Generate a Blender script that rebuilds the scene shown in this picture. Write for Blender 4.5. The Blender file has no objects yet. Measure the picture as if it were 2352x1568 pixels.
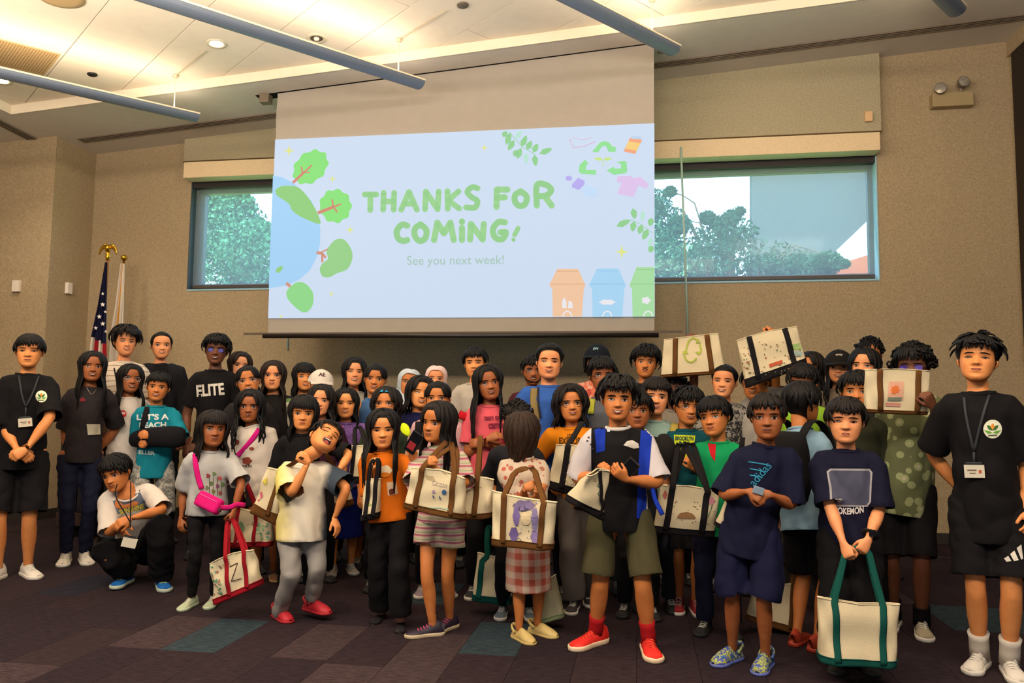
import bpy, bmesh, math, random
import numpy as np
from mathutils import Vector, Matrix
from mathutils.bvhtree import BVHTree
PI = math.pi
random.seed(7)
RNG = np.random.default_rng(7)
SC = bpy.context.scene
COL = SC.collection

# ---------------- camera ----------------
FL, YAW, PIT, ROL, CH = 1795.0, .1626, .0834, .0104, 1.25
_f = np.array([-math.sin(YAW)*math.cos(PIT), math.cos(YAW)*math.cos(PIT), math.sin(PIT)])
_r = np.array([math.cos(YAW), math.sin(YAW), 0.0]); _u = np.cross(_r, _f)
CR = math.cos(ROL)*_r + math.sin(ROL)*_u
CU = -math.sin(ROL)*_r + math.cos(ROL)*_u
CF = _f
CAM = np.array([0.0, 0.0, CH])
cd = bpy.data.cameras.new('camera'); cam = bpy.data.objects.new('camera', cd); COL.objects.link(cam)
cd.sensor_width = 36.0; cd.lens = FL/2352*36.0; cd.clip_start = .05; cd.clip_end = 300
cam.matrix_world = Matrix(((CR[0], CU[0], -CF[0], 0), (CR[1], CU[1], -CF[1], 0), (CR[2], CU[2], -CF[2], CH), (0, 0, 0, 1)))
SC.camera = cam
SC.view_settings.view_transform = 'Standard'; SC.view_settings.look = 'None'
SC.view_settings.gamma = 1.0; SC.view_settings.exposure = 0.62
try: SC.view_settings.use_curve_mapping = False
except Exception: pass

def ray(x, y): return (x-1176)*CR - (y-784)*CU + FL*CF
def atY(x, y, Y):
    d = ray(x, y); return CAM + d*(Y/d[1])
def onZ(x, y, z=0.0):
    d = ray(x, y); return CAM + d*((z-CH)/d[2])
def onX(x, y, X):
    d = ray(x, y); return CAM + d*(X/d[0])
def px(p):
    d = np.asarray(p, float)-CAM; w = d@CF
    return np.array([1176+FL*(d@CR)/w, 784-FL*(d@CU)/w])

# ---------------- sky and lights ----------------
wd = bpy.data.worlds.new('sky'); SC.world = wd; wd.use_nodes = True
wn = wd.node_tree.nodes; wl = wd.node_tree.links
sk = wn.new('ShaderNodeTexSky'); sk.sky_type = 'NISHITA'
sk.sun_elevation = math.radians(48); sk.sun_rotation = math.radians(200); sk.sun_disc = False; sk.air_density = 1.0; sk.dust_density = 6.0; sk.ozone_density = .6
wn['Background'].inputs['Strength'].default_value = SKY = 1.25
wl.new(sk.outputs[0], wn['Background'].inputs['Color'])

def area(name, loc, sx, sy, power, col, rot=(0, 0, 0), spread=180):
    l = bpy.data.lights.new(name, 'AREA'); l.shape = 'RECTANGLE'; l.size = sx; l.size_y = sy
    l.energy = power; l.color = col; l.spread = math.radians(spread)
    o = bpy.data.objects.new(name, l); COL.objects.link(o); o.location = loc; o.rotation_euler = rot
    return o
def spot(name, loc, power, col, ang=110, blend=.6, rot=(0, 0, 0), r=.07):
    l = bpy.data.lights.new(name, 'SPOT'); l.energy = power; l.color = col; l.spot_size = math.radians(ang)
    l.spot_blend = blend; l.shadow_soft_size = r
    o = bpy.data.objects.new(name, l); COL.objects.link(o); o.location = loc; o.rotation_euler = rot
    return o
WARM = (1.0, .84, .67); WARM2 = (1.0, .86, .69); COOL = (.62, .8, 1.0)
sun = bpy.data.lights.new('sun', 'SUN'); sun.energy = 2.2; sun.angle = math.radians(.6); sun.color = (1, .95, .86)
so = bpy.data.objects.new('sun', sun); COL.objects.link(so); so.rotation_euler = Vector((.55, -.22, -.8)).to_track_quat('-Z', 'Y').to_euler(); so.location = (-10, 30, 30)
# unseen fill emulating lamps of the room's half behind and above the camera
area('rear_window', (-1.2, -3.7, 2.3), 7.0, 1.7, 48, (.80, .90, 1.0), (math.radians(90), 0, 0))
area('hall_lamp', (-3.2, 1.0, 4.05), 2.6, .5, 120, WARM, (math.radians(24), 0, 0))
area('hall_lamp', (.2, .4, 4.15), 2.6, .5, 105, WARM, (math.radians(24), 0, 0))
area('ceiling_fill_uplight', (-3.8, 3.3, 3.25), 3.2, .5, 125, WARM, (math.radians(165), 0, 0))  # fill added out of frame to brighten ceiling and soffit evenly
area('ceiling_fill_uplight', (.6, 3.3, 3.4), 3.2, .5, 115, WARM, (math.radians(165), 0, 0))
area('hall_lamp', (2.6, 1.4, 4.3), 1.6, .5, 45, WARM, (math.radians(24), 0, 0))
# ---------------- helpers ----------------
def lin(c):
    if isinstance(c, str):
        c = c.lstrip('#'); c = [int(c[i:i+2], 16)/255 for i in (0, 2, 4)]
    return tuple(((v/12.92) if v <= .04045 else ((v+.055)/1.055)**2.4) for v in c[:3])
_mats = {}
def mat(c, rough=.8, kind='plain', name=None, c2=None, c3=None, scale=1.0, metal=0.0, emit=0.0, bump=.15, alpha=1.0, trans=0.0, off=0.0):
    key = (c, rough, kind, c2, c3, scale, metal, emit, bump, trans, off)
    if key in _mats: return _mats[key]
    m = bpy.data.materials.new(name or kind); _mats[key] = m; m.use_nodes = True
    nt = m.node_tree; N = nt.nodes; L = nt.links; b = N['Principled BSDF']
    A = lin(c)+(1,); b.inputs['Base Color'].default_value = A; b.inputs['Roughness'].default_value = rough
    b.inputs['Metallic'].default_value = metal
    if kind == 'skin':
        b.inputs['Specular IOR Level'].default_value = .35
    elif rough > .7: b.inputs['Specular IOR Level'].default_value = .15
    if trans: b.inputs['Transmission Weight'].default_value = trans
    if emit:
        b.inputs['Base Color'].default_value = (A[0]*.1, A[1]*.1, A[2]*.1, 1); b.inputs['Specular IOR Level'].default_value = 0.0; kind = 'emit'
        b.inputs['Emission Color'].default_value = A; b.inputs['Emission Strength'].default_value = emit
    tc = N.new('ShaderNodeTexCoord')
    def node(t, **k):
        n = N.new(t)
        for a, v in k.items(): setattr(n, a, v)
        return n
    def mixc(fac, a, bb, blend='MIX'):
        x = N.new('ShaderNodeMix'); x.data_type = 'RGBA'; x.blend_type = blend
        if isinstance(fac, (int, float)): x.inputs[0].default_value = fac
        else: L.new(fac, x.inputs[0])
        for i, v in ((6, a), (7, bb)):
            if isinstance(v, tuple): x.inputs[i].default_value = v
            else: L.new(v, x.inputs[i])
        return x.outputs[2]
    def noise(sc, det=3, co=None, rough=.5):
        n = N.new('ShaderNodeTexNoise'); n.inputs['Scale'].default_value = sc; n.inputs['Detail'].default_value = det
        n.inputs['Roughness'].default_value = rough
        L.new(co or tc.outputs['Object'], n.inputs['Vector']); return n.outputs['Fac']
    def ramp(src, stops, interp='LINEAR'):
        r = N.new('ShaderNodeValToRGB'); r.color_ramp.interpolation = interp
        while len(r.color_ramp.elements) > len(stops): r.color_ramp.elements.remove(r.color_ramp.elements[-1])
        while len(r.color_ramp.elements) < len(stops): r.color_ramp.elements.new(.5)
        for e, (p, col) in zip(r.color_ramp.elements, stops): e.position = p; e.color = col
        L.new(src, r.inputs[0]); return r.outputs[0]
    B2 = lin(c2)+(1,) if c2 else A; B3 = lin(c3)+(1,) if c3 else B2
    def bumpit(src, s, dist=.01):
        n = N.new('ShaderNodeBump'); n.inputs['Strength'].default_value = s; n.inputs['Distance'].default_value = dist
        L.new(src, n.inputs['Height']); L.new(n.outputs[0], b.inputs['Normal'])
    base = None
    if kind in ('plain', 'cloth'):
        f = noise(9, 3); base = mixc(ramp(f, [(.3, (.9, .9, .9, 1)), (.7, (1.06, 1.06, 1.06, 1))]), (0, 0, 0, 1), A)
        x = N.new('ShaderNodeMix'); x.data_type = 'RGBA'; x.blend_type = 'MULTIPLY'; x.inputs[0].default_value = 1
        L.new(ramp(f, [(.3, (.955, .955, .955, 1)), (.7, (1.0, 1.0, 1.0, 1))]), x.inputs[6]); x.inputs[7].default_value = A; base = x.outputs[2]
        if kind == 'cloth': bumpit(noise(260, 2), bump)
    elif kind == 'wall':
        w = noise(60, 4, rough=.7); g = noise(2, 2)
        base = mixc(ramp(w, [(.35, (0, 0, 0, 1)), (.65, (1, 1, 1, 1))]), A, B2)
        bumpit(noise(300, 2), .25, .004)
    elif kind == 'carpet':
        mp = N.new('ShaderNodeMapping'); L.new(tc.outputs['Object'], mp.inputs[0]); mp.inputs['Scale'].default_value = (16, 95, 10) if scale > 0 else (60, 7, 10)
        f1 = noise(1.0, 4, mp.outputs[0], .7); f2 = noise(340, 2)
        base = mixc(ramp(f1, [(.40, (0, 0, 0, 1)), (.62, (1, 1, 1, 1))]), (A[0]*.75, A[1]*.75, A[2]*.75, 1), B2)
        base = mixc(.30, base, ramp(f2, [(.3, (0.004, 0.003, 0.004, 1)), (.7, B2)]))
        bumpit(f2, .5, .004)
    elif kind == 'skin':
        f = noise(14, 3); base = mixc(ramp(f, [(.3, (0, 0, 0, 1)), (.7, (1, 1, 1, 1))]), A, B2)
        b.inputs['Subsurface Weight'].default_value = .0
    elif kind == 'hair':
        mp = N.new('ShaderNodeMapping'); L.new(tc.outputs['Object'], mp.inputs[0]); mp.inputs['Scale'].default_value = (1, 1, .15)
        f = noise(120, 2, mp.outputs[0]); base = mixc(ramp(f, [(.35, (0, 0, 0, 1)), (.65, (1, 1, 1, 1))]), A, B2); bumpit(f, .3, .002); b.inputs['Specular IOR Level'].default_value = .22
    elif kind == 'stripes':       # c base, c2 stripes, c3 thin stripes
        sp = N.new('ShaderNodeSeparateXYZ'); L.new(tc.outputs['Object'], sp.inputs[0])
        wv = N.new('ShaderNodeMath'); wv.operation = 'MULTIPLY_ADD'; L.new(sp.outputs[2], wv.inputs[0]); wv.inputs[1].default_value = scale
        nz = N.new('ShaderNodeMath'); nz.operation = 'MULTIPLY'; L.new(noise(6, 2), nz.inputs[0]); nz.inputs[1].default_value = .5
        L.new(nz.outputs[0], wv.inputs[2])
        fr = N.new('ShaderNodeMath'); fr.operation = 'FRACT'; L.new(wv.outputs[0], fr.inputs[0])
        base = ramp(fr.outputs[0], [(0, A), (.3, B2), (.55, A), (.75, B3), (.9, A)], 'CONSTANT')
    elif kind == 'check':
        sp = N.new('ShaderNodeSeparateXYZ'); L.new(tc.outputs['Object'], sp.inputs[0]); outs = []
        for i in (0, 2):
            wv = N.new('ShaderNodeMath'); wv.operation = 'MULTIPLY'; L.new(sp.outputs[i], wv.inputs[0]); wv.inputs[1].default_value = scale
            fr = N.new('ShaderNodeMath'); fr.operation = 'FRACT'; L.new(wv.outputs[0], fr.inputs[0])
            outs.append(ramp(fr.outputs[0], [(0, (0, 0, 0, 1)), (.5, (1, 1, 1, 1))], 'CONSTANT'))
        base = mixc(outs[1], mixc(outs[0], A, B3), mixc(outs[0], B3, B2))
    elif kind == 'blotch':        # printed leaves, camouflage, tie dye
        v = noise(scale, 4, rough=.65)
        base = ramp(v, [(0, A), (.42, B2), (.5, A), (.58, B3), (.66, A)], 'CONSTANT')
    elif kind == 'floral':
        vo = N.new('ShaderNodeTexVoronoi'); vo.inputs['Scale'].default_value = scale; L.new(tc.outputs['Object'], vo.inputs['Vector'])
        base = ramp(vo.outputs['Distance'], [(0, B3), (.16, B2), (.36, A)], 'CONSTANT')
    elif kind == 'grad':          # dye that runs across the cloth (object x and z)
        sp = N.new('ShaderNodeSeparateXYZ'); L.new(tc.outputs['Object'], sp.inputs[0])
        ad = N.new('ShaderNodeMath'); ad.operation = 'MULTIPLY_ADD'; L.new(sp.outputs[0], ad.inputs[0]); ad.inputs[1].default_value = 2.2; ad.inputs[2].default_value = .5
        ad2 = N.new('ShaderNodeMath'); ad2.operation = 'MULTIPLY_ADD'; L.new(noise(5, 3), ad2.inputs[0]); ad2.inputs[1].default_value = .35; L.new(ad.outputs[0], ad2.inputs[2])
        base = ramp(ad2.outputs[0], [(.30, A), (.62, B2), (.90, B2), (1.0, B3)])
    elif kind == 'twotone':       # sleeves of a second colour
        sp = N.new('ShaderNodeSeparateXYZ'); L.new(tc.outputs['Object'], sp.inputs[0])
        a1 = N.new('ShaderNodeMath'); a1.operation = 'SUBTRACT'; L.new(sp.outputs[0], a1.inputs[0]); a1.inputs[1].default_value = off
        a2 = N.new('ShaderNodeMath'); a2.operation = 'ABSOLUTE'; L.new(a1.outputs[0], a2.inputs[0])
        a3 = N.new('ShaderNodeMath'); a3.operation = 'GREATER_THAN'; L.new(a2.outputs[0], a3.inputs[0]); a3.inputs[1].default_value = scale
        base = mixc(a3.outputs[0], A, B2)
    if base is not None: L.new(base, b.inputs['Base Color'])
    return m

class Msh:
    def __init__(s): s.v = []; s.f = []; s.m = []; s.n = 0; s.mats = []
    def add(s, v, f, m=None):
        if m is not None and m not in s.mats: s.mats.append(m)
        k = s.mats.index(m) if m is not None else 0
        v = np.asarray(v, float).reshape(-1, 3)
        s.v.append(v); s.f += [tuple(int(i)+s.n for i in q) for q in f]; s.m += [k]*len(f); s.n += len(v)
        return s
    def verts(s): return np.concatenate(s.v) if s.v else np.zeros((0, 3))
    def data(s, name):
        me = bpy.data.meshes.new(name); V = s.verts()
        me.from_pydata(V.tolist(), [], s.f)
        for m in s.mats: me.materials.append(m)
        if len(s.mats) > 1: me.polygons.foreach_set('material_index', s.m)
        return me
def grid_faces(nr, nc, closed=True):
    f = []
    for i in range(nr-1):
        for j in range(nc if closed else nc-1):
            a = i*nc+j; b = i*nc+(j+1) % nc; f.append((a, b, b+nc, a+nc))
    return f
def unit(v):
    v = np.asarray(v, float); return v/(np.linalg.norm(v)+1e-12)
def tube_geo(P, ra, rb=None, ref=(1, 0, 0), n=12, cap=True):
    P = np.asarray(P, float); k = len(P); ra = np.broadcast_to(np.asarray(ra, float), (k,)); rb = ra if rb is None else np.broadcast_to(np.asarray(rb, float), (k,))
    T = np.gradient(P, axis=0); T /= (np.linalg.norm(T, axis=1, keepdims=True)+1e-12)
    ref = np.asarray(ref, float); ref = np.broadcast_to(ref, (k, 3))
    S = ref-(ref*T).sum(1, keepdims=True)*T; S /= (np.linalg.norm(S, axis=1, keepdims=True)+1e-9)
    Bn = np.cross(T, S)
    t = np.arange(n)*2*PI/n
    V = P[:, None]+S[:, None]*(np.cos(t)[None, :, None]*ra[:, None, None])+Bn[:, None]*(np.sin(t)[None, :, None]*rb[:, None, None])
    V = V.reshape(-1, 3); F = grid_faces(k, n)
    if cap:
        F = F+[tuple(range(n-1, -1, -1)), tuple(range((k-1)*n, k*n))]
    return V, F
def box_geo(c, s, R=None):
    c = np.asarray(c, float); s = np.asarray(s, float)/2
    V = np.array([[x, y, z] for x in (-1, 1) for y in (-1, 1) for z in (-1, 1)], float)*s
    if R is not None: V = V@np.asarray(R).T
    return V+c, [(0, 1, 3, 2), (4, 6, 7, 5), (0, 4, 5, 1), (2, 3, 7, 6), (0, 2, 6, 4), (1, 5, 7, 3)]
def smooth_path(P, n):
    P = np.asarray(P, float)
    if len(P) < 3:
        t = np.linspace(0, 1, n)[:, None]; return P[0]*(1-t)+P[-1]*t
    Q = np.vstack([2*P[0]-P[1], P, 2*P[-1]-P[-2]]); out = []
    for s in np.linspace(0, len(P)-1-1e-6, n):
        i = int(s); t = s-i; p0, p1, p2, p3 = Q[i:i+4]
        out.append(.5*((2*p1)+(-p0+p2)*t+(2*p0-5*p1+4*p2-p3)*t*t+(-p0+3*p1-3*p2+p3)*t**3))
    return np.array(out)
def obj(name, me, parent=None, smooth=True, M=None, inv=None):
    """link a mesh (Msh, with world coordinates) as one object; with a parent the vertices are moved into its space"""
    if isinstance(me, Msh): me = me.data(name)
    if inv is not None: me.transform(Matrix(inv.tolist()) if isinstance(inv, np.ndarray) else inv)
    o = bpy.data.objects.new(name, me); COL.objects.link(o)
    if parent is not None: o.parent = parent
    if smooth: me.polygons.foreach_set('use_smooth', np.ones(len(me.polygons), bool))
    return o
def empty(name, loc, rz=0.0):
    o = bpy.data.objects.new(name, None); COL.objects.link(o); o.location = tuple(float(v) for v in loc); o.rotation_euler = (0, 0, rz); o.empty_display_size = .1
    return o
def winv(o):
    M = Matrix.Translation(o.location) @ Matrix.Rotation(o.rotation_euler.z, 4, 'Z')
    return M.inverted()
def tag(o, label, cat, group=None, kind=None):
    if label: o['label'] = label
    if cat: o['category'] = cat
    if group: o['group'] = group
    if kind: o['kind'] = kind
    return o
def bevel(me, w, seg=2):
    bm = bmesh.new(); bm.from_mesh(me)
    bmesh.ops.bevel(bm, geom=bm.edges[:]+bm.verts[:], offset=w, segments=seg, affect='EDGES', profile=.6)
    bm.to_mesh(me); bm.free(); return me
def boxobj(name, c, s, m, parent=None, bev=.0, R=None, inv=None, smooth=False):
    me = Msh().add(*box_geo(c, s, R), m).data(name)
    if bev: bevel(me, bev)
    return obj(name, me, parent, smooth, inv=inv)
def remesh(M, vox, it=4, fac=.5):
    """union of closed pieces as ONE smooth surface"""
    me = M.data('tmp'); o = bpy.data.objects.new('tmp', me); COL.objects.link(o)
    r = o.modifiers.new('r', 'REMESH'); r.mode = 'VOXEL'; r.voxel_size = vox
    if it:
        s = o.modifiers.new('s', 'SMOOTH'); s.iterations = it; s.factor = fac
    dg = bpy.context.evaluated_depsgraph_get(); ev = o.evaluated_get(dg); em = ev.to_mesh()
    nv = len(em.vertices); V = np.empty(nv*3); em.vertices.foreach_get('co', V)
    Nn = np.empty(nv*3); em.vertices.foreach_get('normal', Nn)
    L = np.empty(len(em.loops), int); em.loops.foreach_get('vertex_index', L); F = L.reshape(-1, 4)
    V = V.reshape(-1, 3).copy(); Nn = Nn.reshape(-1, 3).copy(); F = F.copy()
    ev.to_mesh_clear(); bpy.data.objects.remove(o); bpy.data.meshes.remove(me)
    return V, Nn, F
def wave(P, k, seed):
    g = np.random.default_rng(seed); out = np.zeros(len(P))
    for _ in range(7):
        d = g.normal(size=3); d[2] *= .45; d /= np.linalg.norm(d); out += np.sin(P@d*k*(.6+g.random())+g.random()*6.28)
    return out/7
def numesh(name, V, F, mats, mi=None):
    me = bpy.data.meshes.new(name); F = np.asarray(F)
    used = np.unique(F); remap = np.full(len(V), -1); remap[used] = np.arange(len(used))
    V = V[used]; F = remap[F]
    me.vertices.add(len(V)); me.vertices.foreach_set('co', V.ravel())
    k = F.shape[1]; me.loops.add(F.size); me.loops.foreach_set('vertex_index', F.ravel())
    me.polygons.add(len(F)); me.polygons.foreach_set('loop_start', np.arange(0, F.size, k)); 
    try: me.polygons.foreach_set('loop_total', np.full(len(F), k))
    except Exception: pass
    for m in mats: me.materials.append(m)
    if mi is not None: me.polygons.foreach_set('material_index', np.asarray(mi, dtype=np.int32))
    me.update(calc_edges=True); me.validate()
    return me
def text_polys(s, font=None):
    """the letters of a string as triangles in a unit-height plane"""
    cu = bpy.data.curves.new('t', 'FONT'); cu.body = s; cu.size = 1.0; cu.fill_mode = 'FRONT' if hasattr(cu, 'fill_mode') else 'BOTH'; cu.resolution_u = 4
    if font == 'bold': cu.offset = .035
    if font == 'fat': cu.offset = .06
    o = bpy.data.objects.new('t', cu); COL.objects.link(o)
    dg = bpy.context.evaluated_depsgraph_get(); me = o.evaluated_get(dg).to_mesh()
    V = np.array([v.co[:2] for v in me.vertices]).reshape(-1, 2); F = [tuple(p.vertices) for p in me.polygons]
    o.evaluated_get(dg).to_mesh_clear(); bpy.data.objects.remove(o); bpy.data.curves.remove(cu)
    return V, F
def blob(cx, cy, rx, ry, n=14, wob=0, k=5, rot=0.0):
    t = np.arange(n)*2*PI/n; r = 1+wob*np.cos(k*t)
    x = rx*r*np.cos(t); y = ry*r*np.sin(t); c, s = math.cos(rot), math.sin(rot)
    return np.stack([cx+x*c-y*s, cy+x*s+y*c], 1)
def stroke(pts, w, n=None):
    P = np.asarray(pts, float)
    if n: P = smooth_path(np.c_[P, np.zeros(len(P))], n)[:, :2]
    T = np.gradient(P, axis=0); T /= np.linalg.norm(T, axis=1, keepdims=True)+1e-9; Nn = np.stack([-T[:, 1], T[:, 0]], 1)*w/2
    return P, np.vstack([P+Nn, P-Nn]), [(i, i+1, len(P)+i+1, len(P)+i) for i in range(len(P)-1)]
def tri2d(poly, maxlen=None):
    """triangulate a 2D outline, optionally subdivided so that it can follow a curved surface"""
    bm = bmesh.new(); vs = [bm.verts.new((p[0], p[1], 0)) for p in poly]; bm.faces.new(vs)
    bmesh.ops.triangulate(bm, faces=bm.faces[:])
    for _ in range(5):
        if not maxlen: break
        e = [x for x in bm.edges if x.calc_length() > maxlen]
        if not e: break
        bmesh.ops.subdivide_edges(bm, edges=e, cuts=1); bmesh.ops.triangulate(bm, faces=bm.faces[:])
    bm.verts.index_update(); V = np.array([v.co[:2] for v in bm.verts]); F = [tuple(v.index for v in f.verts) for f in bm.faces]
    bm.free(); return V, F
# ---------------- room ----------------
CA, CB = 4.6228, .07164
def hc(X): return CA+CB*X
def onC(x, y, dz=0.0):
    d = ray(x, y); t = (CA+dz-CH)/(d[2]-CB*d[0]); return CAM+d*t
YW, XL, XR, YL = 8.097, -6.32, 3.563, 7.46
D1 = np.array([.588, .809]); D2 = np.array([-.809, .588])
WALL = mat('#9c8a6c', .92, 'wall', c2='#b6a282', name='woven_wall_covering')
PANEL = mat('#a2977a', .95, 'wall', c2='#b6ab8e', name='fabric_panel')
SOFF = mat('#d6cec2', .95, 'plain', name='ceiling_paint')
CEIL = mat('#f0e5d2', .9, 'plain', name='ceiling_panel_white')
BLACK = mat('#0c0a0b', .8, 'plain', name='black')
def struct(name, *args, **k):
    o = boxobj(name, *args, **k); o['kind'] = 'structure'; return o
def quadobj(name, pts, th, m, kind='structure', parent=None):
    """a slab: the outline pts (3D) thickened along its normal"""
    P = np.asarray(pts, float); n = unit(np.cross(P[1]-P[0], P[2]-P[0]))*th; k = len(P)
    V = np.vstack([P, P+n]); F = [tuple(range(k))[::-1], tuple(range(k, 2*k))]+[(i, (i+1) % k, (i+1) % k+k, i+k) for i in range(k)]
    o = obj(name, Msh().add(V, F, m), parent, False)
    if kind: o['kind'] = kind
    return o
# floor slab and carpet planks
fl = struct('floor', (-1.5, 2.0, -.035), (13.5, 12.6, .05), mat('#1a1216', .95, 'carpet', c2='#2b1f24'))
tc_ = [mat('#21181c', .97, 'carpet', c2='#37292f', name='carpet_plum'), mat('#1d151a', .97, 'carpet', c2='#33262d', name='carpet_dark_plum'), mat('#241a1e', .97, 'carpet', c2='#3b2d30', name='carpet_brown'),
       mat('#2e2326', .97, 'carpet', c2='#4b3c3e', name='carpet_light_brown'), mat('#202a30', .97, 'carpet', c2='#394850', name='carpet_teal'), mat('#1a1822', .97, 'carpet', c2='#2a2836', name='carpet_navy')]
meshes = {}
for c in range(6):
    me = Msh().add(*box_geo((0, 0, -.004), (.2985, .5985, .008)), tc_[c]).data('carpet_tile'); bevel(me, .0012, 1); meshes[c] = me
special = {(0, -1): 0, (-1, -1): 1, (1, 0): 0, (1, -1): 0, (2, -1): 1, (5, -1): 0, (6, 0): 1, (0, 0): 4, (5, 0): 4, (3, -1): 3, (4, -1): 3, (-2, -1): 3, (-3, -1): 3, (-1, 0): 3, (0, 1): 0, (14, 2): 4, (15, 2): 4, (13, 3): 3, (2, 0): 3, (-5, 1): 5,  (-9, 1): 2}
rest = Msh(); ntile = 0
gt = random.Random(3); coff = {0: 0, 5: .24, -2: -.32, -3: -.32, 3: -.04, 4: -.04, -1: 0, 1: 0, 14: 0, 15: 0, 13: 0}
for j in range(-3, 9):
    for i in range(-18, 21):
        x = -2.42+.3*i+.15; off = 0 if i % 2 == 0 else .0
        y = 3.76+.6*j+.3+coff.get(i, (0, .3)[i*7 % 3 == 1])
        if y > YW+.2 or y < 2.4: continue
        q = px((x, y, 0)); c = special.get((i, j), gt.choices([0, 1, 2, 3, 4, 5], [14, 9, 3, .3, .25, .2])[0])
        if -250 < q[0] < 2600 and q[1] < 1760 and ntile < 296 and y < 7.4 and y > 2.9:
            o = bpy.data.objects.new('carpet_tile', meshes[c]); COL.objects.link(o); o.parent = fl; o.location = (x, y, .0); ntile += 1
        else: rest.add(*box_geo((x, y, -.004), (.2985, .5985, .008)), tc_[c])
ro = obj('carpet_tiling', rest, fl, False); ro['kind'] = 'stuff'
# back wall around its window openings (left x0-x1, right x0-x1)
wz0, wz1 = 2.53, 3.80
wins = [(-5.08, -1.45), (-1.35, 2.335)]
wt = .3
bm_ = Msh()
xs = [XL-.0, wins[0][0], wins[0][1], wins[1][0], wins[1][1], XR+.05]
bw = Msh()
yc = YW+wt/2
bw.add(*box_geo(((XL+XR)/2, yc, wz0/2), (XR-XL+.1, wt, wz0)), WALL)
for a, b in ((XL-.05, wins[0][0]), (wins[0][1], wins[1][0]), (wins[1][1], XR+.05)):
    bw.add(*box_geo(((a+b)/2, yc, (wz0+wz1)/2), (b-a, wt, wz1-wz0)), WALL)
bw.add(*box_geo(((XL+XR)/2, yc, (wz1+5.1)/2), (XR-XL+.1, wt, 5.1-wz1)), WALL)
obj('wall_back', bw, None, False)['kind'] = 'structure'
struct('wall_left', (XL-.15, (YW+YL)/2+.05, 2.2), (.3, YW-YL+.1, 4.4), WALL)
struct('wall_wing', (XL-1.9, YL+.15, 2.2), (3.2, .3, 4.4), WALL)
struct('wall_far_left', (-7.6, 1.8, 2.2), (.2, 11.8, 4.4), WALL)
struct('wall_rear', (-1.9, -3.9, 2.45), (11.6, .2, 4.9), mat('#8a7257', .92, 'wall', c2='#9c8263'))
struct('wall_right', (XR+.1, 2.2, 4.95), (.2, 12.4, .46), WALL)
struct('wall_leak_stub', (XR+.14, 8.2, 2.5), (.2, .36, 5.0), WALL)  # wall stub added to close a corner gap that leaked sky light
# dark folding partition on the right
part = empty('folding_partition', (XR+.05, 4, 0)); tag(part, 'dark brown folding partition closing off the right side of the room', 'partition')
BR = mat('#1c0f0e', .55, 'cloth', name='dark_brown_leatherette')
for i in range(12):
    boxobj('partition_panel', (XR+.06, 7.55-i*.98, 2.37), (.1, .965, 4.74), BR, part, .012, inv=winv(part))
struct('baseboard_back', ((XL+XR)/2, YW-.012, .05), (XR-XL, .024, .10), mat('#2b2420', .6))
struct('baseboard_left', (XL+.012, (YW+YL)/2, .05), (.024, YW-YL, .10), mat('#2b2420', .6))
struct('baseboard_wing', (XL-.65, YL-.012, .05), (1.3, .024, .10), mat('#2b2420', .6))
# sloped ceiling: low soffit around a raised tray
def cp(X, Y, dz=0): return (X, Y, hc(X)+dz)
YF = 6.835
quadobj('ceiling', [cp(-7.7, YF), cp(XR+.2, YF), cp(XR+.2, YW+.3), cp(-7.7, YW+.3)], .0801, SOFF)
quadobj('ceiling', [cp(-7.7, -4), cp(XL, -4), cp(XL, YF), cp(-7.7, YF)], .0801, SOFF)
quadobj('ceiling', [cp(2.3, -4), cp(XR+.2, -4), cp(XR+.2, YF), cp(2.3, YF)], .0801, SOFF)
FA = mat('#e8dcc6', .8, 'plain', name='fascia_paint')
quadobj('trim_1', [cp(XL, YF-.012), cp(XL, YF-.012, .15), cp(2.3, YF-.012, .15), cp(2.3, YF-.012)], .02, FA)
quadobj('trim_2', [cp(XL, -4), cp(XL, -4, .15), cp(XL, YF, .15), cp(XL, YF)], .02, FA)
deck = quadobj('ceiling_deck', [cp(-7.8, -4, .16), cp(XR+.3, -4, .16), cp(XR+.3, YW+.3, .16), cp(-7.8, YW+.3, .16)], .1, mat('#57504a', .9))
# raised panels, cut to the tray
def clip(poly, x0, x1, y0, y1):
    def cut(P, ax, v, keep):
        out = []
        for i in range(len(P)):
            a, b = P[i], P[(i+1) % len(P)]; ia, ib = keep*(a[ax]-v) >= 0, keep*(b[ax]-v) >= 0
            if ia: out.append(a)
            if ia != ib:
                t = (v-a[ax])/(b[ax]-a[ax]); out.append(a+(b-a)*t)
        return out
    for ax, v, k in ((0, x0, 1), (0, x1, -1), (1, y0, 1), (1, y1, -1)):
        poly = cut(poly, ax, v, k)
        if len(poly) < 3: return []
    return poly
U0, DU = 1.89, .635
for i in range(-9, 10):
    for j in range(-3, 6):
        u0 = U0+i*DU; d0 = 7.64-2.54*j-(0 if i % 2 == 0 else 1.27); d1 = d0+2.54
        g = .004
        q = [D1*u+D2*d for u, d in ((u0+g, d0+g), (u0+DU-g, d0+g), (u0+DU-g, d1-g), (u0+g, d1-g))]
        q = clip(q, XL+.005, 2.3, -3.9, YF-.014)
        if len(q) < 3: continue
        quadobj('ceiling_panel', [cp(p[0], p[1], .095) for p in q], .012, CEIL, None, deck)
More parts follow.
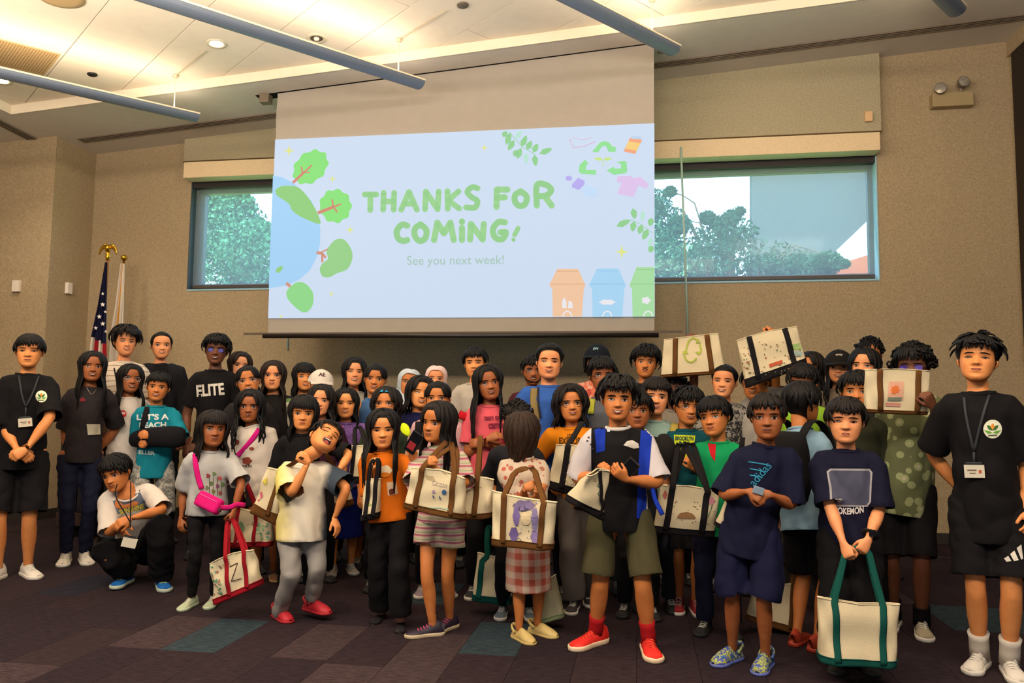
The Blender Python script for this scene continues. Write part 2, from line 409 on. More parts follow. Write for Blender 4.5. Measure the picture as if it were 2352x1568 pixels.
# perforated vent panel
vp = empty('ceiling_vent', onC(60, 130, .09)); tag(vp, 'beige perforated square air vent in the raised ceiling, upper left', 'vent')
vc = [D1*u+D2*d for u, d in ((1.36, 7.66), (1.86, 7.66), (1.86, 8.2), (1.36, 8.2))]
q = [np.array(cp(p[0], p[1], .088)) for p in vc]; iv = winv(vp)
vm = Msh(); k = len(q); V = np.vstack([q, np.array(q)+[0, 0, .006]]); vm.add(V, [(3, 2, 1, 0), (4, 5, 6, 7), (0, 1, 5, 4), (1, 2, 6, 5), (2, 3, 7, 6), (3, 0, 4, 7)], mat('#c8a878', .7))
obj('frame', vm, vp, False, inv=iv)
hm = Msh()
for a in range(21):
    for b in range(21):
        p = D1*(1.385+a*.0225)+D2*(7.69+b*.0235); z = hc(p[0])+.0868
        t = np.arange(5)*2*PI/5; V = np.stack([p[0]+.006*np.cos(t), p[1]+.006*np.sin(t), z+0*t+CB*.006*np.cos(t)], 1); hm.add(V, [(4, 3, 2, 1, 0)], mat('#4a3620', .9))
obj('perforation', hm, vp, False, inv=iv)['kind'] = 'stuff'
# slot diffusers in the soffit
def slot(A, B, label):
    A = np.array(A); B = np.array(B); d = unit(B-A); s = unit(np.cross(d, [0, 0, 1])); e = empty('linear_diffuser', A); tag(e, label, 'air diffuser'); iv = winv(e)
    def bar(off, w, h, zo, m, nm):
        c = (A+B)/2+s*off; c = c+np.array([0, 0, zo]); L_ = np.linalg.norm(B-A)
        R = np.stack([d, s, np.cross(d, s)], 1); boxobj(nm, c, (L_, w, h), m, e, R=R, inv=iv)
    bar(0, .105, .004, -.002, mat('#2b241e', .8), 'slot')
    for o_ in (-.052, -.017, .017, .052): bar(o_, .013, .012, -.006, mat('#7d6f5e', .6), 'slat')
slot(onC(185, 322), onC(2420, 29.5), 'long black slot air diffuser in the ceiling along the back wall')
slot(onC(90, 327), onC(-60, 250), 'short black slot air diffuser in the ceiling by the left wall')
# pendants
PEN = mat('#6a7688', .45, 'plain', metal=.2, name='pendant_grey'); PENT = mat('#efe2c4', .6)
def pendant(end, label, wires, drop=.35, width=.15, length=3.6):
    P0 = onC(end[0], end[1], .1-drop); D = np.array([D1[0], D1[1], CB*D1[0]]); D = unit(D); e = empty('pendant_light', P0); tag(e, label, 'light', 'long suspended ceiling lights'); iv = winv(e)
    S = unit(np.cross(D, [0, 0, 1])); n = 13; t = np.linspace(0, PI, n)
    prof = np.stack([-width/2*np.cos(t), -.062*np.sin(t)**.8], 1); prof = np.vstack([prof, [[width/2-.006, .0], [0, -.012], [-width/2+.006, 0]]])
    V = []
    for L_ in (0, -length): V += [P0+D*L_+S*a+np.array([0, 0, 1])*b for a, b in prof]
    k = len(prof); M = Msh().add(V, [(i, (i+1) % k, (i+1) % k+k, i+k) for i in range(k)]+[tuple(range(k))[::-1], tuple(range(k, 2*k))], PEN); o = obj('housing', M, e, False, inv=iv)
    R = np.stack([D, S, np.cross(D, S)], 1)
    for s_ in (-1, 1):
        boxobj('edge_rail', P0-D*length/2+S*s_*width/2+np.array([0, 0, .004]), (length, .012, .014), PENT, e, R=R, inv=iv)
    boxobj('lamp_tube', P0-D*length/2+np.array([0, 0, -.002]), (length-.1, .03, .012), mat('#ffd9a0', .5, emit=6.0), e, R=R, inv=iv)
    for w, hook in wires:
        X = P0-D*w; top = np.array([X[0], X[1], hc(X[0])+.093])
        wv, wf = tube_geo([X, top], .006, n=6); obj('suspension_cable', Msh().add(wv, wf, mat('#efe6cf', .5)), e, inv=iv)
        cv = Msh(); cv.add(*tube_geo([top, top-[0, 0, .02]], [.03, .028], n=12), mat('#c9bda2', .5)); obj('ceiling_rose', cv, e, inv=iv)
        if hook:
            h = top-[0, 0, .012]; q = np.array([h, h+np.r_[-D2*-.0, 0]+np.array([-D2[0]*.30, -D2[1]*.30, 0]), h+np.array([-D2[0]*.66, -D2[1]*.66, 0])])
            q[:, 2] = [hc(v[0])+.08 for v in q]; a, b = tube_geo(smooth_path(q, 6), .005, n=5); obj('power_cord', Msh().add(a, b, mat('#b7a98c', .6)), e, inv=iv)
    # the light it throws on the ceiling
    rot = Matrix(np.stack([D, -S, -np.cross(D, S)*-1], 1).tolist())
    l = bpy.data.lights.new('pendant_lamp', 'AREA'); l.shape = 'RECTANGLE'; l.size = length*.95; l.size_y = .08; l.energy = 6.5; l.color = WARM2
    lo = bpy.data.objects.new('pendant_lamp', l); COL.objects.link(lo)
    zc = -np.array([0, 0, 1.0]); xax = D; zax = unit(zc-(zc@xax)*xax); yax = np.cross(zax, xax)
    c = P0-D*length/2+np.array([0, 0, .03])
    lo.matrix_world = Matrix(((xax[0], yax[0], zax[0], c[0]), (xax[1], yax[1], zax[1], c[1]), (xax[2], yax[2], zax[2], c[2]), (0, 0, 0, 1)))
    return e
pendant((965, 190), 'long grey suspended light hanging over the left side of the screen', [(.25, True), (2.8, False)])
pendant((452, 266), 'long grey suspended light hanging nearest the left wall', [(.22, True), (2.8, False)], drop=.36)
pendant((1547, 112), 'long grey suspended light ending at the top right corner of the screen', [(.32, False), (2.8, False)])
pendant((2197, 22), 'long grey suspended light cut off by the top right of the picture', [(.4, False), (2.8, False)], drop=.33)
# recessed downlights and ceiling fittings
def lathe(prof, c, n=20, up=(0, 0, 1)):
    prof = np.asarray(prof, float); t = np.arange(n)*2*PI/n; V = np.array([[r_*math.cos(a), r_*math.sin(a), z] for r_, z in prof for a in t])
    Z = unit(up); X = unit(np.cross([0, 1, 0] if abs(Z[1]) < .9 else [1, 0, 0], Z)); Yx = np.cross(Z, X)
    return V@np.stack([X, Yx, Z])+np.asarray(c, float), grid_faces(len(prof), n)
CU_ = unit([-CB, 0, 1])
def downlight(p, label, on):
    c = onC(p[0], p[1], .095); e = empty('downlight', c); tag(e, label, 'light'); iv = winv(e)
    obj('trim_ring', Msh().add(*lathe([(.055, .0), (.06, -.006), (.085, -.008), (.09, 0)], c, up=CU_), mat('#d8cdb4', .4)), e, inv=iv)
    if on: obj('lens', Msh().add(*lathe([(.0, -.012), (.04, -.011), (.062, -.002)], c, up=CU_), mat('#ffe9c4', .4, emit=14.0)), e, inv=iv)
    else:
        obj('reflector', Msh().add(*lathe([(.0, -.001), (.02, -.001), (.057, -.0035)], c, up=CU_), mat('#6a6255', .2, metal=.8)), e, inv=iv)
        obj('lamp', Msh().add(*lathe([(0, -.02), (.02, -.018), (.026, -.002)], c, up=CU_), mat('#f0e7d2', .3)), e, inv=iv)
    if on: spot('downlight_beam', c-np.array([0, 0, .04]), 45, WARM2, 120)
downlight((497, 100), 'lit recessed round downlight between two suspended lights', True)
downlight((4, 185), 'lit recessed round downlight at the left edge of the picture', True)
downlight((727, 88), 'unlit chrome recessed downlight above the left of the screen', False)
for p, r_, lb, cl, nm, ct in (((1063, 11), .05, 'small dark round sprinkler cover in the ceiling above the screen', '#5c5348', 'sprinkler_cover', 'sprinkler'), ((212, 170), .045, 'small black ceiling sensor beside the perforated vent', '#14110e', 'ceiling_sensor', 'sensor'), ((140, -8), .17, 'beige round ceiling speaker cut by the top of the picture', '#b99a66', 'ceiling_speaker', 'speaker')):
    c = onC(p[0], p[1], .095); o = obj(nm, Msh().add(*lathe([(0, -.02), (r_*.7, -.018), (r_, -.008), (r_, 0)], c, up=CU_), mat(cl, .5))); tag(o, lb, ct)
# fabric panels over the windows, with pale wooden valances under them
PY = YW-.11
def wpanel(x0, x1, label):
    e = empty('fabric_wall_panel', ((x0+x1)/2, PY, 3.99)); tag(e, label, 'wall panel'); iv = winv(e)
    V = [(x0, PY, 3.985), (x1, PY, 3.985), (x1, PY, hc(x1)), (x0, PY, hc(x0))]; V = V+[(a, YW, c) for a, b, c in V]
    obj('panel', Msh().add(V, [(0, 1, 2, 3), (7, 6, 5, 4), (0, 4, 5, 1), (1, 5, 6, 2), (2, 6, 7, 3), (3, 7, 4, 0)], PANEL), e, False, inv=iv)
    boxobj('lower_trim', ((x0+x1)/2, PY-.006, 3.992), (x1-x0, .012, .012), mat('#5d4a2f', .8), e, inv=iv)
wpanel(atY(423, 350, PY)[0], -3.3, 'olive beige fabric wall panel above the left window'); wpanel(-.6, atY(2023, 250, PY)[0], 'olive beige fabric wall panel above the right window')
VAL = mat('#dcc298', .6, 'wall', c2='#e8d0a8', name='pale_valance')
for x0, x1, lb in ((atY(421, 400, PY-.09)[0], -3.3, 'pale wooden valance over the left window'), (-.6, atY(2022, 330, PY-.09)[0], 'pale wooden valance over the right window')):
    tag(boxobj('window_valance', ((x0+x1)/2, PY+.0, 3.868), (x1-x0, .18, .18), VAL, None, .006), lb, 'valance')
# windows
FR = mat('#3f4a4c', .5, 'plain', name='window_frame_grey'); GL = bpy.data.materials.new('window_glass'); GL.use_nodes = True
gn = GL.node_tree; gb = gn.nodes['Principled BSDF']; gn.nodes.remove(gb)
tr = gn.nodes.new('ShaderNodeBsdfTransparent'); tr.inputs[0].default_value = (.74, .88, .92, 1); gg = gn.nodes.new('ShaderNodeBsdfGlossy'); gg.inputs['Roughness'].default_value = .05
mx = gn.nodes.new('ShaderNodeMixShader'); mx.inputs[0].default_value = .004; gn.links.new(tr.outputs[0], mx.inputs[1]); gn.links.new(gg.outputs[0], mx.inputs[2]); gn.links.new(mx.outputs[0], gn.nodes['Material Output'].inputs[0])
SILL = mat('#9fc3cf', .6, 'plain', name='window_reveal')  # pale blue daylight on sill and right reveal is put into the colour
# solar screen cloth: a fine mesh that veils the view
SHD = bpy.data.materials.new('solar_screen'); SHD.use_nodes = True; sn = SHD.node_tree; sb = sn.nodes['Principled BSDF']; sb.inputs['Base Color'].default_value = (.7, .78, .82, 1); sb.inputs['Roughness'].default_value = .9
st = sn.nodes.new('ShaderNodeBsdfTransparent'); tl = sn.nodes.new('ShaderNodeBsdfTranslucent'); tl.inputs[0].default_value = (.62, .8, .88, 1); m1 = sn.nodes.new('ShaderNodeMixShader'); m1.inputs[0].default_value = .5; sn.links.new(sb.outputs[0], m1.inputs[1]); sn.links.new(tl.outputs[0], m1.inputs[2])
m2 = sn.nodes.new('ShaderNodeMixShader'); m2.inputs[0].default_value = .17; sn.links.new(st.outputs[0], m2.inputs[1]); sn.links.new(m1.outputs[0], m2.inputs[2]); sn.links.new(m2.outputs[0], sn.nodes['Material Output'].inputs[0])
for n_, (x0, x1) in enumerate(wins, 1):
    w = empty('window_%d' % n_, ((x0+x1)/2, YW+.1, 2.53)); w['kind'] = 'structure'; iv = winv(w)
    gy = YW+.16
    def fb(nm, c, s, m=FR): boxobj(nm, c, s, m, w, .004, inv=iv)
    fb('frame_rail', ((x0+x1)/2, gy, wz0+.045), (x1-x0, .07, .09)); fb('frame_rail', ((x0+x1)/2, gy, 3.735), (x1-x0, .07, .12))
    fb('frame_stile', (x0+.05, gy, 3.15), (.10, .07, 1.22)); fb('frame_stile', (x1-.03, gy, 3.15), (.055, .07, 1.22))
    fb('mullion', (x0+2.6 if n_ == 1 else x0+.9, gy+.01, 3.15), (.05, .05, 1.2))
    fb('glass_pane', ((x0+x1)/2, gy, 3.13), (x1-x0-.06, .008, 1.10), GL)
    fb('window_sill', ((x0+x1)/2, YW+.06, wz0+.003), (x1-x0, .14, .02), SILL)
    fb('reveal', (x1-.006, YW+.06, 3.16), (.012, .14, 1.24), SILL); fb('reveal', (x0+.006, YW+.06, 3.16), (.012, .14, 1.24), FR)
    fb('shade_cassette', ((x0+x1)/2, YW+.055, 3.76), (x1-x0-.03, .09, .09), mat('#2a2522', .6))
    fb('solar_screen', ((x0+x1)/2, YW+.07, 3.14), (x1-x0-.05, .001, 1.16), SHD)
    fb('hem_bar', ((x0+x1)/2, YW+.07, wz0+.05), (x1-x0-.05, .02, .035), mat('#4b4038', .5))
# cords
def cord(name, p0, p1, Y, r_, m, label):
    A, B = atY(*p0, Y), atY(*p1, Y); tag(obj(name, Msh().add(*tube_geo([A, B], r_, n=8), m)), label, 'cord')
cord('pull_cord', (1564, 338), (1580, 770), YW-.22, .011, mat('#b9d6c4', .5, name='pale_green_cord'), 'long thin pale green pull cord hanging in front of the right window')
cord('pull_cord', (659, 700), (661, 803), YW-.012, .01, mat('#b9d6d4', .5), 'short pale cord hanging below the left end of the screen')
# switches and plates on the walls
def plate(p, c3, w, h, d, label, axis='y', m=None):
    s = (w, d, h) if axis == 'y' else (d, w, h); o = boxobj('wall_sensor', c3, s, m or mat('#e9ddcf', .5), None, .006); tag(o, label, 'sensor')
c = atY(38, 657, YL-.02); plate(0, c, .085, .125, .04, 'white wall sensor box on the far left wall')
c = onX(158, 662, XL+.02); plate(0, c, .075, .125, .04, 'white wall sensor box in the corner beside the flags', 'x')
c = atY(1995, 268, PY-.02); plate(0, c, .07, .10, .04, 'small cream sensor box on the panel above the right window', m=mat('#e2b98a', .5))
# emergency light
c = atY(2185, 231, YW-.05); e = empty('emergency_light', c); tag(e, 'beige emergency light with two round lamp heads high on the right wall', 'emergency light'); iv = winv(e)
boxobj('housing', c, (.37, .1, .14), mat('#a8946b', .6), e, .008, inv=iv)
for q in ((2160, 205), (2211, 190)):
    h = atY(*q, YW-.12); k = unit([-.25 if q[0] < 2180 else .15, -1, .15])
    hd = obj('lamp_head', Msh().add(*lathe([(0, .05), (.03, .045), (.05, .01), (.055, -.03)], h, up=-k), mat('#8b8070', .35, metal=.4)), e, inv=iv)
    obj('lens', Msh().add(*lathe([(0, -.036), (.03, -.035), (.052, -.028)], h, up=-k), mat('#cfc8ba', .12, metal=.6)), hd, inv=iv)
    obj('neck', Msh().add(*tube_geo([h+[0, .03, -.03], [h[0], h[1]+.05, c[2]+.06]], .012, n=8), mat('#8b8070', .4)), e, inv=iv)
# ---------------- projection screen ----------------
YS = 7.13
scr = empty('projection_screen', atY(1060, 770, YS)); tag(scr, 'wide pull-down projection screen showing a pale blue thank-you slide', 'screen'); iv = winv(scr)
def S(x, y, off=0.0): return atY(x, y, YS-off)
SCM = mat('#a39b90', .9, 'plain', name='screen_cloth')
# cloth as a gently curled grid
n1, n2 = 30, 34; V = []
for j in range(n2):
    for i in range(n1):
        u, v = i/(n1-1), j/(n2-1); L_ = S(637-v*22, 203+v*564); R_ = S(1502+v*1, 96+v*674); p = L_*(1-u)+R_*u; p = p+np.array([0, .012*math.sin(v*40)*(1-v)**3+.004, 0]); V.append(p)
obj('screen_cloth', Msh().add(V, grid_faces(n2, n1, False), SCM), scr, inv=iv)
A, B = S(604, 771.5), S(1513, 769.5)
obj('bottom_bar', Msh().add(*tube_geo([A, B], .022, .016, ref=(0, 0, 1), n=10), mat('#1b1613', .4)), scr, inv=iv)
boxobj('bar_sleeve', (S(614, 764)+S(1504, 764))/2, (4.22, .012, .02), mat('#54483c', .7), scr, inv=iv)
xa, xb = S(588, 210)[0], S(1545, 92)[0]
quadobj('slot_recess', [cp(xa, YS-.015, -.002), cp(xb, YS-.015, -.002), cp(xb, YS+.11, -.002), cp(xa, YS+.11, -.002)], .001, mat('#15100d', .9), None, scr).data.transform(iv)
for x_ in (xa+.11, xb-.09): boxobj('roller_bracket', (x_, YS, hc(x_)-.05), (.10, .09, .09), mat('#6f6252', .6), scr, .004, inv=iv)
# slide
def glow(hexc, e=1.0): return mat(hexc, .9, 'slide', emit=e, name='projected_light')
SE = .60
slide = Msh()
sl_ = [(632, 320.5), (1503, 283), (1504, 727), (615.5, 731)]
slide.add([S(x, y, .006) for x, y in sl_], [(3, 2, 1, 0)], glow('#ccdcf2', SE)); so_ = obj('slide_background', slide, scr, False, inv=iv)
LAY = {'n': 0}
def ink(name, polys, col, e=SE, curve=False):
    LAY['n'] += 1; off = .0075+LAY['n']*.0002; M = Msh()
    for P in polys:
        P = np.asarray(P, float)
        if curve: P = smooth_path(np.c_[np.vstack([P, P[:1]]), np.zeros(len(P)+1)], len(P)*4)[:-1, :2]
        V, F = tri2d(P); M.add([S(a, b, off) for a, b in V], F, glow(col, e))
    o_ = obj(name, M, so_, False, inv=iv); o_.update_tag(); (len(M.v) > 1 or name == 'slide_caption') and o_.__setitem__('kind', 'stuff'); return o_
def ink2(name, VF, col, e=SE):
    LAY['n'] += 1; off = .0075+LAY['n']*.0002; M = Msh()
    for V, F in VF: M.add([S(a, b, off) for a, b in V], F, glow(col, e))
    o_ = obj(name, M, so_, False, inv=iv); o_.update_tag(); (len(M.v) > 1 or name == 'slide_caption') and o_.__setitem__('kind', 'stuff'); return o_
cc = lambda x, y: (600+x/3.137, 280+y/3.137)
cr = lambda x, y: (1060+x/3.137, 280+y/3.137)
def clipx(P):  # keep drawings on the slide
    return [(min(x, 1503), y) for x, y in P]
ink('globe', [[(627, 403), (648, 407), (672, 419), (697, 440), (716, 462), (729, 492), (736, 525), (735, 560), (728, 590), (712, 620), (690, 640), (660, 655), (617.5, 662), (622, 530)]], '#a5d1f6')
ink('globe_land', [[cc(100, 490), cc(150, 462), cc(255, 466), cc(320, 520), cc(375, 600), cc(415, 680), cc(420, 735), cc(300, 690), cc(225, 640), cc(200, 590), cc(115, 530)]], '#94cc84', curve=True)
ink('globe_land', [[cc(105, 1065), cc(125, 1045), cc(155, 1038), cc(150, 1062), cc(128, 1085), cc(108, 1082)]], '#94cc84', curve=True)
def crown(c, r_, k, rot=0.0, wob=.07): return blob(c[0], c[1], r_[0], r_[1], 40, wob, k, rot)
ink('slide_tree_crown', [crown(cc(355, 325), (45, 33), 9, -.75)], '#8ee082'); ink('slide_tree_crown', [crown(cc(535, 605), (36, 38), 9)], '#8ee082')
ink('slide_tree_crown', [[cc(500, 880), cc(540, 846), cc(600, 850), cc(650, 920), cc(655, 990), cc(620, 1060), cc(545, 1090), cc(490, 1118), cc(440, 1110), cc(422, 1060), cc(440, 1020), cc(480, 985), cc(470, 930)]], '#98cf8d', curve=True)
ink('slide_tree_crown', [[cc(205, 1190), cc(255, 1155), cc(310, 1160), cc(350, 1195), cc(375, 1240), cc(370, 1320), cc(325, 1370), cc(270, 1355), cc(195, 1280), cc(182, 1225)]], '#92d78e', curve=True)
def br(*pts, w=5): return stroke(pts, w)[1:]
ink2('slide_tree_trunk', [br(cc(228, 438), cc(300, 370), w=6), br(cc(300, 370), cc(365, 312), w=4), br(cc(300, 372), cc(288, 322), w=4), br(cc(308, 365), cc(350, 362), w=3)], '#d08d7b')
ink2('slide_tree_trunk', [br(cc(408, 655), cc(520, 612), w=7), br(cc(520, 612), cc(575, 592), w=4), br(cc(518, 610), cc(512, 558), w=4), br(cc(520, 610), cc(548, 650), w=4)], '#d08d7b')
ink2('slide_tree_trunk', [br(cc(398, 942), cc(445, 945), w=7), br(cc(430, 940), cc(480, 915), w=3), br(cc(440, 945), cc(440, 1010), w=5), br(cc(445, 950), cc(465, 980), w=5)], '#cf9680')
ink2('slide_tree_trunk', [br(cc(180, 1160), cc(210, 1185), w=7)], '#cf9680')
def star(c, r_):
    t = np.arange(8)*PI/4; rr = np.where(np.arange(8) % 2 == 0, r_, r_*.28); return np.stack([c[0]+rr*np.sin(t), c[1]-rr*np.cos(t)], 1)
for p, r_ in ((cc(200, 207), 13), (cc(513, 410), 9), (cc(640, 777), 10), (cc(505, 1238), 7), (cc(142, 1402), 6), (cr(165, 186), 9), (cr(1155, 935), 16)): ink('slide_star', [star(p, r_)], '#dfe58c')
# lettering, drawn as fat rounded strokes
LET = {'T': [[(0, 0), (1, 0)], [(.5, 0), (.47, 1)]], 'H': [[(.12, 0), (.08, 1)], [(.9, 0), (.86, 1)], [(.1, .52), (.88, .5)]], 'A': [[(0, 1), (.5, 0), (1, 1)], [(.22, .66), (.78, .66)]],
       'N': [[(.05, 1), (.1, 0), (.85, 1), (.92, 0)]], 'K': [[(.1, 0), (.12, 1)], [(.9, .02), (.15, .52), (.95, .98)]], 'S': [[(.92, .06), (.5, .0), (.12, .22), (.45, .48), (.9, .66), (.72, .98), (.02, .97)]],
       'F': [[(.95, .03), (.1, .03), (.08, 1)], [(.1, .48), (.75, .46)]], 'O': [[(.5, 0), (.08, .25), (.06, .7), (.42, 1), (.85, .85), (.95, .35), (.5, 0)]], 'R': [[(.1, 1), (.1, .03), (.62, 0), (.95, .24), (.7, .5), (.14, .56)], [(.55, .54), (.98, 1)]],
       'C': [[(.95, .08), (.5, .02), (.08, .4), (.2, .85), (.6, 1), (.95, .95)]], 'M': [[(.02, 1), (.18, 0), (.5, .62), (.82, 0), (.98, 1)]], 'I': [[(.5, .12), (.5, 1)], [(.5, -.34), (.52, -.30)]], 'G': [[(.85, .06), (.42, .04), (.06, .45), (.22, .92), (.68, 1), (.92, .62), (.55, .62)]], '!': [[(.8, .1), (.35, .72)], [(.16, .97), (.18, .99)]],
       'L': [[(.1, 0), (.08, 1), (.9, 1)]], 'E': [[(.9, 0), (.1, 0), (.08, 1), (.92, 1)], [(.1, .5), (.75, .5)]]}
def capstroke(P, w, curve):
    P = np.asarray(P, float)
    if curve and len(P) > 3: P = smooth_path(np.c_[P, np.zeros(len(P))], 22)[:, :2]
    out = []
    for i in range(len(P)-1):
        _, V, F = stroke(P[i:i+2], w); out.append((V, F))
    for p in P: out.append((blob(p[0], p[1], w/2, w/2, 12), [tuple(range(12))[::-1]]))
    return out
def word(txt, boxes, w, fnm, col, fn=None):
    for ch, (x0, y0, x1, y1) in zip(txt, boxes):
        VF = []
        for st_ in LET[ch]:
            P = [(x0+w/2+(x1-x0-w)*a, y0+w/2+(y1-y0-w)*b) for a, b in st_]; VF += capstroke(P, w, ch in 'SOCGR' and len(st_) > 3)
        ink2('slide_letter', VF, col)
ltr = '#9dd295'
word('THANKS', [(831, 440, 871, 489), (871, 436, 915, 488), (915, 434, 964, 488), (968, 433, 1017, 487), (1018, 432, 1063, 486), (1063, 423, 1106, 484)], 13, None, ltr)
word('FOR', [(1131, 427, 1174, 482), (1174, 432, 1218, 480), (1222, 417, 1275, 479)], 14, None, ltr)
word('COMING', [(902, 508, 944, 560), (944, 508, 988, 560), (989, 504, 1050, 558), (1050, 512, 1072, 558), (1071, 507, 1121, 557), (1123, 501, 1172, 556)], 14, None, ltr)
ink2('slide_letter', capstroke([(1190, 524), (1182, 539)], 11, False)+capstroke([(1179, 550), (1179.5, 550.5)], 9, False), ltr)
V, F = text_polys('See you next week!', None); s_ = 222/(V[:, 0].max()-V[:, 0].min()); ink2('slide_caption', [(np.stack([935+(V[:, 0]-V[:, 0].min())*s_, 608-V[:, 1]*s_*1.05-(V[:, 0])*s_*.01], 1), [f[::-1] for f in F])], '#a7c7b8')
# leaves
def leaf(p, q, w): 
    p = np.array(p, float); q = np.array(q, float); d = q-p; nrm = np.array([-d[1], d[0]])/np.linalg.norm(d)*w
    return [p, p+d*.35+nrm, p+d*.75+nrm*.7, q, p+d*.75-nrm*.7, p+d*.35-nrm]
lv = [((320, 165), (355, 75)), ((380, 130), (335, 205)), ((400, 265), (430, 185)), ((430, 180), (470, 95)), ((470, 200), (505, 135)), ((515, 220), (550, 155)), ((525, 235), (535, 320)), ((560, 230), (655, 190)), ((300, 110), (325, 65)), ((400, 200), (380, 250))]
ink('slide_leaf', [leaf(cr(*a), cr(*b), 7) for a, b in lv], '#94cf95'); ink('slide_leaf', [leaf(cr(465, 220), cr(465, 305), 6), leaf(cr(390, 120), cr(435, 60), 6)], '#b7e3d4')
lv = [((1115, 752), (1220, 705)), ((1235, 620), (1250, 700)), ((1245, 715), (1230, 790)), ((1300, 740), (1278, 808)), ((1345, 770), (1305, 850)), ((1372, 690), (1355, 750)), ((1379, 890), (1352, 940))]
ink('slide_leaf', [clipx(leaf(cr(*a), cr(*b), 7.5)) for a, b in lv], '#94cf95'); ink('slide_leaf', [leaf(cr(1310, 635), cr(1300, 715), 6), clipx(leaf(cr(1372, 830), cr(1345, 905), 6))], '#b7e3d4')
ink2('slide_stem', [br(cr(340, 70), cr(440, 180), cr(530, 235), w=1.2), br(cr(1220, 705), cr(1300, 740), cr(1375, 800), w=1.2)], '#94cf95')
# recycling arrows, sprout, book, can, bottle, shirt
ink('recycling_arrow', [[cr(940, 215), cr(1000, 145), cr(1035, 138), cr(1065, 148), cr(1090, 180), cr(1112, 178), cr(1110, 215), cr(1060, 215), cr(1075, 200), cr(1040, 170), cr(1010, 178), cr(985, 218)]], '#96e09a')
ink('recycling_arrow', [[cr(850, 310), cr(890, 270), cr(915, 300), cr(900, 310), cr(895, 345), cr(968, 345), cr(968, 380), cr(860, 372), cr(845, 355)]], '#96e09a')
ink('recycling_arrow', [[cr(1118, 290), cr(1165, 280), cr(1188, 285), cr(1195, 350), cr(1180, 368), cr(1100, 372), cr(1098, 380), cr(1045, 350), cr(1100, 320), cr(1100, 335), cr(1150, 335), cr(1150, 305)]], '#96e09a')
ink('slide_sprout', [leaf(cr(1018, 270), cr(955, 262), 4), leaf(cr(1022, 270), cr(1085, 262), 4)], '#c9e48d'); ink2('slide_sprout_stem', [br(cr(1020, 270), cr(1018, 315), w=2)], '#c9e48d')
ink2('slide_book', [br(cr(778, 120), cr(805, 185), cr(880, 175), cr(965, 140), w=1.6), br(cr(800, 110), cr(870, 130), w=1), br(cr(870, 130), cr(940, 110), w=1)], '#dfb2cf')
ink('slide_can', [[cr(1215, 112), cr(1302, 128), cr(1252, 230), cr(1168, 212)]], '#f0a985'); ink('slide_can_band', [[cr(1203, 138), cr(1290, 155), cr(1262, 208), cr(1180, 190)]], '#f2cf82'); ink('slide_can_lid', [blob(*cr(1258, 112), 13, 4, 14)], '#bcd3ec')
ink('slide_bottle', [[cr(872, 480), cr(905, 448), cr(985, 490), cr(975, 530), cr(935, 545), cr(880, 525)]], '#c3dcf8'); ink('slide_bottle_cap', [[cr(840, 402), cr(888, 425), cr(885, 450), cr(845, 490), cr(795, 470), cr(798, 445)], blob(*cr(773, 405), 8, 6, 10)], '#b7aef0')
ink('slide_shirt', [[cr(1125, 390), cr(1220, 388), cr(1240, 405), cr(1290, 395), cr(1352, 450), cr(1330, 480), cr(1275, 455), cr(1240, 540), cr(1120, 515), cr(1155, 440), cr(1118, 430)]], '#dcc3ec')
def bin_(x0, x1, ytop, c, c2, clipit=False):
    f = clipx if clipit else (lambda P: P)
    w = x1-x0
    ink('slide_bin', [f([cr(x0+.08*w, 1190), cr(x1-.04*w, 1190), cr(x1-.1*w, 1402), cr(x0+.1*w, 1402)]), f([cr(x0+.02*w, 1165), cr(x0+.22*w, ytop), cr(x1-.2*w, ytop), cr(x1-.02*w, 1165)]), f([cr(x0, 1165), cr(x1, 1165), cr(x1-.02*w, 1192), cr(x0+.03*w, 1192)])], c)
    ink2('slide_bin_line', [(np.array(f(list(map(tuple, v)))), ff) for v, ff in (br(cr(x0+.03*w, 1168), cr(x1-.02*w, 1168), w=1.5), br(cr(x0+.2*w, ytop+18), cr(x1-.2*w, ytop+18), w=1.2))], c2)
bin_(632, 893, 1058, '#eec5a4', '#d8a880'); bin_(918, 1185, 1055, '#a8d5f4', '#8dbfe6'); bin_(1210, 1440, 1045, '#a9dda6', '#8cc98a', True)
ink('slide_bin_mark', [[cr(725, 1340), cr(725, 1290), cr(740, 1262), cr(755, 1290), cr(758, 1340)], [cr(768, 1340), cr(772, 1285), cr(798, 1300), cr(802, 1340)], blob(*cr(1050, 1298), 18, 6, 18, .12, 6), blob(*cr(1330, 1285), 10, 8, 16, .2, 5)], '#e8e8ee')
for x_ in (762, 1050, 1345): ink2('slide_bin_arc', [stroke([cr(x_-35, 1400), cr(x_-22, 1372), cr(x_, 1362), cr(x_+22, 1372), cr(x_+33, 1400)], 3.2)[1:]], '#e8e8ee')
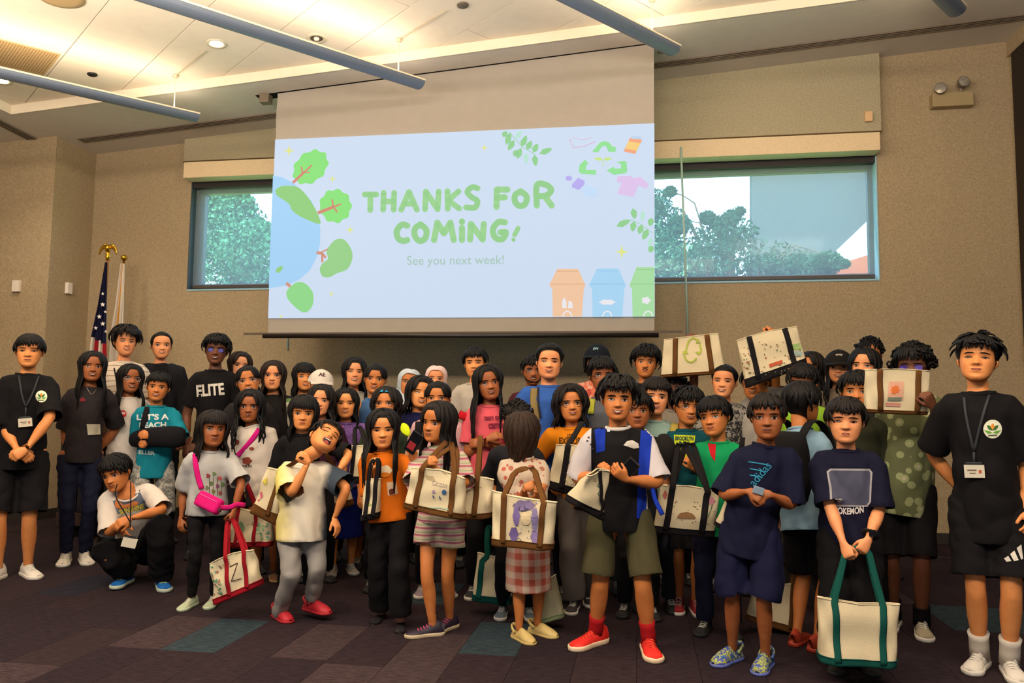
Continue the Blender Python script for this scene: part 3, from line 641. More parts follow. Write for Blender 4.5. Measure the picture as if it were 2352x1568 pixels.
# the projector's light on the room
#area('screen_glow', (-1.95, YS-.05, 3.2), 4.0, 1.9, 26, (.68, .84, 1.0), (math.radians(-90), 0, 0))
# ---------------- outside ----------------
GR = mat('#6f8a4a', .95, 'plain', c2='#5b7440'); 
g_ = boxobj('lawn', (-5, 40, -.3), (140, 62, .2), GR, None); g_['kind'] = 'structure'
bd = empty('neighbouring_building', (6, 16, 0)); tag(bd, 'pale grey building wall outside the right window', 'building'); iv = winv(bd)
BM = mat('#34393f', .9, 'wall', c2='#3c4247')
YB = 14.0
P = [atY(1727, 300, YB), atY(2300, 240, YB), atY(2300, 330, YB), atY(2050, 452, YB), atY(1893, 602, YB), atY(1870, 660, YB), atY(1727, 720, YB)]
o = quadobj('upper_wall', [tuple(p) for p in P], .3, BM, None, None); o.parent = bd; o.data.transform(iv)
P2 = [atY(1700, 700, YB+3), atY(1905, 612, YB+3), atY(2060, 565, YB+3), atY(2400, 470, YB+3), atY(2400, 900, YB+3), atY(1700, 900, YB+3)]
o = quadobj('low_roof', [tuple(p) for p in P2], 1.0, mat('#8a4a34', .9, 'plain'), None, None); o.parent = bd; o.data.transform(iv)
def tree(name, label, base, clusters, nleaf, seed, hue, ls=.12):
    g = np.random.default_rng(seed); e = empty(name, base); tag(e, label, 'tree', None); iv = winv(e)
    tm = Msh(); top = np.mean([c[0] for c in clusters], axis=0)
    tm.add(*tube_geo(smooth_path([base, (np.array(base)+top)/2+[.2, 0, 0], top], 8), np.linspace(.16, .05, 8), n=8), mat('#4a3f33', .9))
    obj('trunk', tm, e, inv=iv)
    for c, r_ in clusters:
        a, b = tube_geo(smooth_path([(np.array(base)+top)/2+[.2, 0, 0], (top+np.array(c))/2, c], 6), np.linspace(.022, .008, 6), n=5); obj('branch', Msh().add(a, b, mat('#4a3f33', .9)), e, inv=iv)
    V = []; F = []
    for k in range(nleaf):
        c, r_ = clusters[g.integers(len(clusters))]; d = g.normal(size=3); d = d/np.linalg.norm(d)*r_*(g.random()**.45); p = np.array(c)+d*np.array([1, 1, .85])
        a = unit(g.normal(size=3)); b = unit(np.cross(a, g.normal(size=3))); s = ls*(.6+.8*g.random())
        V += [p-a*s, p+b*s*.45, p+a*s, p-b*s*.45]; F.append((4*k, 4*k+1, 4*k+2, 4*k+3))
    o = obj('foliage', Msh().add(V, F, mat(hue[0], .8, 'cloth', c2=hue[1])), e, False, inv=iv); o['kind'] = 'stuff'
T = lambda x, y, Y: tuple(atY(x, y, Y))
tree('evergreen_tree', 'soft green leafy tree outside the left window', (T(540, 800, 15)[0], 15, -.2), [(T(500, 560, 15), .75), (T(540, 520, 15), .7), (T(570, 570, 14.6), .75), (T(520, 630, 15), .9), (T(600, 620, 15), .8), (T(480, 480, 15), .45), (T(545, 470, 15), .4), (T(590, 540, 15), .4)], 17000, 3, ('#2f5f45', '#4b8058'), .05)
tree('leafy_tree', 'dark green broad leaf tree outside the right window against the sky', (T(1600, 800, 12)[0], 12, -.2), [(T(1530, 520, 12), .42), (T(1560, 600, 12), .62), (T(1640, 560, 12), .40), (T(1690, 540, 12), .34), (T(1640, 620, 12), .55), (T(1720, 610, 12), .5), (T(1500, 470, 12), .30), (T(1560, 515, 12), .17), (T(1790, 620, 12), .5), (T(1850, 620, 12), .36), (T(1900, 605, 12), .22), (T(1680, 500, 12), .14), (T(1700, 485, 12), .07), (T(1625, 500, 12), .12), (T(1655, 515, 12), .16), (T(1920, 600, 12), .10), (T(1940, 606, 12), .07), (T(1540, 440, 12), .09), (T(1480, 600, 12), .6)], 17000, 5, ('#163828', '#28523c'), .036)
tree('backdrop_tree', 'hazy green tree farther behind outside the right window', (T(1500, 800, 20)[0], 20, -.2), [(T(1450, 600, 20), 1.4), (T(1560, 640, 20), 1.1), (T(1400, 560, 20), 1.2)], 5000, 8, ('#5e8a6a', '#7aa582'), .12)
# ---------------- dark cabinet in the left corner ----------------
cab = empty('dark_cabinet', (-4.85, 6.85, 0)); tag(cab, 'low dark cabinet standing behind the students at the left', 'cabinet'); iv = winv(cab)
DK = mat('#15131c', .6, 'plain'); x0 = onZ(122, 1165, .0)[0]
x0, x1 = atY(124, 1100, 6.6)[0], atY(275, 1100, 6.6)[0]
boxobj('carcass', ((x0+x1)/2, 6.9, .58), (x1-x0-.06, .55, .96), DK, cab, .01, inv=iv); boxobj('worktop', ((x0+x1)/2, 6.88, 1.085), (x1-x0, .62, .04), mat('#1d1b26', .4), cab, .008, inv=iv)
boxobj('plinth', ((x0+x1)/2, 6.92, .05), (x1-x0-.12, .48, .10), BLACK, cab, inv=iv)
for k in range(3):
    w_ = (x1-x0-.1)/3; d_ = boxobj('door', (x0+.05+w_*(k+.5), 6.615, .64), (w_-.012, .022, .80), mat('#191623', .5), cab, .004, inv=iv)
    boxobj('handle', (x0+.05+w_*(k+.5)+w_*.36, 6.595, .8), (.014, .02, .12), mat('#777069', .3, metal=.8), d_, .003, inv=iv)
boxobj('lower_rail', ((x0+x1)/2, 6.612, .17), (x1-x0-.08, .02, .12), mat('#33211a', .6), cab, .003, inv=iv)
# ---------------- flags ----------------
GOLD = mat('#c79a2c', .25, 'metal', metal=.9, name='polished_brass'); POLE = mat('#8a5a2a', .4, 'plain')
def flagset(name, label, topp, Y, cloth, kind):
    top = atY(*topp, Y); e = empty(name, (top[0], Y, 0)); tag(e, label, 'flag', 'flags in the corner'); iv = winv(e)
    obj('pole', Msh().add(*tube_geo([(top[0], Y, .05), (top[0], Y, top[2]-.07)], .014, n=10), POLE), e, inv=iv)
    obj('stand', Msh().add(*lathe([(0, .0), (.17, 0), (.165, .03), (.05, .06), (.03, .12), (0, .12)], (top[0], Y, 0)), GOLD), e, inv=iv)
    if kind == 'eagle':
        z = top[2]; M = Msh(); M.add(*lathe([(0, -.10), (.022, -.09), (.016, -.07), (.03, -.055), (.018, -.04), (.028, -.02), (.012, -.005)], (top[0], Y, z)), GOLD); obj('finial', M, e, inv=iv)
        M = Msh(); M.add(*tube_geo(smooth_path([(top[0], Y, z-.01), (top[0], Y-.01, z+.04), (top[0]-.004, Y-.03, z+.065), (top[0]-.004, Y-.055, z+.06)], 8), [.012, .026, .03, .028, .02, .018, .014, .004], n=10), GOLD); eg = obj('eagle', M, e, inv=iv)
        for s_ in (-1, 1):
            P = smooth_path([(top[0], Y, z+.03), (top[0]+s_*.045, Y, z+.058), (top[0]+s_*.085, Y, z+.02), (top[0]+s_*.10, Y, z-.03)], 9); obj('wing', Msh().add(*tube_geo(P, [.012, .02, .024, .024, .022, .018, .014, .01, .003], [.006]*9, ref=(0, 0, 1), n=8), GOLD), eg, inv=iv)
    else:
        z = top[2]; M = Msh(); t = np.linspace(0, PI, 10); M.add(*lathe([(.036*math.sin(a), -.036*math.cos(a)) for a in t], (top[0], Y, z)), GOLD); M.add(*lathe([(0, -.08), (.014, -.07), (.012, -.03), (.02, -.03)], (top[0], Y, z)), GOLD); obj('finial', M, e, inv=iv)
    cloth(e, iv, top, Y)
def drape(e, iv, Y, rows, mfun, name, nfold=6, seed=1):
    """cloth hanging in folds: rows = (y px, x left px, x right px)"""
    rows = np.array(rows, float); ny = 60; nx = 48; ys = np.linspace(rows[0, 0], rows[-1, 0], ny); V = []; mi = {}
    for j, y in enumerate(ys):
        l = np.interp(y, rows[:, 0], rows[:, 1]); r_ = np.interp(y, rows[:, 0], rows[:, 2]); A, B = atY(l, y, Y), atY(r_, y, Y); w = np.linalg.norm(B-A)
        for i in range(nx):
            u = i/(nx-1); a = math.sin(u*nfold*PI+seed)*.5; f = u+.03*math.sin(u*nfold*2*PI+seed); V.append(A+(B-A)*f+np.array([0, -.02-w*.22*(math.sin(u*nfold*PI*1.3+seed+y*.004)*.5+.5), 0]))
    M = Msh(); F = grid_faces(ny, nx, False); M.add(V, [])
    for q in F:
        i = q[0] % nx; j = q[0]//nx; m = mfun(i/(nx-1), ys[j]); 
        if m not in M.mats: M.mats.append(m)
        M.f.append(q); M.m.append(M.mats.index(m))
    return obj(name, M, e, inv=iv)
NV = mat('#131430', .85, 'cloth'); RD = mat('#8e1420', .85, 'cloth'); WH = mat('#cfc3b4', .85, 'cloth'); GF = mat('#c98a1e', .8, 'cloth')
def us(e, iv, top, Y):
    def m(u, y):
        if u < .05: return GF
        yb = 768+20*u
        if y < yb: return NV
        return WH if (math.floor((u*3.4+(y-yb)*.004)) % 2 == 0) else RD
    o = drape(e, iv, Y, [(603, 244, 250), (700, 228, 249), (770, 214, 248), (900, 200, 250), (1010, 198, 255)], m, 'flag_cloth')
    for sx, sy, r_ in ((236, 674, 4), (236, 699, 6), (242, 716, 4), (228, 727, 6), (236, 743, 6), (220, 753, 5), (243, 761, 4)):
        P = star((sx, sy), r_); t = np.arange(10)*PI/5; rr = np.where(np.arange(10) % 2 == 0, r_, r_*.45); Q = np.stack([sx+rr*np.sin(t), sy-rr*np.cos(t)], 1)
        V, F = tri2d(Q); w = np.array([atY(a, b, Y-.07) for a, b in V]); obj('star', Msh().add(w, F, mat('#e8e2dc', .8)), o, False, inv=winv(e))
def st(e, iv, top, Y):
    drape(e, iv, Y, [(606, 279, 291), (700, 268, 289), (760, 258, 288), (900, 250, 290), (1010, 246, 295)], lambda u, y: GF if (u > .38 and u < .62 and y < 800) or u < .03 else mat('#d8cfc2', .85, 'cloth'), 'flag_cloth', 4, 2)
flagset('standing_flag', 'national flag with stars and red stripes on a brass eagle pole', (248, 578), 7.35, us, 'eagle')
flagset('standing_flag', 'white flag with a gold fringe on a brass ball pole', (285, 592), 7.8, st, 'ball')
# ---------------- people ----------------
HZ = np.array([0, .04, .10, .18, .28, .38, .50, .60, .70, .80, .88, .94, .98, 1.0])
HW = np.array([.10, .17, .222, .262, .29, .312, .328, .333, .330, .305, .255, .19, .115, .01])
HF = np.array([.36, .405, .42, .42, .415, .41, .405, .415, .425, .405, .345, .265, .17, .01])
HB = np.array([-.16, -.06, .04, .14, .24, .33, .41, .45, .465, .44, .385, .30, .18, .01])
def smooth1(x, a, b):
    t = np.clip((x-a)/(b-a), 0, 1); return t*t*(3-2*t)
def head_geo(nz=40, nt=40, child=0.5, jaw=1.0, nose=1.0):
    z = 1-np.cos(np.linspace(0, PI, nz)); z = z/2
    z = np.concatenate([[0.0], np.linspace(.02, .97, nz-4), [.985, .996, 1.0]])
    W = np.interp(z, HZ, HW); Fr = np.interp(z, HZ, HF); Bk = np.interp(z, HZ, HB)
    for _ in range(2):
        for A_ in (W, Fr, Bk): A_[1:-1] = (A_[:-2]+2*A_[1:-1]+A_[2:])/4
    lo = 1-smooth1(z, 0, .45); W = W*(1+lo*(jaw-1)); Fr = Fr-.0*lo
    th = np.linspace(0, 2*PI, nt, endpoint=False); th = th-.42*np.sin(th)      # denser at the face (theta 0 = front)
    c, s = np.cos(th), np.sin(th); e = 2/2.35
    X = W[:, None]*np.sign(s)*np.abs(s)**e; Yc = (Bk-Fr)/2; Yr = (Bk+Fr)/2
    Yv = Yc[:, None]-Yr[:, None]*np.sign(c)*np.abs(c)**e
    Zv = np.repeat(z[:, None], nt, 1)
    fr = np.clip(c, 0, 1)[None]*np.ones_like(X); fr = smooth1(fr, .15, .7)
    g = lambda x0, z0, sx, sz: np.exp(-((X-x0)/sx)**2-((Zv-z0)/sz)**2)
    dn = 0
    # nose
    zr = np.clip((.575-Zv)/(.575-.355), 0, 1); ridge = zr**1.25*(.115*nose); below = smooth1(Zv, .30, .36); ridge = ridge*below*(Zv < .575)
    dn = ridge*np.exp(-(X/(.034+.036*zr))**2)
    dn += .03*nose*(g(.055, .365, .03, .028)+g(-.055, .365, .03, .028))
    dn -= .040*(g(.15, .515, .085, .05)+g(-.15, .515, .085, .05))
    dn += .014*(g(.14, .60, .1, .035)+g(-.14, .60, .1, .035))
    dn += .022*(g(.2, .35, .09, .09)+g(-.2, .35, .09, .09))
    dn += .028*g(0, .235, .13, .07); dn += .014*g(0, .265, .07, .016)+.014*g(0, .205, .06, .016)-.012*g(0, .235, .09, .010); dn += .02*g(0, .06, .08, .05)-.012*g(0, .145, .1, .025)
    Yv = Yv-dn*fr
    V = np.stack([X, Yv, Zv], 2).reshape(-1, 3); F = grid_faces(nz, nt)
    F.append(tuple(range(nt))[::-1]); F.append(tuple(range((nz-1)*nt, nz*nt)))
    return V, F
def ear_geo(s):
    t = np.linspace(0, 1, 7); P = np.stack([s*(.315+.045*np.sin(t*PI)), .02+.035*t, .56-.20*t], 1)
    return tube_geo(P, [.02, .05, .062, .06, .05, .042, .02], [.012, .022, .024, .022, .02, .02, .012], ref=(0, 1, 0), n=8)
_hd = {}
def head_variant(child, jaw, nose, detail):
    k = (round(jaw, 2), round(nose, 2), detail)
    if k not in _hd:
        V, F = head_geo(46 if detail else 34, 44 if detail else 32, child, jaw, nose)
        M = Msh().add(V, F); 
        for s in (-1, 1): M.add(*ear_geo(s))
        Vv = M.verts(); _hd[k] = (Vv, M.f, BVHTree.FromPolygons([tuple(v) for v in V], F))
    return _hd[k]
def head_scalp(th, z, off):
    """a point of the skull: th 0 = front, z 0..1, lifted by off"""
    W = np.interp(z, HZ, HW); Fr = np.interp(z, HZ, HF); Bk = np.interp(z, HZ, HB); e = 2/2.3
    c, s = np.cos(th), np.sin(th); x = (W+off)*np.sign(s)*np.abs(s)**e; y = (Bk-Fr)/2-((Bk+Fr)/2+off)*np.sign(c)*np.abs(c)**e
    return np.stack(np.broadcast_arrays(x, y, z), -1)
def dome(th, phi, off):
    """a point over the cranium, phi 0 = crown, 90 = brow level"""
    th = np.asarray(th, float); phi = np.asarray(phi, float); cz = .56
    ax, yf, yb, az = .335+off, .415+off, .46+off, .44+off
    s = np.sin(phi); x = ax*s*np.sin(th); c = np.cos(th); y = np.where(c > 0, -yf*c*s, -yb*c*s)+.01; z = cz+az*np.cos(phi)
    return np.stack([x, y, z], -1)

# --- hands (unit: 1 = wrist to middle finger tip), +X along the fingers, +Z back of the hand, thumb at +Y
_hands = {}
def hand_geo(curl, spread=.5, thumb=.5, vox=.026):
    key = (curl, spread, thumb, vox)
    if key in _hands: return _hands[key]
    M = Msh()
    P = [(-.10, 0, 0), (-.02, 0, 0), (.10, .0, 0), (.25, .0, .005), (.40, 0, .01), (.48, 0, .005)]
    M.add(*tube_geo(P, [.145, .15, .18, .215, .225, .19], [.11, .105, .095, .085, .075, .05], ref=(0, 1, 0), n=12))
    L_ = {0: .42, 1: .50, 2: .46, 3: .36}
    for i in range(4):
        y = .165-.11*i; a0 = (1.5-i)*.10*spread; p = np.array([.42-.02*abs(i-1.2), y, .005]); d = 0.0; pts = [p-np.array([.10, 0, 0]), p]
        seg = [L_[i]*.45, L_[i]*.30, L_[i]*.25]; bends = np.array([55, 75, 45])*PI/180*curl+.12
        for s_, b in zip(seg, bends):
            d += b; dirv = np.array([math.cos(d)*math.cos(a0), math.cos(d)*math.sin(a0), -math.sin(d)]); pts.append(pts[-1]+dirv*s_*.5); pts.append(pts[-2]+dirv*s_)
        r0 = .056-.004*(i == 3); rr = np.linspace(r0, r0*.78, len(pts)); rr[-1] *= .72
        M.add(*tube_geo(pts, rr, ref=(0, 1, 0), n=8))
    # thumb
    d0 = np.array([.62, .62, -.28]); d0 = unit(d0+np.array([0, -.35*thumb*curl, -.5*curl*thumb])); d1 = unit(d0+np.array([.5, -.25*thumb-.35*curl, -.15-.3*curl])); d2 = unit(d1+np.array([.2, -.3*curl, -.2*curl]))
    p = np.array([.10, .11, -.02]); q = [p-d0*.05, p, p+d0*.11, p+d0*.20]; q += [q[-1]+d1*.09, q[-1]+d1*.17]; q += [q[-1]+d2*.07, q[-1]+d2*.12]
    M.add(*tube_geo(q, [.07, .08, .078, .068, .062, .06, .056, .036], ref=(0, 0, 1), n=8))
    V, N, F = remesh(M, vox, 2, .4); keep = V[:, 0] > -.03; F = F[keep[F].all(1)]
    _hands[key] = (V, F); return V, F

def ik(S_, T_, l1, l2, pole):
    S_, T_, pole = map(lambda v: np.asarray(v, float), (S_, T_, pole)); d = T_-S_; L_ = np.linalg.norm(d); mx = (l1+l2)*.995
    if L_ > mx:
        k = min(L_/mx, 1.14); l1 *= k; l2 *= k
        if L_ > (l1+l2)*.998: d = d/L_*(l1+l2)*.998; L_ = (l1+l2)*.998; T_ = S_+d
    L_ = max(L_, abs(l1-l2)+.01); u = d/np.linalg.norm(d); a = (l1*l1-l2*l2+L_*L_)/(2*L_); h = math.sqrt(max(l1*l1-a*a, 1e-6)); p = pole-S_; p = p-(p@u)*u
    if np.linalg.norm(p) < 1e-4: p = np.array([0, 0, -1.0])-u*(-u[2])
    return S_+u*a+unit(p)*h, T_

def Rz(a): c, s = math.cos(a), math.sin(a); return np.array([[c, -s, 0], [s, c, 0], [0, 0, 1.0]])
def Rx(a): c, s = math.cos(a), math.sin(a); return np.array([[1, 0, 0], [0, c, -s], [0, s, c]])
def Ry(a): c, s = math.cos(a), math.sin(a); return np.array([[c, 0, s], [0, 1, 0], [-s, 0, c]])
SK = {'light': ('#d88a5a', '#e29866', '#b0604e'), 'asian': ('#d4854a', '#df9356', '#ad5a45'), 'tan': ('#b96e38', '#c57a42', '#92493a'), 'brown': ('#90502a', '#9f5d34', '#75392e'), 'deep': ('#633824', '#71432c', '#552a24'), 'fair': ('#e09a70', '#eaa77c', '#bb6457')}
HC = {'black': ('#060506', '#0f0c0d'), 'dark': ('#0b0807', '#18100e'), 'brown': ('#150d0a', '#271813'), 'midbrown': ('#1f130d', '#352318')}

def skinmat(t): a = SK[t]; return mat(a[0], .55, 'skin', c2=a[1], name='skin_'+t)
PEOPLE = {}
def person(pid, x, top, label, Y=None, feet=None, hp=None, chin=None, turn=0, skin='tan', hair=('short', 'black'), shirt=None, pants=None, shoes=None,
           head=(0, 0, 0), mouth='smile', aL=None, aR=None, build=1.0, H=None, glasses=None, front=True, joints=None, feetdir=(-8, 8), jaw=1.0, nose=1.0, sock=None, brow=1.0, eyes='open', lean=0.0, handL=None, handR=None, cat='person', fbeard=None, stance=1.0, group=None, headpx=None):
    """one standing figure. x, top = pixel of the head's middle and the hair's top; feet = pixels of the two soles, image left first"""
    R_ = random.Random(pid*17+5)
    if feet:
        fw = [onZ(a, b) for a, b in feet]
        if Y is None: Y = (fw[0][1]+fw[1][1])/2
    d_head = atY(x, top, Y); X0 = d_head[0]
    if H is None: H = d_head[2]
    if feet: cx = (fw[0][0]+fw[1][0])/2; cy = (fw[0][1]+fw[1][1])/2
    else: cx, cy = X0, Y
    yaw = math.atan2(-X0, Y)+math.radians(turn)
    root = empty('person', (cx, cy, 0), yaw); tag(root, label, cat, group)
    Rw = Rz(yaw); inv = np.eye(4); inv[:3, :3] = Rw.T; inv[:3, 3] = -Rw.T@np.array([cx, cy, 0])
    W2L = lambda p: Rw.T@(np.asarray(p, float)-np.array([cx, cy, 0])); L2W = lambda p: Rw@np.asarray(p, float)+np.array([cx, cy, 0])
    def PXL(v, dflt=0.0):   # pixel (x, y, forward metres) -> local
        return W2L(atY(v[0], v[1], Y-(v[2] if len(v) > 2 else dflt)))
    hl = .156+.042*H; up = .022; f = front
    hx = W2L((X0, Y, 0))[0]; hyy = W2L((X0, Y, 0))[1]
    chz = H-up-hl
    J = {}
    J['neck'] = np.array([hx*.9, hyy*.9+.0, chz-.018*H]); sb = J['neck']
    J['hipc'] = np.array([lean*.0+hx*.15, hyy*.15, .495*H])
    if joints:
        for k in ('neck', 'hipc'):
            if k in joints: J[k] = PXL(joints[k])
        sb = J['neck']
    tall = min(1, max(0, (H-1.3)/.4)); sw = (.090-.014*tall)*H*build; bw_ = min(1.0+.55*(build-1), 1.3)
    sz = sb[2]-.052*H
    J['shL'] = np.array([sb[0]-sw, sb[1], sz]); J['shR'] = np.array([sb[0]+sw, sb[1], sz])
    hw = .052*H
    J['hipL'] = J['hipc']+[-hw, 0, 0]; J['hipR'] = J['hipc']+[hw, 0, 0]
    if feet:
        a = W2L(fw[0]); b = W2L(fw[1]); J['anL'] = np.array([a[0], a[1]+.02, .048*H]); J['anR'] = np.array([b[0], b[1]+.02, .048*H])
    else:
        g = .06*H*stance; J['anL'] = np.array([-g, R_.uniform(-.03, .03), .048*H]); J['anR'] = np.array([g, R_.uniform(-.03, .03), .048*H])
    if abs(turn) > 100 and feet: J['anL'], J['anR'] = J['anR'], J['anL']
    swap = abs(turn) > 100
    if joints:
        for k, v in joints.items():
            if k not in ('neck', 'hipc'): J[k] = PXL(v)
    for s in 'LR':
        if 'kn'+s not in J:
            m = (J['hip'+s]+J['an'+s])/2; skt = bool(pants) and pants.get('type') == 'skirt'; K, _ = ik(J['hip'+s], J['an'+s], .24*H, .225*H, m+np.array([0, -1, 0])); J['kn'+s] = K if not skt else m*.6+K*.4
    for s, A_, sg in (('L', aL, -1), ('R', aR, 1)):
        S_ = J['sh'+s]
        if A_ is None: A_ = 'down'
        if A_ == 'down': T_ = S_+np.array([sg*.035*H, -.035*H, -.30*H]); pole = S_+np.array([sg*.07, .10, -.15])
        elif A_ == 'back': T_ = S_+np.array([-sg*.03*H, .09*H, -.27*H]); pole = S_+np.array([sg*.12, .12, -.2])
        elif A_ == 'clasp': T_ = np.array([sb[0]+sg*.028, sb[1]-.12*H, J['hipc'][2]+.03*H]); pole = S_+np.array([sg*.2, .0, -.15])
        elif A_ == 'hold': T_ = np.array([sb[0]+sg*.05, sb[1]-.16*H, sb[2]-.20*H]); pole = S_+np.array([sg*.16, .02, -.3])
        else:
            w = A_[0]; T_ = PXL(w, .12); pole = PXL(A_[1], .02) if len(A_) > 1 and A_[1] is not None else S_+np.array([sg*.12, .03, -.25])
        E_, T_ = ik(S_, T_, .172*H, .148*H, pole); J['el'+s] = E_; J['wr'+s] = T_
    k_ = H/1.7
    # ---- body ----
    B = Msh(); sk = skinmat(skin)
    lat = unit(J['shR']-J['shL']); 
    tor = [(J['hipc']+[0, 0, -.05*H], .062, .045), (J['hipc']+[0, 0, .03*H], .074, .055), (J['hipc']*.6+sb*.4, .062*bw_, .046*bw_), (J['hipc']*.25+sb*.75, .076*bw_, .052*bw_), (sb+[0, 0, -.045*H], .082*bw_, .044), (sb+[0, 0, -.014*H], .048, .04), (sb+[0, 0, .008*H], .032, .033)]
    hsc = hl; hr = Rz(math.radians(head[0]))@Rx(math.radians(-head[1]))@Ry(math.radians(head[2]))
    # head origin: chin point; pivot under the ears
    piv = np.array([0, .10, .12]); hp_ = np.array([sb[0]*1.0+(hx-sb[0]), sb[1]-.012+(hyy-sb[1]), chz]) if headpx is None else PXL(headpx)
    wf = np.array([1.09-.03*(H > 1.6), 1.0, 1.0])
    def HD(v): v = np.asarray(v, float)*wf; return (v-piv)@hr.T*hsc+piv*hsc+hp_
    nr = (.030)*(.62+.42*k_)*1.75*(.80+.5*(build-1))
    neckP = smooth_path([sb+[0, .01, -.03*H], sb+[0, .004, .02*H], HD((0, .10, .10)), HD((0, .11, .25))], 7)
    C = np.array([p[0] for p in tor]); tk = .78 if shirt else 1.0; tv, tf = tube_geo(C, [a*H*tk for _, a, b in tor], [b*H*tk for _, a, b in tor], ref=lat, n=16); B.add(tv, tf, sk)
    B.add(*tube_geo(neckP, nr*np.linspace(1.15, 1, 7), nr*np.linspace(1.05, .98, 7), ref=(1, 0, 0), n=14), sk)
    arm_r = []
    for s in 'LR':
        S_, E_, T_ = J['sh'+s], J['el'+s], J['wr'+s]
        P = np.array([S_*(1-t)+E_*t for t in (0, .15, .35, .6, .85)]+[E_*.5+(S_*.06+T_*.06+E_*.88)*.5]+[E_*(1-t)+T_*t for t in (.12, .3, .5, .75, .93, 1)])
        r_ = np.array([.040, .041, .036, .031, .0275, .0275, .0275, .0285, .0265, .021, .0185, .018])*H*(.80+1.0*(build-1))
        if shirt and shirt.get('sleeve', .72) > 0: r_[:4] *= np.array([.74, .74, .8, .92])
        rb = r_.copy(); rb[-3:] *= .86
        P0 = np.vstack([S_+(sb-S_)*.45+[0, 0, -.02*H], P]); B.add(*tube_geo(P0, np.r_[.026*H, r_], np.r_[.026*H, rb], ref=(0, 1, .01), n=12), sk)
    for s in 'LR':
        A_, K_, N_ = J['hip'+s], J['kn'+s], J['an'+s]
        P = np.array([A_*(1-t)+K_*t for t in (-.12, .1, .35, .6, .85)]+[K_*.9+(A_+N_)*.05]+[K_*(1-t)+N_*t for t in (.12, .3, .5, .75, .95, 1.05)])
        P[7:9, 1] += .006
        r_ = np.array([.05, .056, .05, .043, .036, .035, .034, .036, .034, .026, .0225, .023])*H*(.82+1.0*(build-1))
        B.add(*tube_geo(P, r_, r_*1.04, ref=(1, 0, 0), n=12), sk)
    vox = .0145 if f else .021
    V, N, F = remesh(B, vox*max(.85, k_), 2, .5)
    bm = bmesh.new()
    # hands
    parts = [(V, F, None)]
    cutm = np.ones(len(V), bool)
    hands = []
    for s, sg, hs in (('L', -1, handL), ('R', 1, handR)):
        hs = hs or {}; E_, T_ = J['el'+s], J['wr'+s]; fd = unit(T_-E_)
        a = np.array(hs['dir'], float) if 'dir' in hs else fd*1.0+np.array([0, -.10, -.06]); a = unit(a)
        bk = np.array(hs['back'], float) if 'back' in hs else np.array([sg*.75, -.55, .1]); z = unit(bk-(bk@a)*a); y = np.cross(z, a)
        # thumb side: forward / up
        tdir = np.array(hs['thumb'], float) if 'thumb' in hs else np.array([-sg*.2, -1, .35])
        hv, hf = hand_geo(hs.get('curl', .35 if hs.get('grip') is None else .95), hs.get('spread', .5), hs.get('th', .5), .036 if f else .05)
        fl_ = 1 if y@tdir > 0 else -1
        Q = hv*np.array([1, fl_, 1]); hlgt = .098*H*(1.04-.04*k_)
        Hm = (Q*hlgt)@np.stack([a, y, z])+T_; HF_ = hf if fl_ > 0 else hf[:, ::-1]
        near = ((V-(T_-fd*.012))@fd > 0) & (np.linalg.norm(V-T_, axis=1) < .05*H); cutm &= ~near
        hands.append((Hm, HF_, T_))
    hV, hF, hb = head_variant(0, jaw, nose, f); HVt = HD(hV)
    ncut = (V-neckP[-2])@unit(neckP[-1]-neckP[-2]) > 0; 
    Fk = F[cutm[F].all(1)]
    M = Msh(); M.add(V, Fk, sk)
    MM = M.data('body')
    b2 = bmesh.new(); b2.from_mesh(MM); bpy.data.meshes.remove(MM)
    lo = [v for v in b2.verts if not v.link_faces]; bmesh.ops.delete(b2, geom=lo, context='VERTS')
    for Hm, HF_, T_ in hands:
        old = [e for e in b2.edges if e.is_boundary and np.linalg.norm(np.array(e.verts[0].co)-T_) < .06*H]
        used = np.unique(HF_); mp = {}
        for i in used: mp[i] = b2.verts.new(Hm[i])
        nf = []
        for q in HF_:
            try: nf.append(b2.faces.new([mp[i] for i in q]))
            except ValueError: pass
        new = list({e for fc in nf for e in fc.edges if e.is_boundary})
        try: bmesh.ops.bridge_loops(b2, edges=old+new)
        except Exception: pass
    mp = [b2.verts.new(v) for v in HVt]
    for q in hF:
        try: b2.faces.new([mp[i] for i in q])
        except ValueError: pass
    me = bpy.data.meshes.new('body'); b2.to_mesh(me); b2.free(); me.materials.append(sk)
    body = obj('body', me, root)
    info = dict(root=root, J=J, H=H, inv=inv, HD=HD, L2W=L2W, W2L=W2L, hsc=hsc, hr=hr, yaw=yaw, Y=Y, skin=skin, bv={}, front=f, sb=sb, k=k_)
    PEOPLE[pid] = info
    # ---- face ----
    def fs(x_, z_, off=0.0):
        r0 = hb.ray_cast(Vector((x_, -2, z_)), Vector((0, 1, 0))); y_ = r0[0].y if r0[0] is not None else -.4
        return np.array([x_, y_-off, z_])
    def sheet(name, outline, off, m, bulge=0.0, z=None):
        Vt, Ft = tri2d(outline, .05); c = Vt.mean(0); rad = np.abs(Vt-c).max(0)+1e-6
        W_ = [fs(a, b, off+bulge*max(0, 1-((a-c[0])/rad[0])**2-((b-c[1])/rad[1])**2)) for a, b in Vt]
        return HD(W_), [q[::-1] for q in Ft]
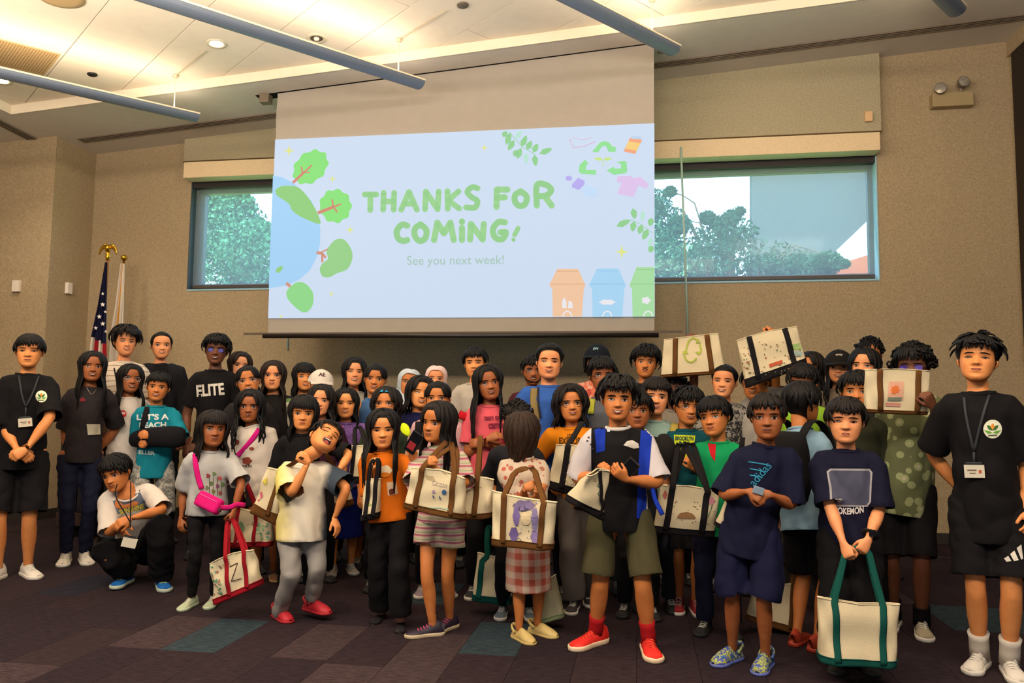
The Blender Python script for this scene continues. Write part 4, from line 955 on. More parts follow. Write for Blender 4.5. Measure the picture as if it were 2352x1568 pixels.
    if abs(head[0]+turn) < 100 or True:
        dk = mat('#120c0a', .5, 'plain', name='dark_lash'); wh = mat('#c9bcb0', .35, 'plain', name='eye_white'); ir = mat('#1c0f0a', .15, 'plain', name='iris'); br_ = mat(HC[hair[1]][0], .8, 'plain', name='brow') if hair[1] in HC else dk
        lid = mat(SK[skin][2], .6, 'plain'); 
        for s in (-1, 1):
            ex, ez, ew, eh = .150*s, .505, .072, .030 if eyes == 'open' else (.017 if eyes == 'narrow' else .006)
            t = np.linspace(0, 2*PI, 14, endpoint=False)
            M = Msh()
            if eyes != 'shut':
                al = np.stack([ex+ew*np.cos(t), ez+eh*np.sin(t)*(1-.25*np.cos(t)**2)+.004*np.cos(t)*s], 1); M.add(*sheet('e', al, .006, wh, .016), wh)
                iw = min(.030, .036); t2 = np.linspace(0, 2*PI, 10, endpoint=False); io = np.stack([ex+iw*np.cos(t2), ez+np.clip(iw*np.sin(t2), -eh*.92, eh*.92)], 1); M.add(*sheet('i', io, .022, ir, .004), ir)
            ul = [fs(ex+ew*a*1.08, ez+eh*(1-a*a)*1.02+.002, .016) for a in np.linspace(-1, 1, 7)]; M.add(*tube_geo(HD(ul), np.array([.003, .007, .009, .010, .009, .008, .004])*hsc, n=6), dk)
            if eyes != 'shut':
                ll = [fs(ex+ew*a, ez-eh*(1-a*a)*1.0, .012) for a in np.linspace(-.9, .9, 5)]; M.add(*tube_geo(HD(ll), .0035*hsc, n=5), lid)
            obj('eye', M, root, inv=None)
            bp = [fs(ex+ew*1.35*a-.006*s, ez+.086+.013*(1-(a*s+.12)**2), .005) for a in np.linspace(-1, 1, 7)]; M = Msh(); M.add(*tube_geo(HD(bp), np.array([.004, .010, .013, .014, .013, .011, .004])*hsc*brow, np.array([.003, .005, .006, .006, .006, .005, .003])*hsc, ref=(0, 0, 1), n=6), br_); obj('eyebrow', M, root)
        lp = mat(SK[skin][2], .45, 'plain', name='lips'); M = Msh(); teeth = mat('#e8dfd0', .3, 'plain', name='teeth'); inm = mat('#2a0c0b', .6, 'plain')
        for s in (-1, 1):
            nt_ = np.array(fs(.036*s, .343, .004)); M.add(*lathe([(0, .0), (.014, -.001), (.016, .006)], HD(nt_), 8, up=(0, -1, -.6)) if False else sheet('n', blob(.040*s, .338, .015, .008, 8), .003, dk), mat('#3a1c14', .7))
        if mouth in ('smile', 'grin', 'wide'):
            w_, o_ = {'smile': (.115, .024), 'grin': (.125, .034), 'wide': (.12, .05)}[mouth]; xs = np.linspace(-1, 1, 9)
            upz = .242+.030*xs**2; dnz = .242+.034*xs**2-o_*(1-xs**2)
            M.add(*sheet('m', np.vstack([np.stack([w_*xs, upz], 1), np.stack([w_*xs, dnz-.002], 1)[::-1][1:-1]]), .004, inm), inm)
            M.add(*sheet('t', np.vstack([np.stack([w_*.86*xs, upz-.002], 1), np.stack([w_*.86*xs, np.maximum(dnz, upz-.028)+.002], 1)[::-1][1:-1]]), .009, teeth), teeth)
            M.add(*tube_geo(HD([fs(w_*1.05*a, z_+.006, .010) for a, z_ in zip(xs, upz)]), np.array([.004, .007, .009, .011, .010, .011, .009, .007, .004])*hsc, n=6), lp)
            M.add(*tube_geo(HD([fs(w_*1.02*a, z_-.008, .010) for a, z_ in zip(xs, dnz)]), np.array([.004, .008, .012, .014, .015, .014, .012, .008, .004])*hsc, n=6), lp)
        elif mouth == 'laugh':
            M.add(*sheet('m', blob(0, .205, .115, .085, 18), .004, inm), inm); M.add(*sheet('t', np.array([(-.08, .262), (.08, .262), (.065, .238), (-.065, .238)]), .012, teeth), teeth)
            M.add(*sheet('g', blob(0, .165, .06, .03, 12), .010, lp), mat('#b04a48', .5)); t = np.linspace(0, 2*PI, 19); M.add(*tube_geo(HD([fs(.12*math.cos(a), .205+.088*math.sin(a), .01) for a in t]), .013*hsc, n=6, cap=False), lp)
        else:
            xs = np.linspace(-1, 1, 9); cz_ = .236; k2 = {'flat': 0.0, 'soft': .022, 'pout': -.010}.get(mouth, .005); w_ = .092 if mouth != 'pout' else .075; up_ = cz_+k2*xs**2
            M.add(*tube_geo(HD([fs(w_*a, z_+.011, .004) for a, z_ in zip(xs, up_)]), np.array([.003, .008, .012, .014, .012, .014, .012, .008, .003])*hsc, n=6), lp)
            M.add(*tube_geo(HD([fs(w_*.92*a, z_-.014, .004) for a, z_ in zip(xs, up_)]), np.array([.003, .009, .014, .017, .018, .017, .014, .009, .003])*hsc, n=6), lp)
            M.add(*tube_geo(HD([fs(w_*a, z_, .013) for a, z_ in zip(xs, up_)]), .0035*hsc, n=5), inm)
        obj('mouth', M, root)
        if fbeard:
            M = Msh(); xs = np.linspace(-1, 1, 9); M.add(*tube_geo(HD([fs(.10*a, .285-.02*a*a, .004) for a in xs]), np.array([.004, .012, .016, .018, .016, .018, .016, .012, .004])*hsc, .008*hsc, ref=(0, 0, 1), n=6), mat('#1a1210', .9))
            if fbeard == 'full': M.add(*tube_geo(HD([fs(.30*math.sin(a), .10+.16*abs(math.sin(a))**2, -.0) if abs(a) < 1 else np.array([.29*math.sin(a), -.2, .34]) for a in np.linspace(-1.1, 1.1, 11)]), .045*hsc, .025*hsc, n=8), mat('#1a1210', .9))
            obj('moustache', M, root)
        if glasses:
            gc, tint = glasses; gm = mat(gc, .3, 'plain', metal=.3); M = Msh(); lens = Msh()
            for s in (-1, 1):
                t = np.linspace(0, 2*PI, 17); yy = fs(.15*s, .50, 0)[1]-.045
                P = [np.array([.152*s+.098*math.copysign(abs(math.cos(a))**.75, math.cos(a)), yy+.04*abs(math.cos(a)), .495+.075*math.copysign(abs(math.sin(a))**.75, math.sin(a))]) for a in t]
                P = [np.array([p[0], yy+.10*max(0, abs(p[0])-.15), p[2]]) for p in P]
                M.add(*tube_geo(HD(P), .0085*hsc, n=6, cap=False), gm)
                if tint: Q = HD(P[:-1]); lens.add(Q, [tuple(range(16))], mat(tint, .1, 'plain', metal=.2))
                M.add(*tube_geo(HD(smooth_path([P[0] if s > 0 else P[8], (s*.32, -.18, .515), (s*.36, .03, .52), (s*.355, .07, .47)], 8)), .008*hsc, n=6), gm)
            M.add(*tube_geo(HD([(-.055, yy, .51), (0, yy-.01, .525), (.055, yy, .51)]), .008*hsc, n=6), gm)
            g_ = obj('glasses', M, root)
            if tint: obj('lens', lens, g_, False)
    # ---- hair ----
    make_hair(info, hair, root, R_)
    # ---- clothes ----
    if shirt: make_shirt(info, shirt, root, bw_, lat)
    if pants: make_pants(info, pants, root, build)
    if shoes: make_shoes(info, shoes, root, feetdir, sock)
    return info

def lock(HD, pts, w, th, n=10, taper=True, m=None, M=None, sides=5):
    P = smooth_path(pts, n); t = np.linspace(0, 1, n); r_ = w*(1-t**3*.85 if taper else np.ones(n)); 
    c = P.copy(); c[:, 2] *= .0; M.add(*tube_geo(HD(P), r_*M.hs, np.maximum(th*(1-t**4*.6), .001)*M.hs, ref=M.ref, n=sides), m)

def make_hair(I, spec, root, R_):
    style, col = spec[0], spec[1]; opt = spec[2] if len(spec) > 2 else {}
    HD, hsc = I['HD'], I['hsc']; c = HC.get(col, HC['black']); m = mat(c[0], .62, 'hair', c2=c[1], name='hair_'+col)
    vol = opt.get('vol', .05)*(1.0 if style == 'buzz' or opt.get('vol', .05) < .04 else 1.28); det = I['front']
    M = Msh(); M.hs = hsc
    if style in ('hijab', 'none'):
        pass
    else:
        # cap of hair over the cranium
        line = opt.get('line', .86); side = opt.get('side', .50); back = opt.get('back', .16)
        nt, nz = (44, 22) if det else (30, 15)
        th = np.linspace(-PI, PI, nt, endpoint=False); V = []
        edge = np.zeros(nt)
        for i, a in enumerate(th):
            b = abs(a)
            if b < .75: e = line-.04*(b/.75)**2
            elif b < 1.45: e = line-.04-(line-.04-side)*smooth1(np.array(b), .75, 1.25)
            elif b < 1.8: e = side+.0
            else: e = side-(side-back)*smooth1(np.array(b), 1.8, 2.4)
            edge[i] = e
        for k in range(nz):
            t = k/(nz-1)
            for i, a in enumerate(th):
                z = edge[i]+(1.0-edge[i])*math.sin(t*PI/2)**.9
                zz = min(z, .995); p = head_scalp(a, zz, 0)
                ctr = np.array([0, .02, .55]); dv = unit(p-ctr); lift = vol*(smooth1(np.array(t), 0, .22)*.8+.2)*(1+.25*math.sin(a*7+I['H']*9)*math.sin(t*9)*.6); 
                V.append(p+dv*lift+(np.array([0, 0, .012]) if t > .9 else 0))
        F = grid_faces(nz, nt); F.append(tuple(range((nz-1)*nt, nz*nt)))
        M.add(HD(V), F, m)
        rr = np.random.default_rng(int(I['H']*1000)+len(PEOPLE)*7)
        # locks of the crown and fringe
        if style in ('short', 'fluffy', 'spiky', 'curly', 'bowl', 'buzz'):
            n = {'short': 54, 'fluffy': 84, 'spiky': 66, 'curly': 150, 'bowl': 80, 'buzz': 0}[style]
            if not det: n = int(n*.6)
            fr = opt.get('fringe', .16)
            for q in range(n):
                a = rr.uniform(-PI, PI); ph = rr.uniform(.05, 1.25)
                if style == 'curly':
                    ph = rr.uniform(0, 1.55) if abs(a) > .9 else rr.uniform(0, 1.05); p = dome(a, ph, vol*.9); r0 = .07+.03*rr.random(); cx = rr.normal(size=3)*.02
                    t = np.linspace(0, 5.2, 8); ax = unit(rr.normal(size=3)); bx = unit(np.cross(ax, rr.normal(size=3))); nn = unit(p-np.array([0, 0, .55])); P = [p+cx+nn*.015+ax*r0*math.cos(u)*.75+bx*r0*math.sin(u)*.75 for u in t]; M.ref = (0, 0, 1); M.add(*tube_geo(HD(P), .028*hsc, n=5), m); continue
                span = {'short': .62, 'fluffy': .75, 'spiky': .42, 'bowl': .85}[style]; ph1 = ph+span*(.7+.5*rr.random()); lim = 1.28 if abs(a) < .85 else (1.75 if abs(a) < 1.9 else 2.05)
                if abs(a) < .85: lim = 1.08+fr
                ph1 = min(ph1, lim); lift = {'short': .03, 'fluffy': .06, 'spiky': .10, 'bowl': .02}[style]
                da = rr.normal()*.22+opt.get('sweep', 0.0); P = []
                for u in np.linspace(0, 1, 5): P.append(dome(a+da*u, ph+(ph1-ph)*u, vol+lift*math.sin(u*PI*.5 if style == 'spiky' else u*PI)*.9+.006))
                M.ref = np.array([math.cos(a), math.sin(a), 0]); w_ = .05+.02*rr.random(); lock(HD, P, w_, .022, 7, True, m, M)
            # fringe
            nf = 0 if style in ('buzz',) else (13 if det else 8)
            for q in range(nf):
                a = (q/(nf-1)-.5)*1.9+rr.normal()*.04; l_ = 1.02+fr*(1+.35*rr.normal()*.5) 
                if style == 'curly': l_ = 1.0+fr
                P = [dome(a*(.8+.2*u)+opt.get('sweep', 0)*u*.5, .65+(l_-.65+.22)*u, vol+.035*math.sin(u*PI)+.004) for u in np.linspace(0, 1, 5)]
                M.ref = np.array([math.cos(a), math.sin(a), 0]); lock(HD, P, .055, .022, 8, True, m, M)
        if style in ('long', 'wavy', 'bob', 'pony', 'straightbangs'):
            L_ = opt.get('len', 1.4); n = int(opt.get('n', 58)*(1 if det else .62)); part = opt.get('part', 0.0); wv = opt.get('wave', .02)
            hrT = I['hr'].T; dn = hrT@np.array([0, 0, -1.0]); fw = hrT@np.array([0, -1.0, 0]); lt = hrT@np.array([1.0, 0, 0])
            fro = opt.get('front', .5)
            if style == 'pony': L_ = 0
            for q in range(n):
                u0 = q/n; a = -PI+.0+u0*2*PI; 
                if abs(a) < opt.get('open', .95): continue
                if style == 'pony': continue
                layer = q % 3
                P = [dome(a*.35 if abs(a) < 1.6 else a, .12+.1*rr.random(), vol+.005)+np.array([part, 0, 0])*.6]
                for ph in (.6, 1.05, 1.5): P.append(dome(a, ph, vol+.012+.012*layer))
                base = P[-1]; out = unit(np.array([base[0], base[1]*.6, 0])); side = abs(math.sin(a)); ll = L_*(.82+.25*rr.random())
                nk = 6; 
                for k in range(1, nk+1):
                    s = k/nk; d = ll*s
                    off = dn*d - out*min(d, .5)*(.22 if style != 'bob' else -.02)
                    if d > .45:   # over the shoulders
                        e = (d-.45)
                        if abs(a) < 1.75 and fro: off = off+fw*min(e, .35)*.75*fro+lt*np.sign(base[0])*min(e, .2)*.55
                        else: off = off-fw*min(e, .4)*.42+lt*np.sign(base[0])*min(e, .2)*.25
                    wvv = wv*math.sin(d*7+q*1.7)
                    P.append(base+off+lt*wvv+fw*wvv*.5)
                M.ref = np.array([math.cos(a), math.sin(a), 0]); lock(HD, P, .085, .035, 14 if det else 10, True, m, M, 6)
            if opt.get('bangs'):
                for q in range(15):
                    a = (q/14-.5)*1.75; P = [dome(a*.7, .35, vol+.01), dome(a*.9, .8, vol+.035), dome(a, 1.15, vol+.03), dome(a, 1.38+.05*rr.random(), vol+.012)]; M.ref = np.array([math.cos(a), math.sin(a), 0]); lock(HD, P, .05, .02, 8, True, m, M)
            else:
                for q in range(16):   # swept from the parting to the temples
                    s = 1 if q % 2 else -1; k = (q//2)/7; a1 = s*(.55+.6*k); P = [np.array([part+s*.02, -.10+.25*(1-k), 1.0+vol*.8]), dome(a1*.55, .55+.25*k*.3, vol+.012), dome(a1*.85, .95, vol+.016), dome(a1*1.08, 1.32, vol+.012), dome(a1*1.2, 1.6, vol+.0)]; M.ref = np.array([math.cos(a1), math.sin(a1), 0]); lock(HD, P, .06, .022, 9, True, m, M)
            if style == 'pony':
                for q in range(12):
                    P = [(.04*math.cos(q), .44, .72), (.07*math.cos(q), .62, .70), (.10*math.cos(q*2), .66, .40), (.06*math.cos(q), .60, .05-.2*rr.random())]; M.ref = (1, 0, 0); lock(HD, P, .06, .04, 9, True, m, M)
        o = obj('hair', M, root)
        I['hairobj'] = o
    if style == 'hijab':
        hm = mat(spec[1], .8, 'cloth'); M = Msh(); nt = 40; rows = []
        # shell round the face opening, back over the crown
        V = []
        for k in range(16):
            u = k/15
            for i in range(nt):
                a = -PI+i*2*PI/nt; cx_, cz_ = math.sin(a), math.cos(a); q = math.sin(min(1, u*1.6)*PI/2); w = max(0, (u-.3)/.7)
                rx = .262+(.405-.262)*q; rz = (.335 if cz_ > 0 else .44)+((.54 if cz_ > 0 else .60)-(.335 if cz_ > 0 else .44))*q
                y_ = -.475+.17*abs(cx_)+(.0 if cz_ > 0 else .03)-.02*math.sin(u*PI)+q*.22
                sh_ = math.cos(w*PI/2)**.8 if w < 1 else 0; sq = 1+.15*abs(math.sin(2*a))*(1 if cz_ > 0 else .5); rx *= sq*1.03; rz *= sq
                V.append((rx*cx_*sh_, y_+w*.62+(.04 if w > .9 else 0), .50+rz*cz_*sh_))
        M.add(HD(V), grid_faces(16, nt), hm)
        # drape over neck and shoulders
        V = []
        for k in range(10):
            t = k/9
            for i in range(nt):
                a = i*2*PI/nt; r1 = .33+.62*t**1.2; V.append((r1*math.sin(a)*1.15, -.02-r1*math.cos(a)*.78+.0, .26-.72*t+.03*math.sin(a*7)*t))
        M.add(HD(V), grid_faces(10, nt), hm); obj('headscarf', M, root)
def fyy(cx, cz): return -.33+.12*abs(cx)+(.02 if cz > 0 else -.04*abs(cz)*0)

def clean_cut(V, F, cuts, guard=None):
    """open a garment where a limb leaves it: (point, direction, radius)"""
    keep = np.ones(len(F), bool); Cn = V[F].mean(1); Q = V[F]; Nf = np.cross(Q[:, 2]-Q[:, 0], Q[:, 3]-Q[:, 1]); Nf /= np.linalg.norm(Nf, axis=1, keepdims=True)+1e-12
    for p, d, r_ in cuts:
        d = unit(d); rel = Cn-p; along = rel@d; rad = np.linalg.norm(rel-along[:, None]*d, axis=1); keep &= ~((along > -.022) & (along < .03) & (rad < r_) & (Nf@d > .45) & ~(guard(Cn) if guard is not None and r_ < .3 else np.zeros(len(F), bool)))
    F = F[keep]
    # straighten each cut into a hem
    E_ = np.sort(np.vstack([F[:, [0, 1]], F[:, [1, 2]], F[:, [2, 3]], F[:, [3, 0]]]), 1); U_, ct = np.unique(E_, axis=0, return_counts=True); B_ = np.unique(U_[ct == 1])
    for p, d, r_ in cuts:
        d = unit(d); rel = V[B_]-p; al = rel@d; rad = np.linalg.norm(rel-al[:, None]*d, axis=1); s_ = (np.abs(al) < .045) & (rad < r_*1.15)
        if s_.any(): k_ = np.median(al[s_]); V[B_[s_]] += d*((k_-al[s_])*.9)[:, None]
    return F
def make_shirt(I, sp, root, bw_, lat):
    J, H, sb, k = I['J'], I['H'], I['sb'], I['k']; lo = sp.get('loose', .022); hem = sp.get('hem', .455)*H; sl = sp.get('sleeve', .72)
    hc_ = J['hipc']; M = Msh()
    def at(z): t = (z-hc_[2])/(sb[2]-hc_[2]); return hc_+(sb-hc_)*t
    if sp.get('along'):  # bent trunk: rings along the spine
        at = lambda z: hc_+(sb-hc_)*((z-.495*H)/((.83-.495)*H))
        zt = .83*H
    else: zt = sb[2]
    z0 = .495*H if sp.get('along') else hc_[2]
    fr = lambda t: at(z0+(zt-z0)*t)
    rows = [(at(hem), .083*H*bw_+lo*1.15, .062*H+lo*1.0), (fr(-.02)*.5+at(hem)*.5, .083*H*bw_+lo*1.05, .062*H+lo*.95), (fr(.1), .082*H*bw_+lo*.95, .060*H+lo*.9), (fr(.4), .073*H*bw_+lo*.95, .055*H*bw_+lo*.9), (fr(.62), .078*H*bw_+lo*.8, .058*H*bw_+lo*.8), (fr(.8), .086*H*bw_+lo*.6, .056*H*bw_+lo*.6), (fr(.87), .082*H*bw_+lo*.2, .049*H+lo*.4), (fr(.93), .062*H, .044*H+lo*.25), (fr(.965), .041*H+.008, .040*H+.007), (fr(.985), .034*H+.009, .035*H+.007)]
    tf_ = .94-.12*min(1, max(0, (H-1.3)/.4)); rows = [(q[0], q[1]*(tf_ if i_ < 7 else 1), q[2]) for i_, q in enumerate(rows)]
    C = np.array([r_[0] for r_ in rows]); Tn = np.gradient(C, axis=0)
    M.add(*tube_geo(C, [r_[1] for r_ in rows], [r_[2] for r_ in rows], ref=lat, n=20))
    cuts = [(C[0], C[0]-C[1], .4*H), (C[-1]-unit(C[-1]-C[-2])*.004, C[-1]-C[-2], .042*H+.008)]
    if sl > 0:
        for s in 'LR':
            S_, E_, T_ = J['sh'+s], J['el'+s], J['wr'+s]; sr = sp.get('sr', 1.0)
            inn = S_+(sb-S_)*.5+np.array([0, 0, -.018*H])
            if sl <= 1: P = [inn, S_*.8+inn*.2]+[S_*(1-t)+E_*t for t in np.linspace(.1, sl, 5)]; r_ = np.array([.034, .036, .036, .034, .033, .033, .034])*H*(.92+.6*(bw_-1))+np.array([.2, .25, .3, .4, .5, .58, .66])*lo*sr
            else: P = [inn, S_]+[S_*(1-t)+E_*t for t in (.25, .6, .9)]+[E_*(1-t)+T_*t for t in (.1, .4, .75, sl-1)]; r_ = np.array([.036, .041, .038, .034, .031, .030, .028, .025, .022])*H+lo*.35
            M.add(*tube_geo(P, r_, r_, ref=(0, 1, .01), n=12)); cuts.append((P[-1], np.array(P[-1])-np.array(P[-2]), r_[-1]*1.25))
    vox = .0115 if I['front'] else .018
    V, N, F = remesh(M, vox, 5 if I['front'] else 3, .5); g = wave(V, 38, int(H*777)+len(PEOPLE)); g2 = wave(V+[3, 1, 2], 85, 5+len(PEOPLE)); amp = sp.get('fold', 1.0)
    low = 1.1-smooth1(V[:, 2], hem, sb[2])*.7; V = V+N*((np.abs(g)*.022-.003)*low+g2*.0045)[:, None]*amp
    ax = unit(C[-1]-C[0]); tz = (C-C[0])@ax; ra_ = np.array([q[1] for q in rows]); rb_ = np.array([q[2] for q in rows]); A0 = unit(lat-(lat@ax)*ax); B0 = np.cross(ax, A0)
    def guard(Q):
        s_ = (Q-C[0])@ax; cc_ = np.stack([np.interp(s_, tz, C[:, i]) for i in range(3)], 1); d_ = Q-cc_; return ((d_@A0/np.interp(s_, tz, ra_))**2+(d_@B0/np.interp(s_, tz, rb_))**2 < 1.35)
    F = clean_cut(V, F, cuts, guard)
    m = sp['mat']; mats = [m]; mi = None
    if sp.get('two'):   # side panels or sleeves of a second colour
        mats.append(sp['two']); Cn = V[F].mean(1); mi = np.zeros(len(F), int)
        if sp.get('two_where') == 'sleeve': mats = [mat(sp['c1'], .88, 'twotone', c2=sp['c2'], scale=sp.get('tw', .092)*H*bw_, off=float(sb[0]))]
        if sp.get('two_where') == 'open':   # open jacket, shirt below shows
            x_ = (Cn-sb)@lat; mi[(np.abs(x_-sp.get('ox', 0)) < sp.get('ow', .03)*H) & (Cn[:, 1] < np.interp(Cn[:, 2], [hc_[2], sb[2]], [hc_[1], sb[1]]))] = 1
    me = numesh('shirt', V, F, mats, mi); nm = sp.get('name', 'shirt'); o = obj(nm, me, root); me.name = nm; I['shirt'] = o
    if sp.get('two') and sp.get('label'): o['label'] = sp['label']
    Vw = V@Rz(I['yaw']).T+np.array(I['root'].location); I['bvh'] = BVHTree.FromPolygons([tuple(v) for v in Vw], [tuple(map(int, q)) for q in F])
    # collar rib
    col = sp.get('collar')
    rb = Msh(); t = np.linspace(0, 2*PI, 25); c0 = C[-2]*.55+C[-1]*.45; up = unit(C[-1]-C[-2]); A = unit(lat-(lat@up)*up); Bx = np.cross(up, A); ra, rbb = rows[-2][1]*.5+rows[-1][1]*.5+.003, rows[-2][2]*.5+rows[-1][2]*.5+.003
    P = [c0+A*ra*math.cos(a)+Bx*rbb*math.sin(a)-up*.016*H*max(0, -math.sin(a))*(1 if Bx[1] > 0 else -1) for a in t]
    P = [c0+A*ra*.98*math.cos(a)+Bx*rbb*math.sin(a)+np.array([0, 0, -.006*H*max(0, -(Bx*math.sin(a))[1]*1.0)]) for a in t]
    rb.add(*tube_geo(P, .011 if col else .008, .007, ref=(0, 0, 1), n=6, cap=False), mat(col, .8, 'cloth') if col else m); obj('collar', rb, o)
    if sp.get('coll2'):  # jacket with a zip
        pass
def make_pants(I, sp, root, build):
    J, H, k = I['J'], I['H'], I['k']; typ = sp.get('type', 'long'); lo = sp.get('loose', .014); M = Msh(); hc_ = J['hipc']; cuts = []
    hb = .080*H*(.75+.25*build); 
    up = np.array([0, 0, 1.0])
    wz = sp.get('waist', .09)
    if typ == 'skirt':
        e = sp.get('len', .26)*H; C = [hc_+up*wz*H, hc_+up*.03*H, hc_-up*.05*H, hc_-up*e*.7, hc_-up*e]; fl_ = sp.get('flare', 1.5); M.add(*tube_geo(C, [.078*H, hb+.012, hb*1.12+lo, hb*(1+(fl_-1)*.7)+lo, hb*fl_+lo], [.058*H, .07*H, .078*H, .085*H*(1+(fl_-1)*.6), .09*H*fl_], ref=(1, 0, 0), n=22)); cuts.append((C[-1], -up, .4))
    else:
        C = [hc_+up*wz*H, hc_+up*.045*H, hc_, hc_-up*.045*H]; M.add(*tube_geo(C, [.07*H+min(lo, .01), .078*H+min(lo, .012), .082*H+min(lo, .016), .066*H+min(lo, .016)], [.05*H+min(lo, .01), .056*H+min(lo, .01), .06*H+min(lo, .012), .05*H+min(lo, .012)], ref=(1, 0, 0), n=18))
        for s in 'LR':
            A_, K_, N_ = J['hip'+s], J['kn'+s], J['an'+s]
            if typ == 'shorts':
                e = sp.get('len', .82); P = [A_*(1-t)+K_*t for t in np.linspace(-.05, e, 6)]; r_ = np.array([.048, .050, .048, .046, .045, .045])*H*(.85+.5*(build-1)+.08)+np.linspace(.2, .75, 6)*lo; sgx = -1 if s == 'L' else 1; P = [p+np.array([sgx*max(0, q-.046*H)*.9, 0, 0]) for p, q in zip(P, r_)]
                if e > 1: P[-1] = K_+(N_-K_)*(e-1)
            else:
                w = sp.get('wide', 0.0); P = [A_*(1-t)+K_*t for t in (-.05, .2, .45, .75)]+[K_]+[K_*(1-t)+N_*t for t in (.25, .55, .85, sp.get('end', .98))]; r_ = np.array([.048, .051, .046, .039, .035, .034, .033, .029, .027])*H*(.90+.6*(build-1))+lo*np.array([.6, .8, .8, .8, .8, .8, .9, 1, 1])+w*np.array([0, 0, .1, .3, .5, .7, .9, 1, 1.1])
            M.add(*tube_geo(P, r_, r_*1.04, ref=(1, 0, 0), n=14)); d = np.array(P[-1])-np.array(P[-2]); cuts.append((np.array(P[-1]), d, .085*H+sp.get('wide', 0.0)))
    vox = .0125 if I['front'] else .019
    V, N, F = remesh(M, vox, 4, .5); g = wave(V*[1, 1, 1.5], 34, int(H*333)+len(PEOPLE)); V = V+N*((np.abs(g)*.018-.005)*sp.get('fold', 1.0))[:, None]; F = clean_cut(V, F, cuts)
    me = numesh('trousers', V, F, [sp['mat']]); nm = {'skirt': 'skirt', 'shorts': 'shorts'}.get(typ, 'trousers'); o = obj(nm, me, root); I['pants'] = o
    Vw = V@Rz(I['yaw']).T+np.array(I['root'].location); I['pbvh'] = BVHTree.FromPolygons([tuple(v) for v in Vw], [tuple(map(int, q)) for q in F])

def shoe_geo(kind):
    """unit shoe: heel at y=+.28, toe at y=-.72, 1 long; z up"""
    t = np.linspace(0, 1, 13); yy = .30-t*1.02
    wid = np.interp(t, [0, .08, .3, .5, .7, .85, .95, 1], [.08, .135, .145, .15, .185, .18, .13, .05]); cx = np.interp(t, [0, .5, .8, 1], [0, .0, .02, .03])
    th = np.arange(14)*2*PI/14
    so = Msh(); V = []
    ht = .10 if kind in ('sneaker', 'hightop', 'chunky') else .07
    if kind == 'flat': ht = .03
    rows = []
    ring = [(cx[i]+wid[i], yy[i]) for i in range(13)]+[(cx[i]-wid[i], yy[i]) for i in range(12, -1, -1)]
    ring = np.array(ring); n = len(ring); kk = ht
    for z, s in ((0, .97), (kk*.3, 1.05), (kk*.8, 1.06), (kk, 1.0)):
        c = ring.mean(0); V += [(c[0]+(p[0]-c[0])*s, c[1]+(p[1]-c[1])*(1+(s-1)*.4), z+(.02*max(0, -p[1]-.5) if z == 0 else 0)) for p in ring]
    F = grid_faces(4, n)+[tuple(range(n))[::-1], tuple(range(3*n, 4*n))]; so.add(V, F)
    upm = Msh(); V = []
    hgt = {'sneaker': [.30, .36, .40, .40, .36, .29, .25, .22, .20, .185, .17, .14, .10], 'chunky': [.32, .38, .42, .42, .38, .32, .27, .24, .22, .2, .18, .15, .11], 'hightop': [.55, .60, .62, .60, .52, .38, .30, .25, .22, .2, .18, .15, .11], 'clog': [.16, .2, .22, .22, .26, .34, .34, .31, .28, .25, .21, .17, .11], 'flat': [.16, .18, .17, .12, .10, .09, .09, .10, .13, .12, .11, .09, .05], 'sandal': [.08, .1, .1, .1, .12, .2, .2, .17, .14, .13, .09, .08, .06]}[kind]
    for i in range(13):
        h = hgt[i]; w = wid[i]*.97
        for a in th:
            s, c = math.sin(a), math.cos(a); V.append((cx[i]+w*np.sign(c)*abs(c)**.8*(1-.30*max(0, s)*(1 if i < 6 else .6)*0-.35*max(0, s)**2*(1 if i < 7 else .35)), yy[i], max(ht*.5, ht*.6+(h-ht*.6)*max(0, s)**.8) if s >= 0 else ht*.5))
    upm.add(V, grid_faces(13, 14)+[tuple(range(14)), tuple(range(12*14, 13*14))[::-1]])
    lc = Msh()
    for j in range(5):
        y0 = -.08-.075*j; h = np.interp((.30-y0)/1.02, t, hgt)
        lc.add(*tube_geo([(-.085, y0+.02, h*.86), (-.03, y0, h*1.03), (.05, y0-.01, h*1.03), (.10, y0+.02, h*.84)], .017, n=6))
    return so, upm, lc
_sg = {}
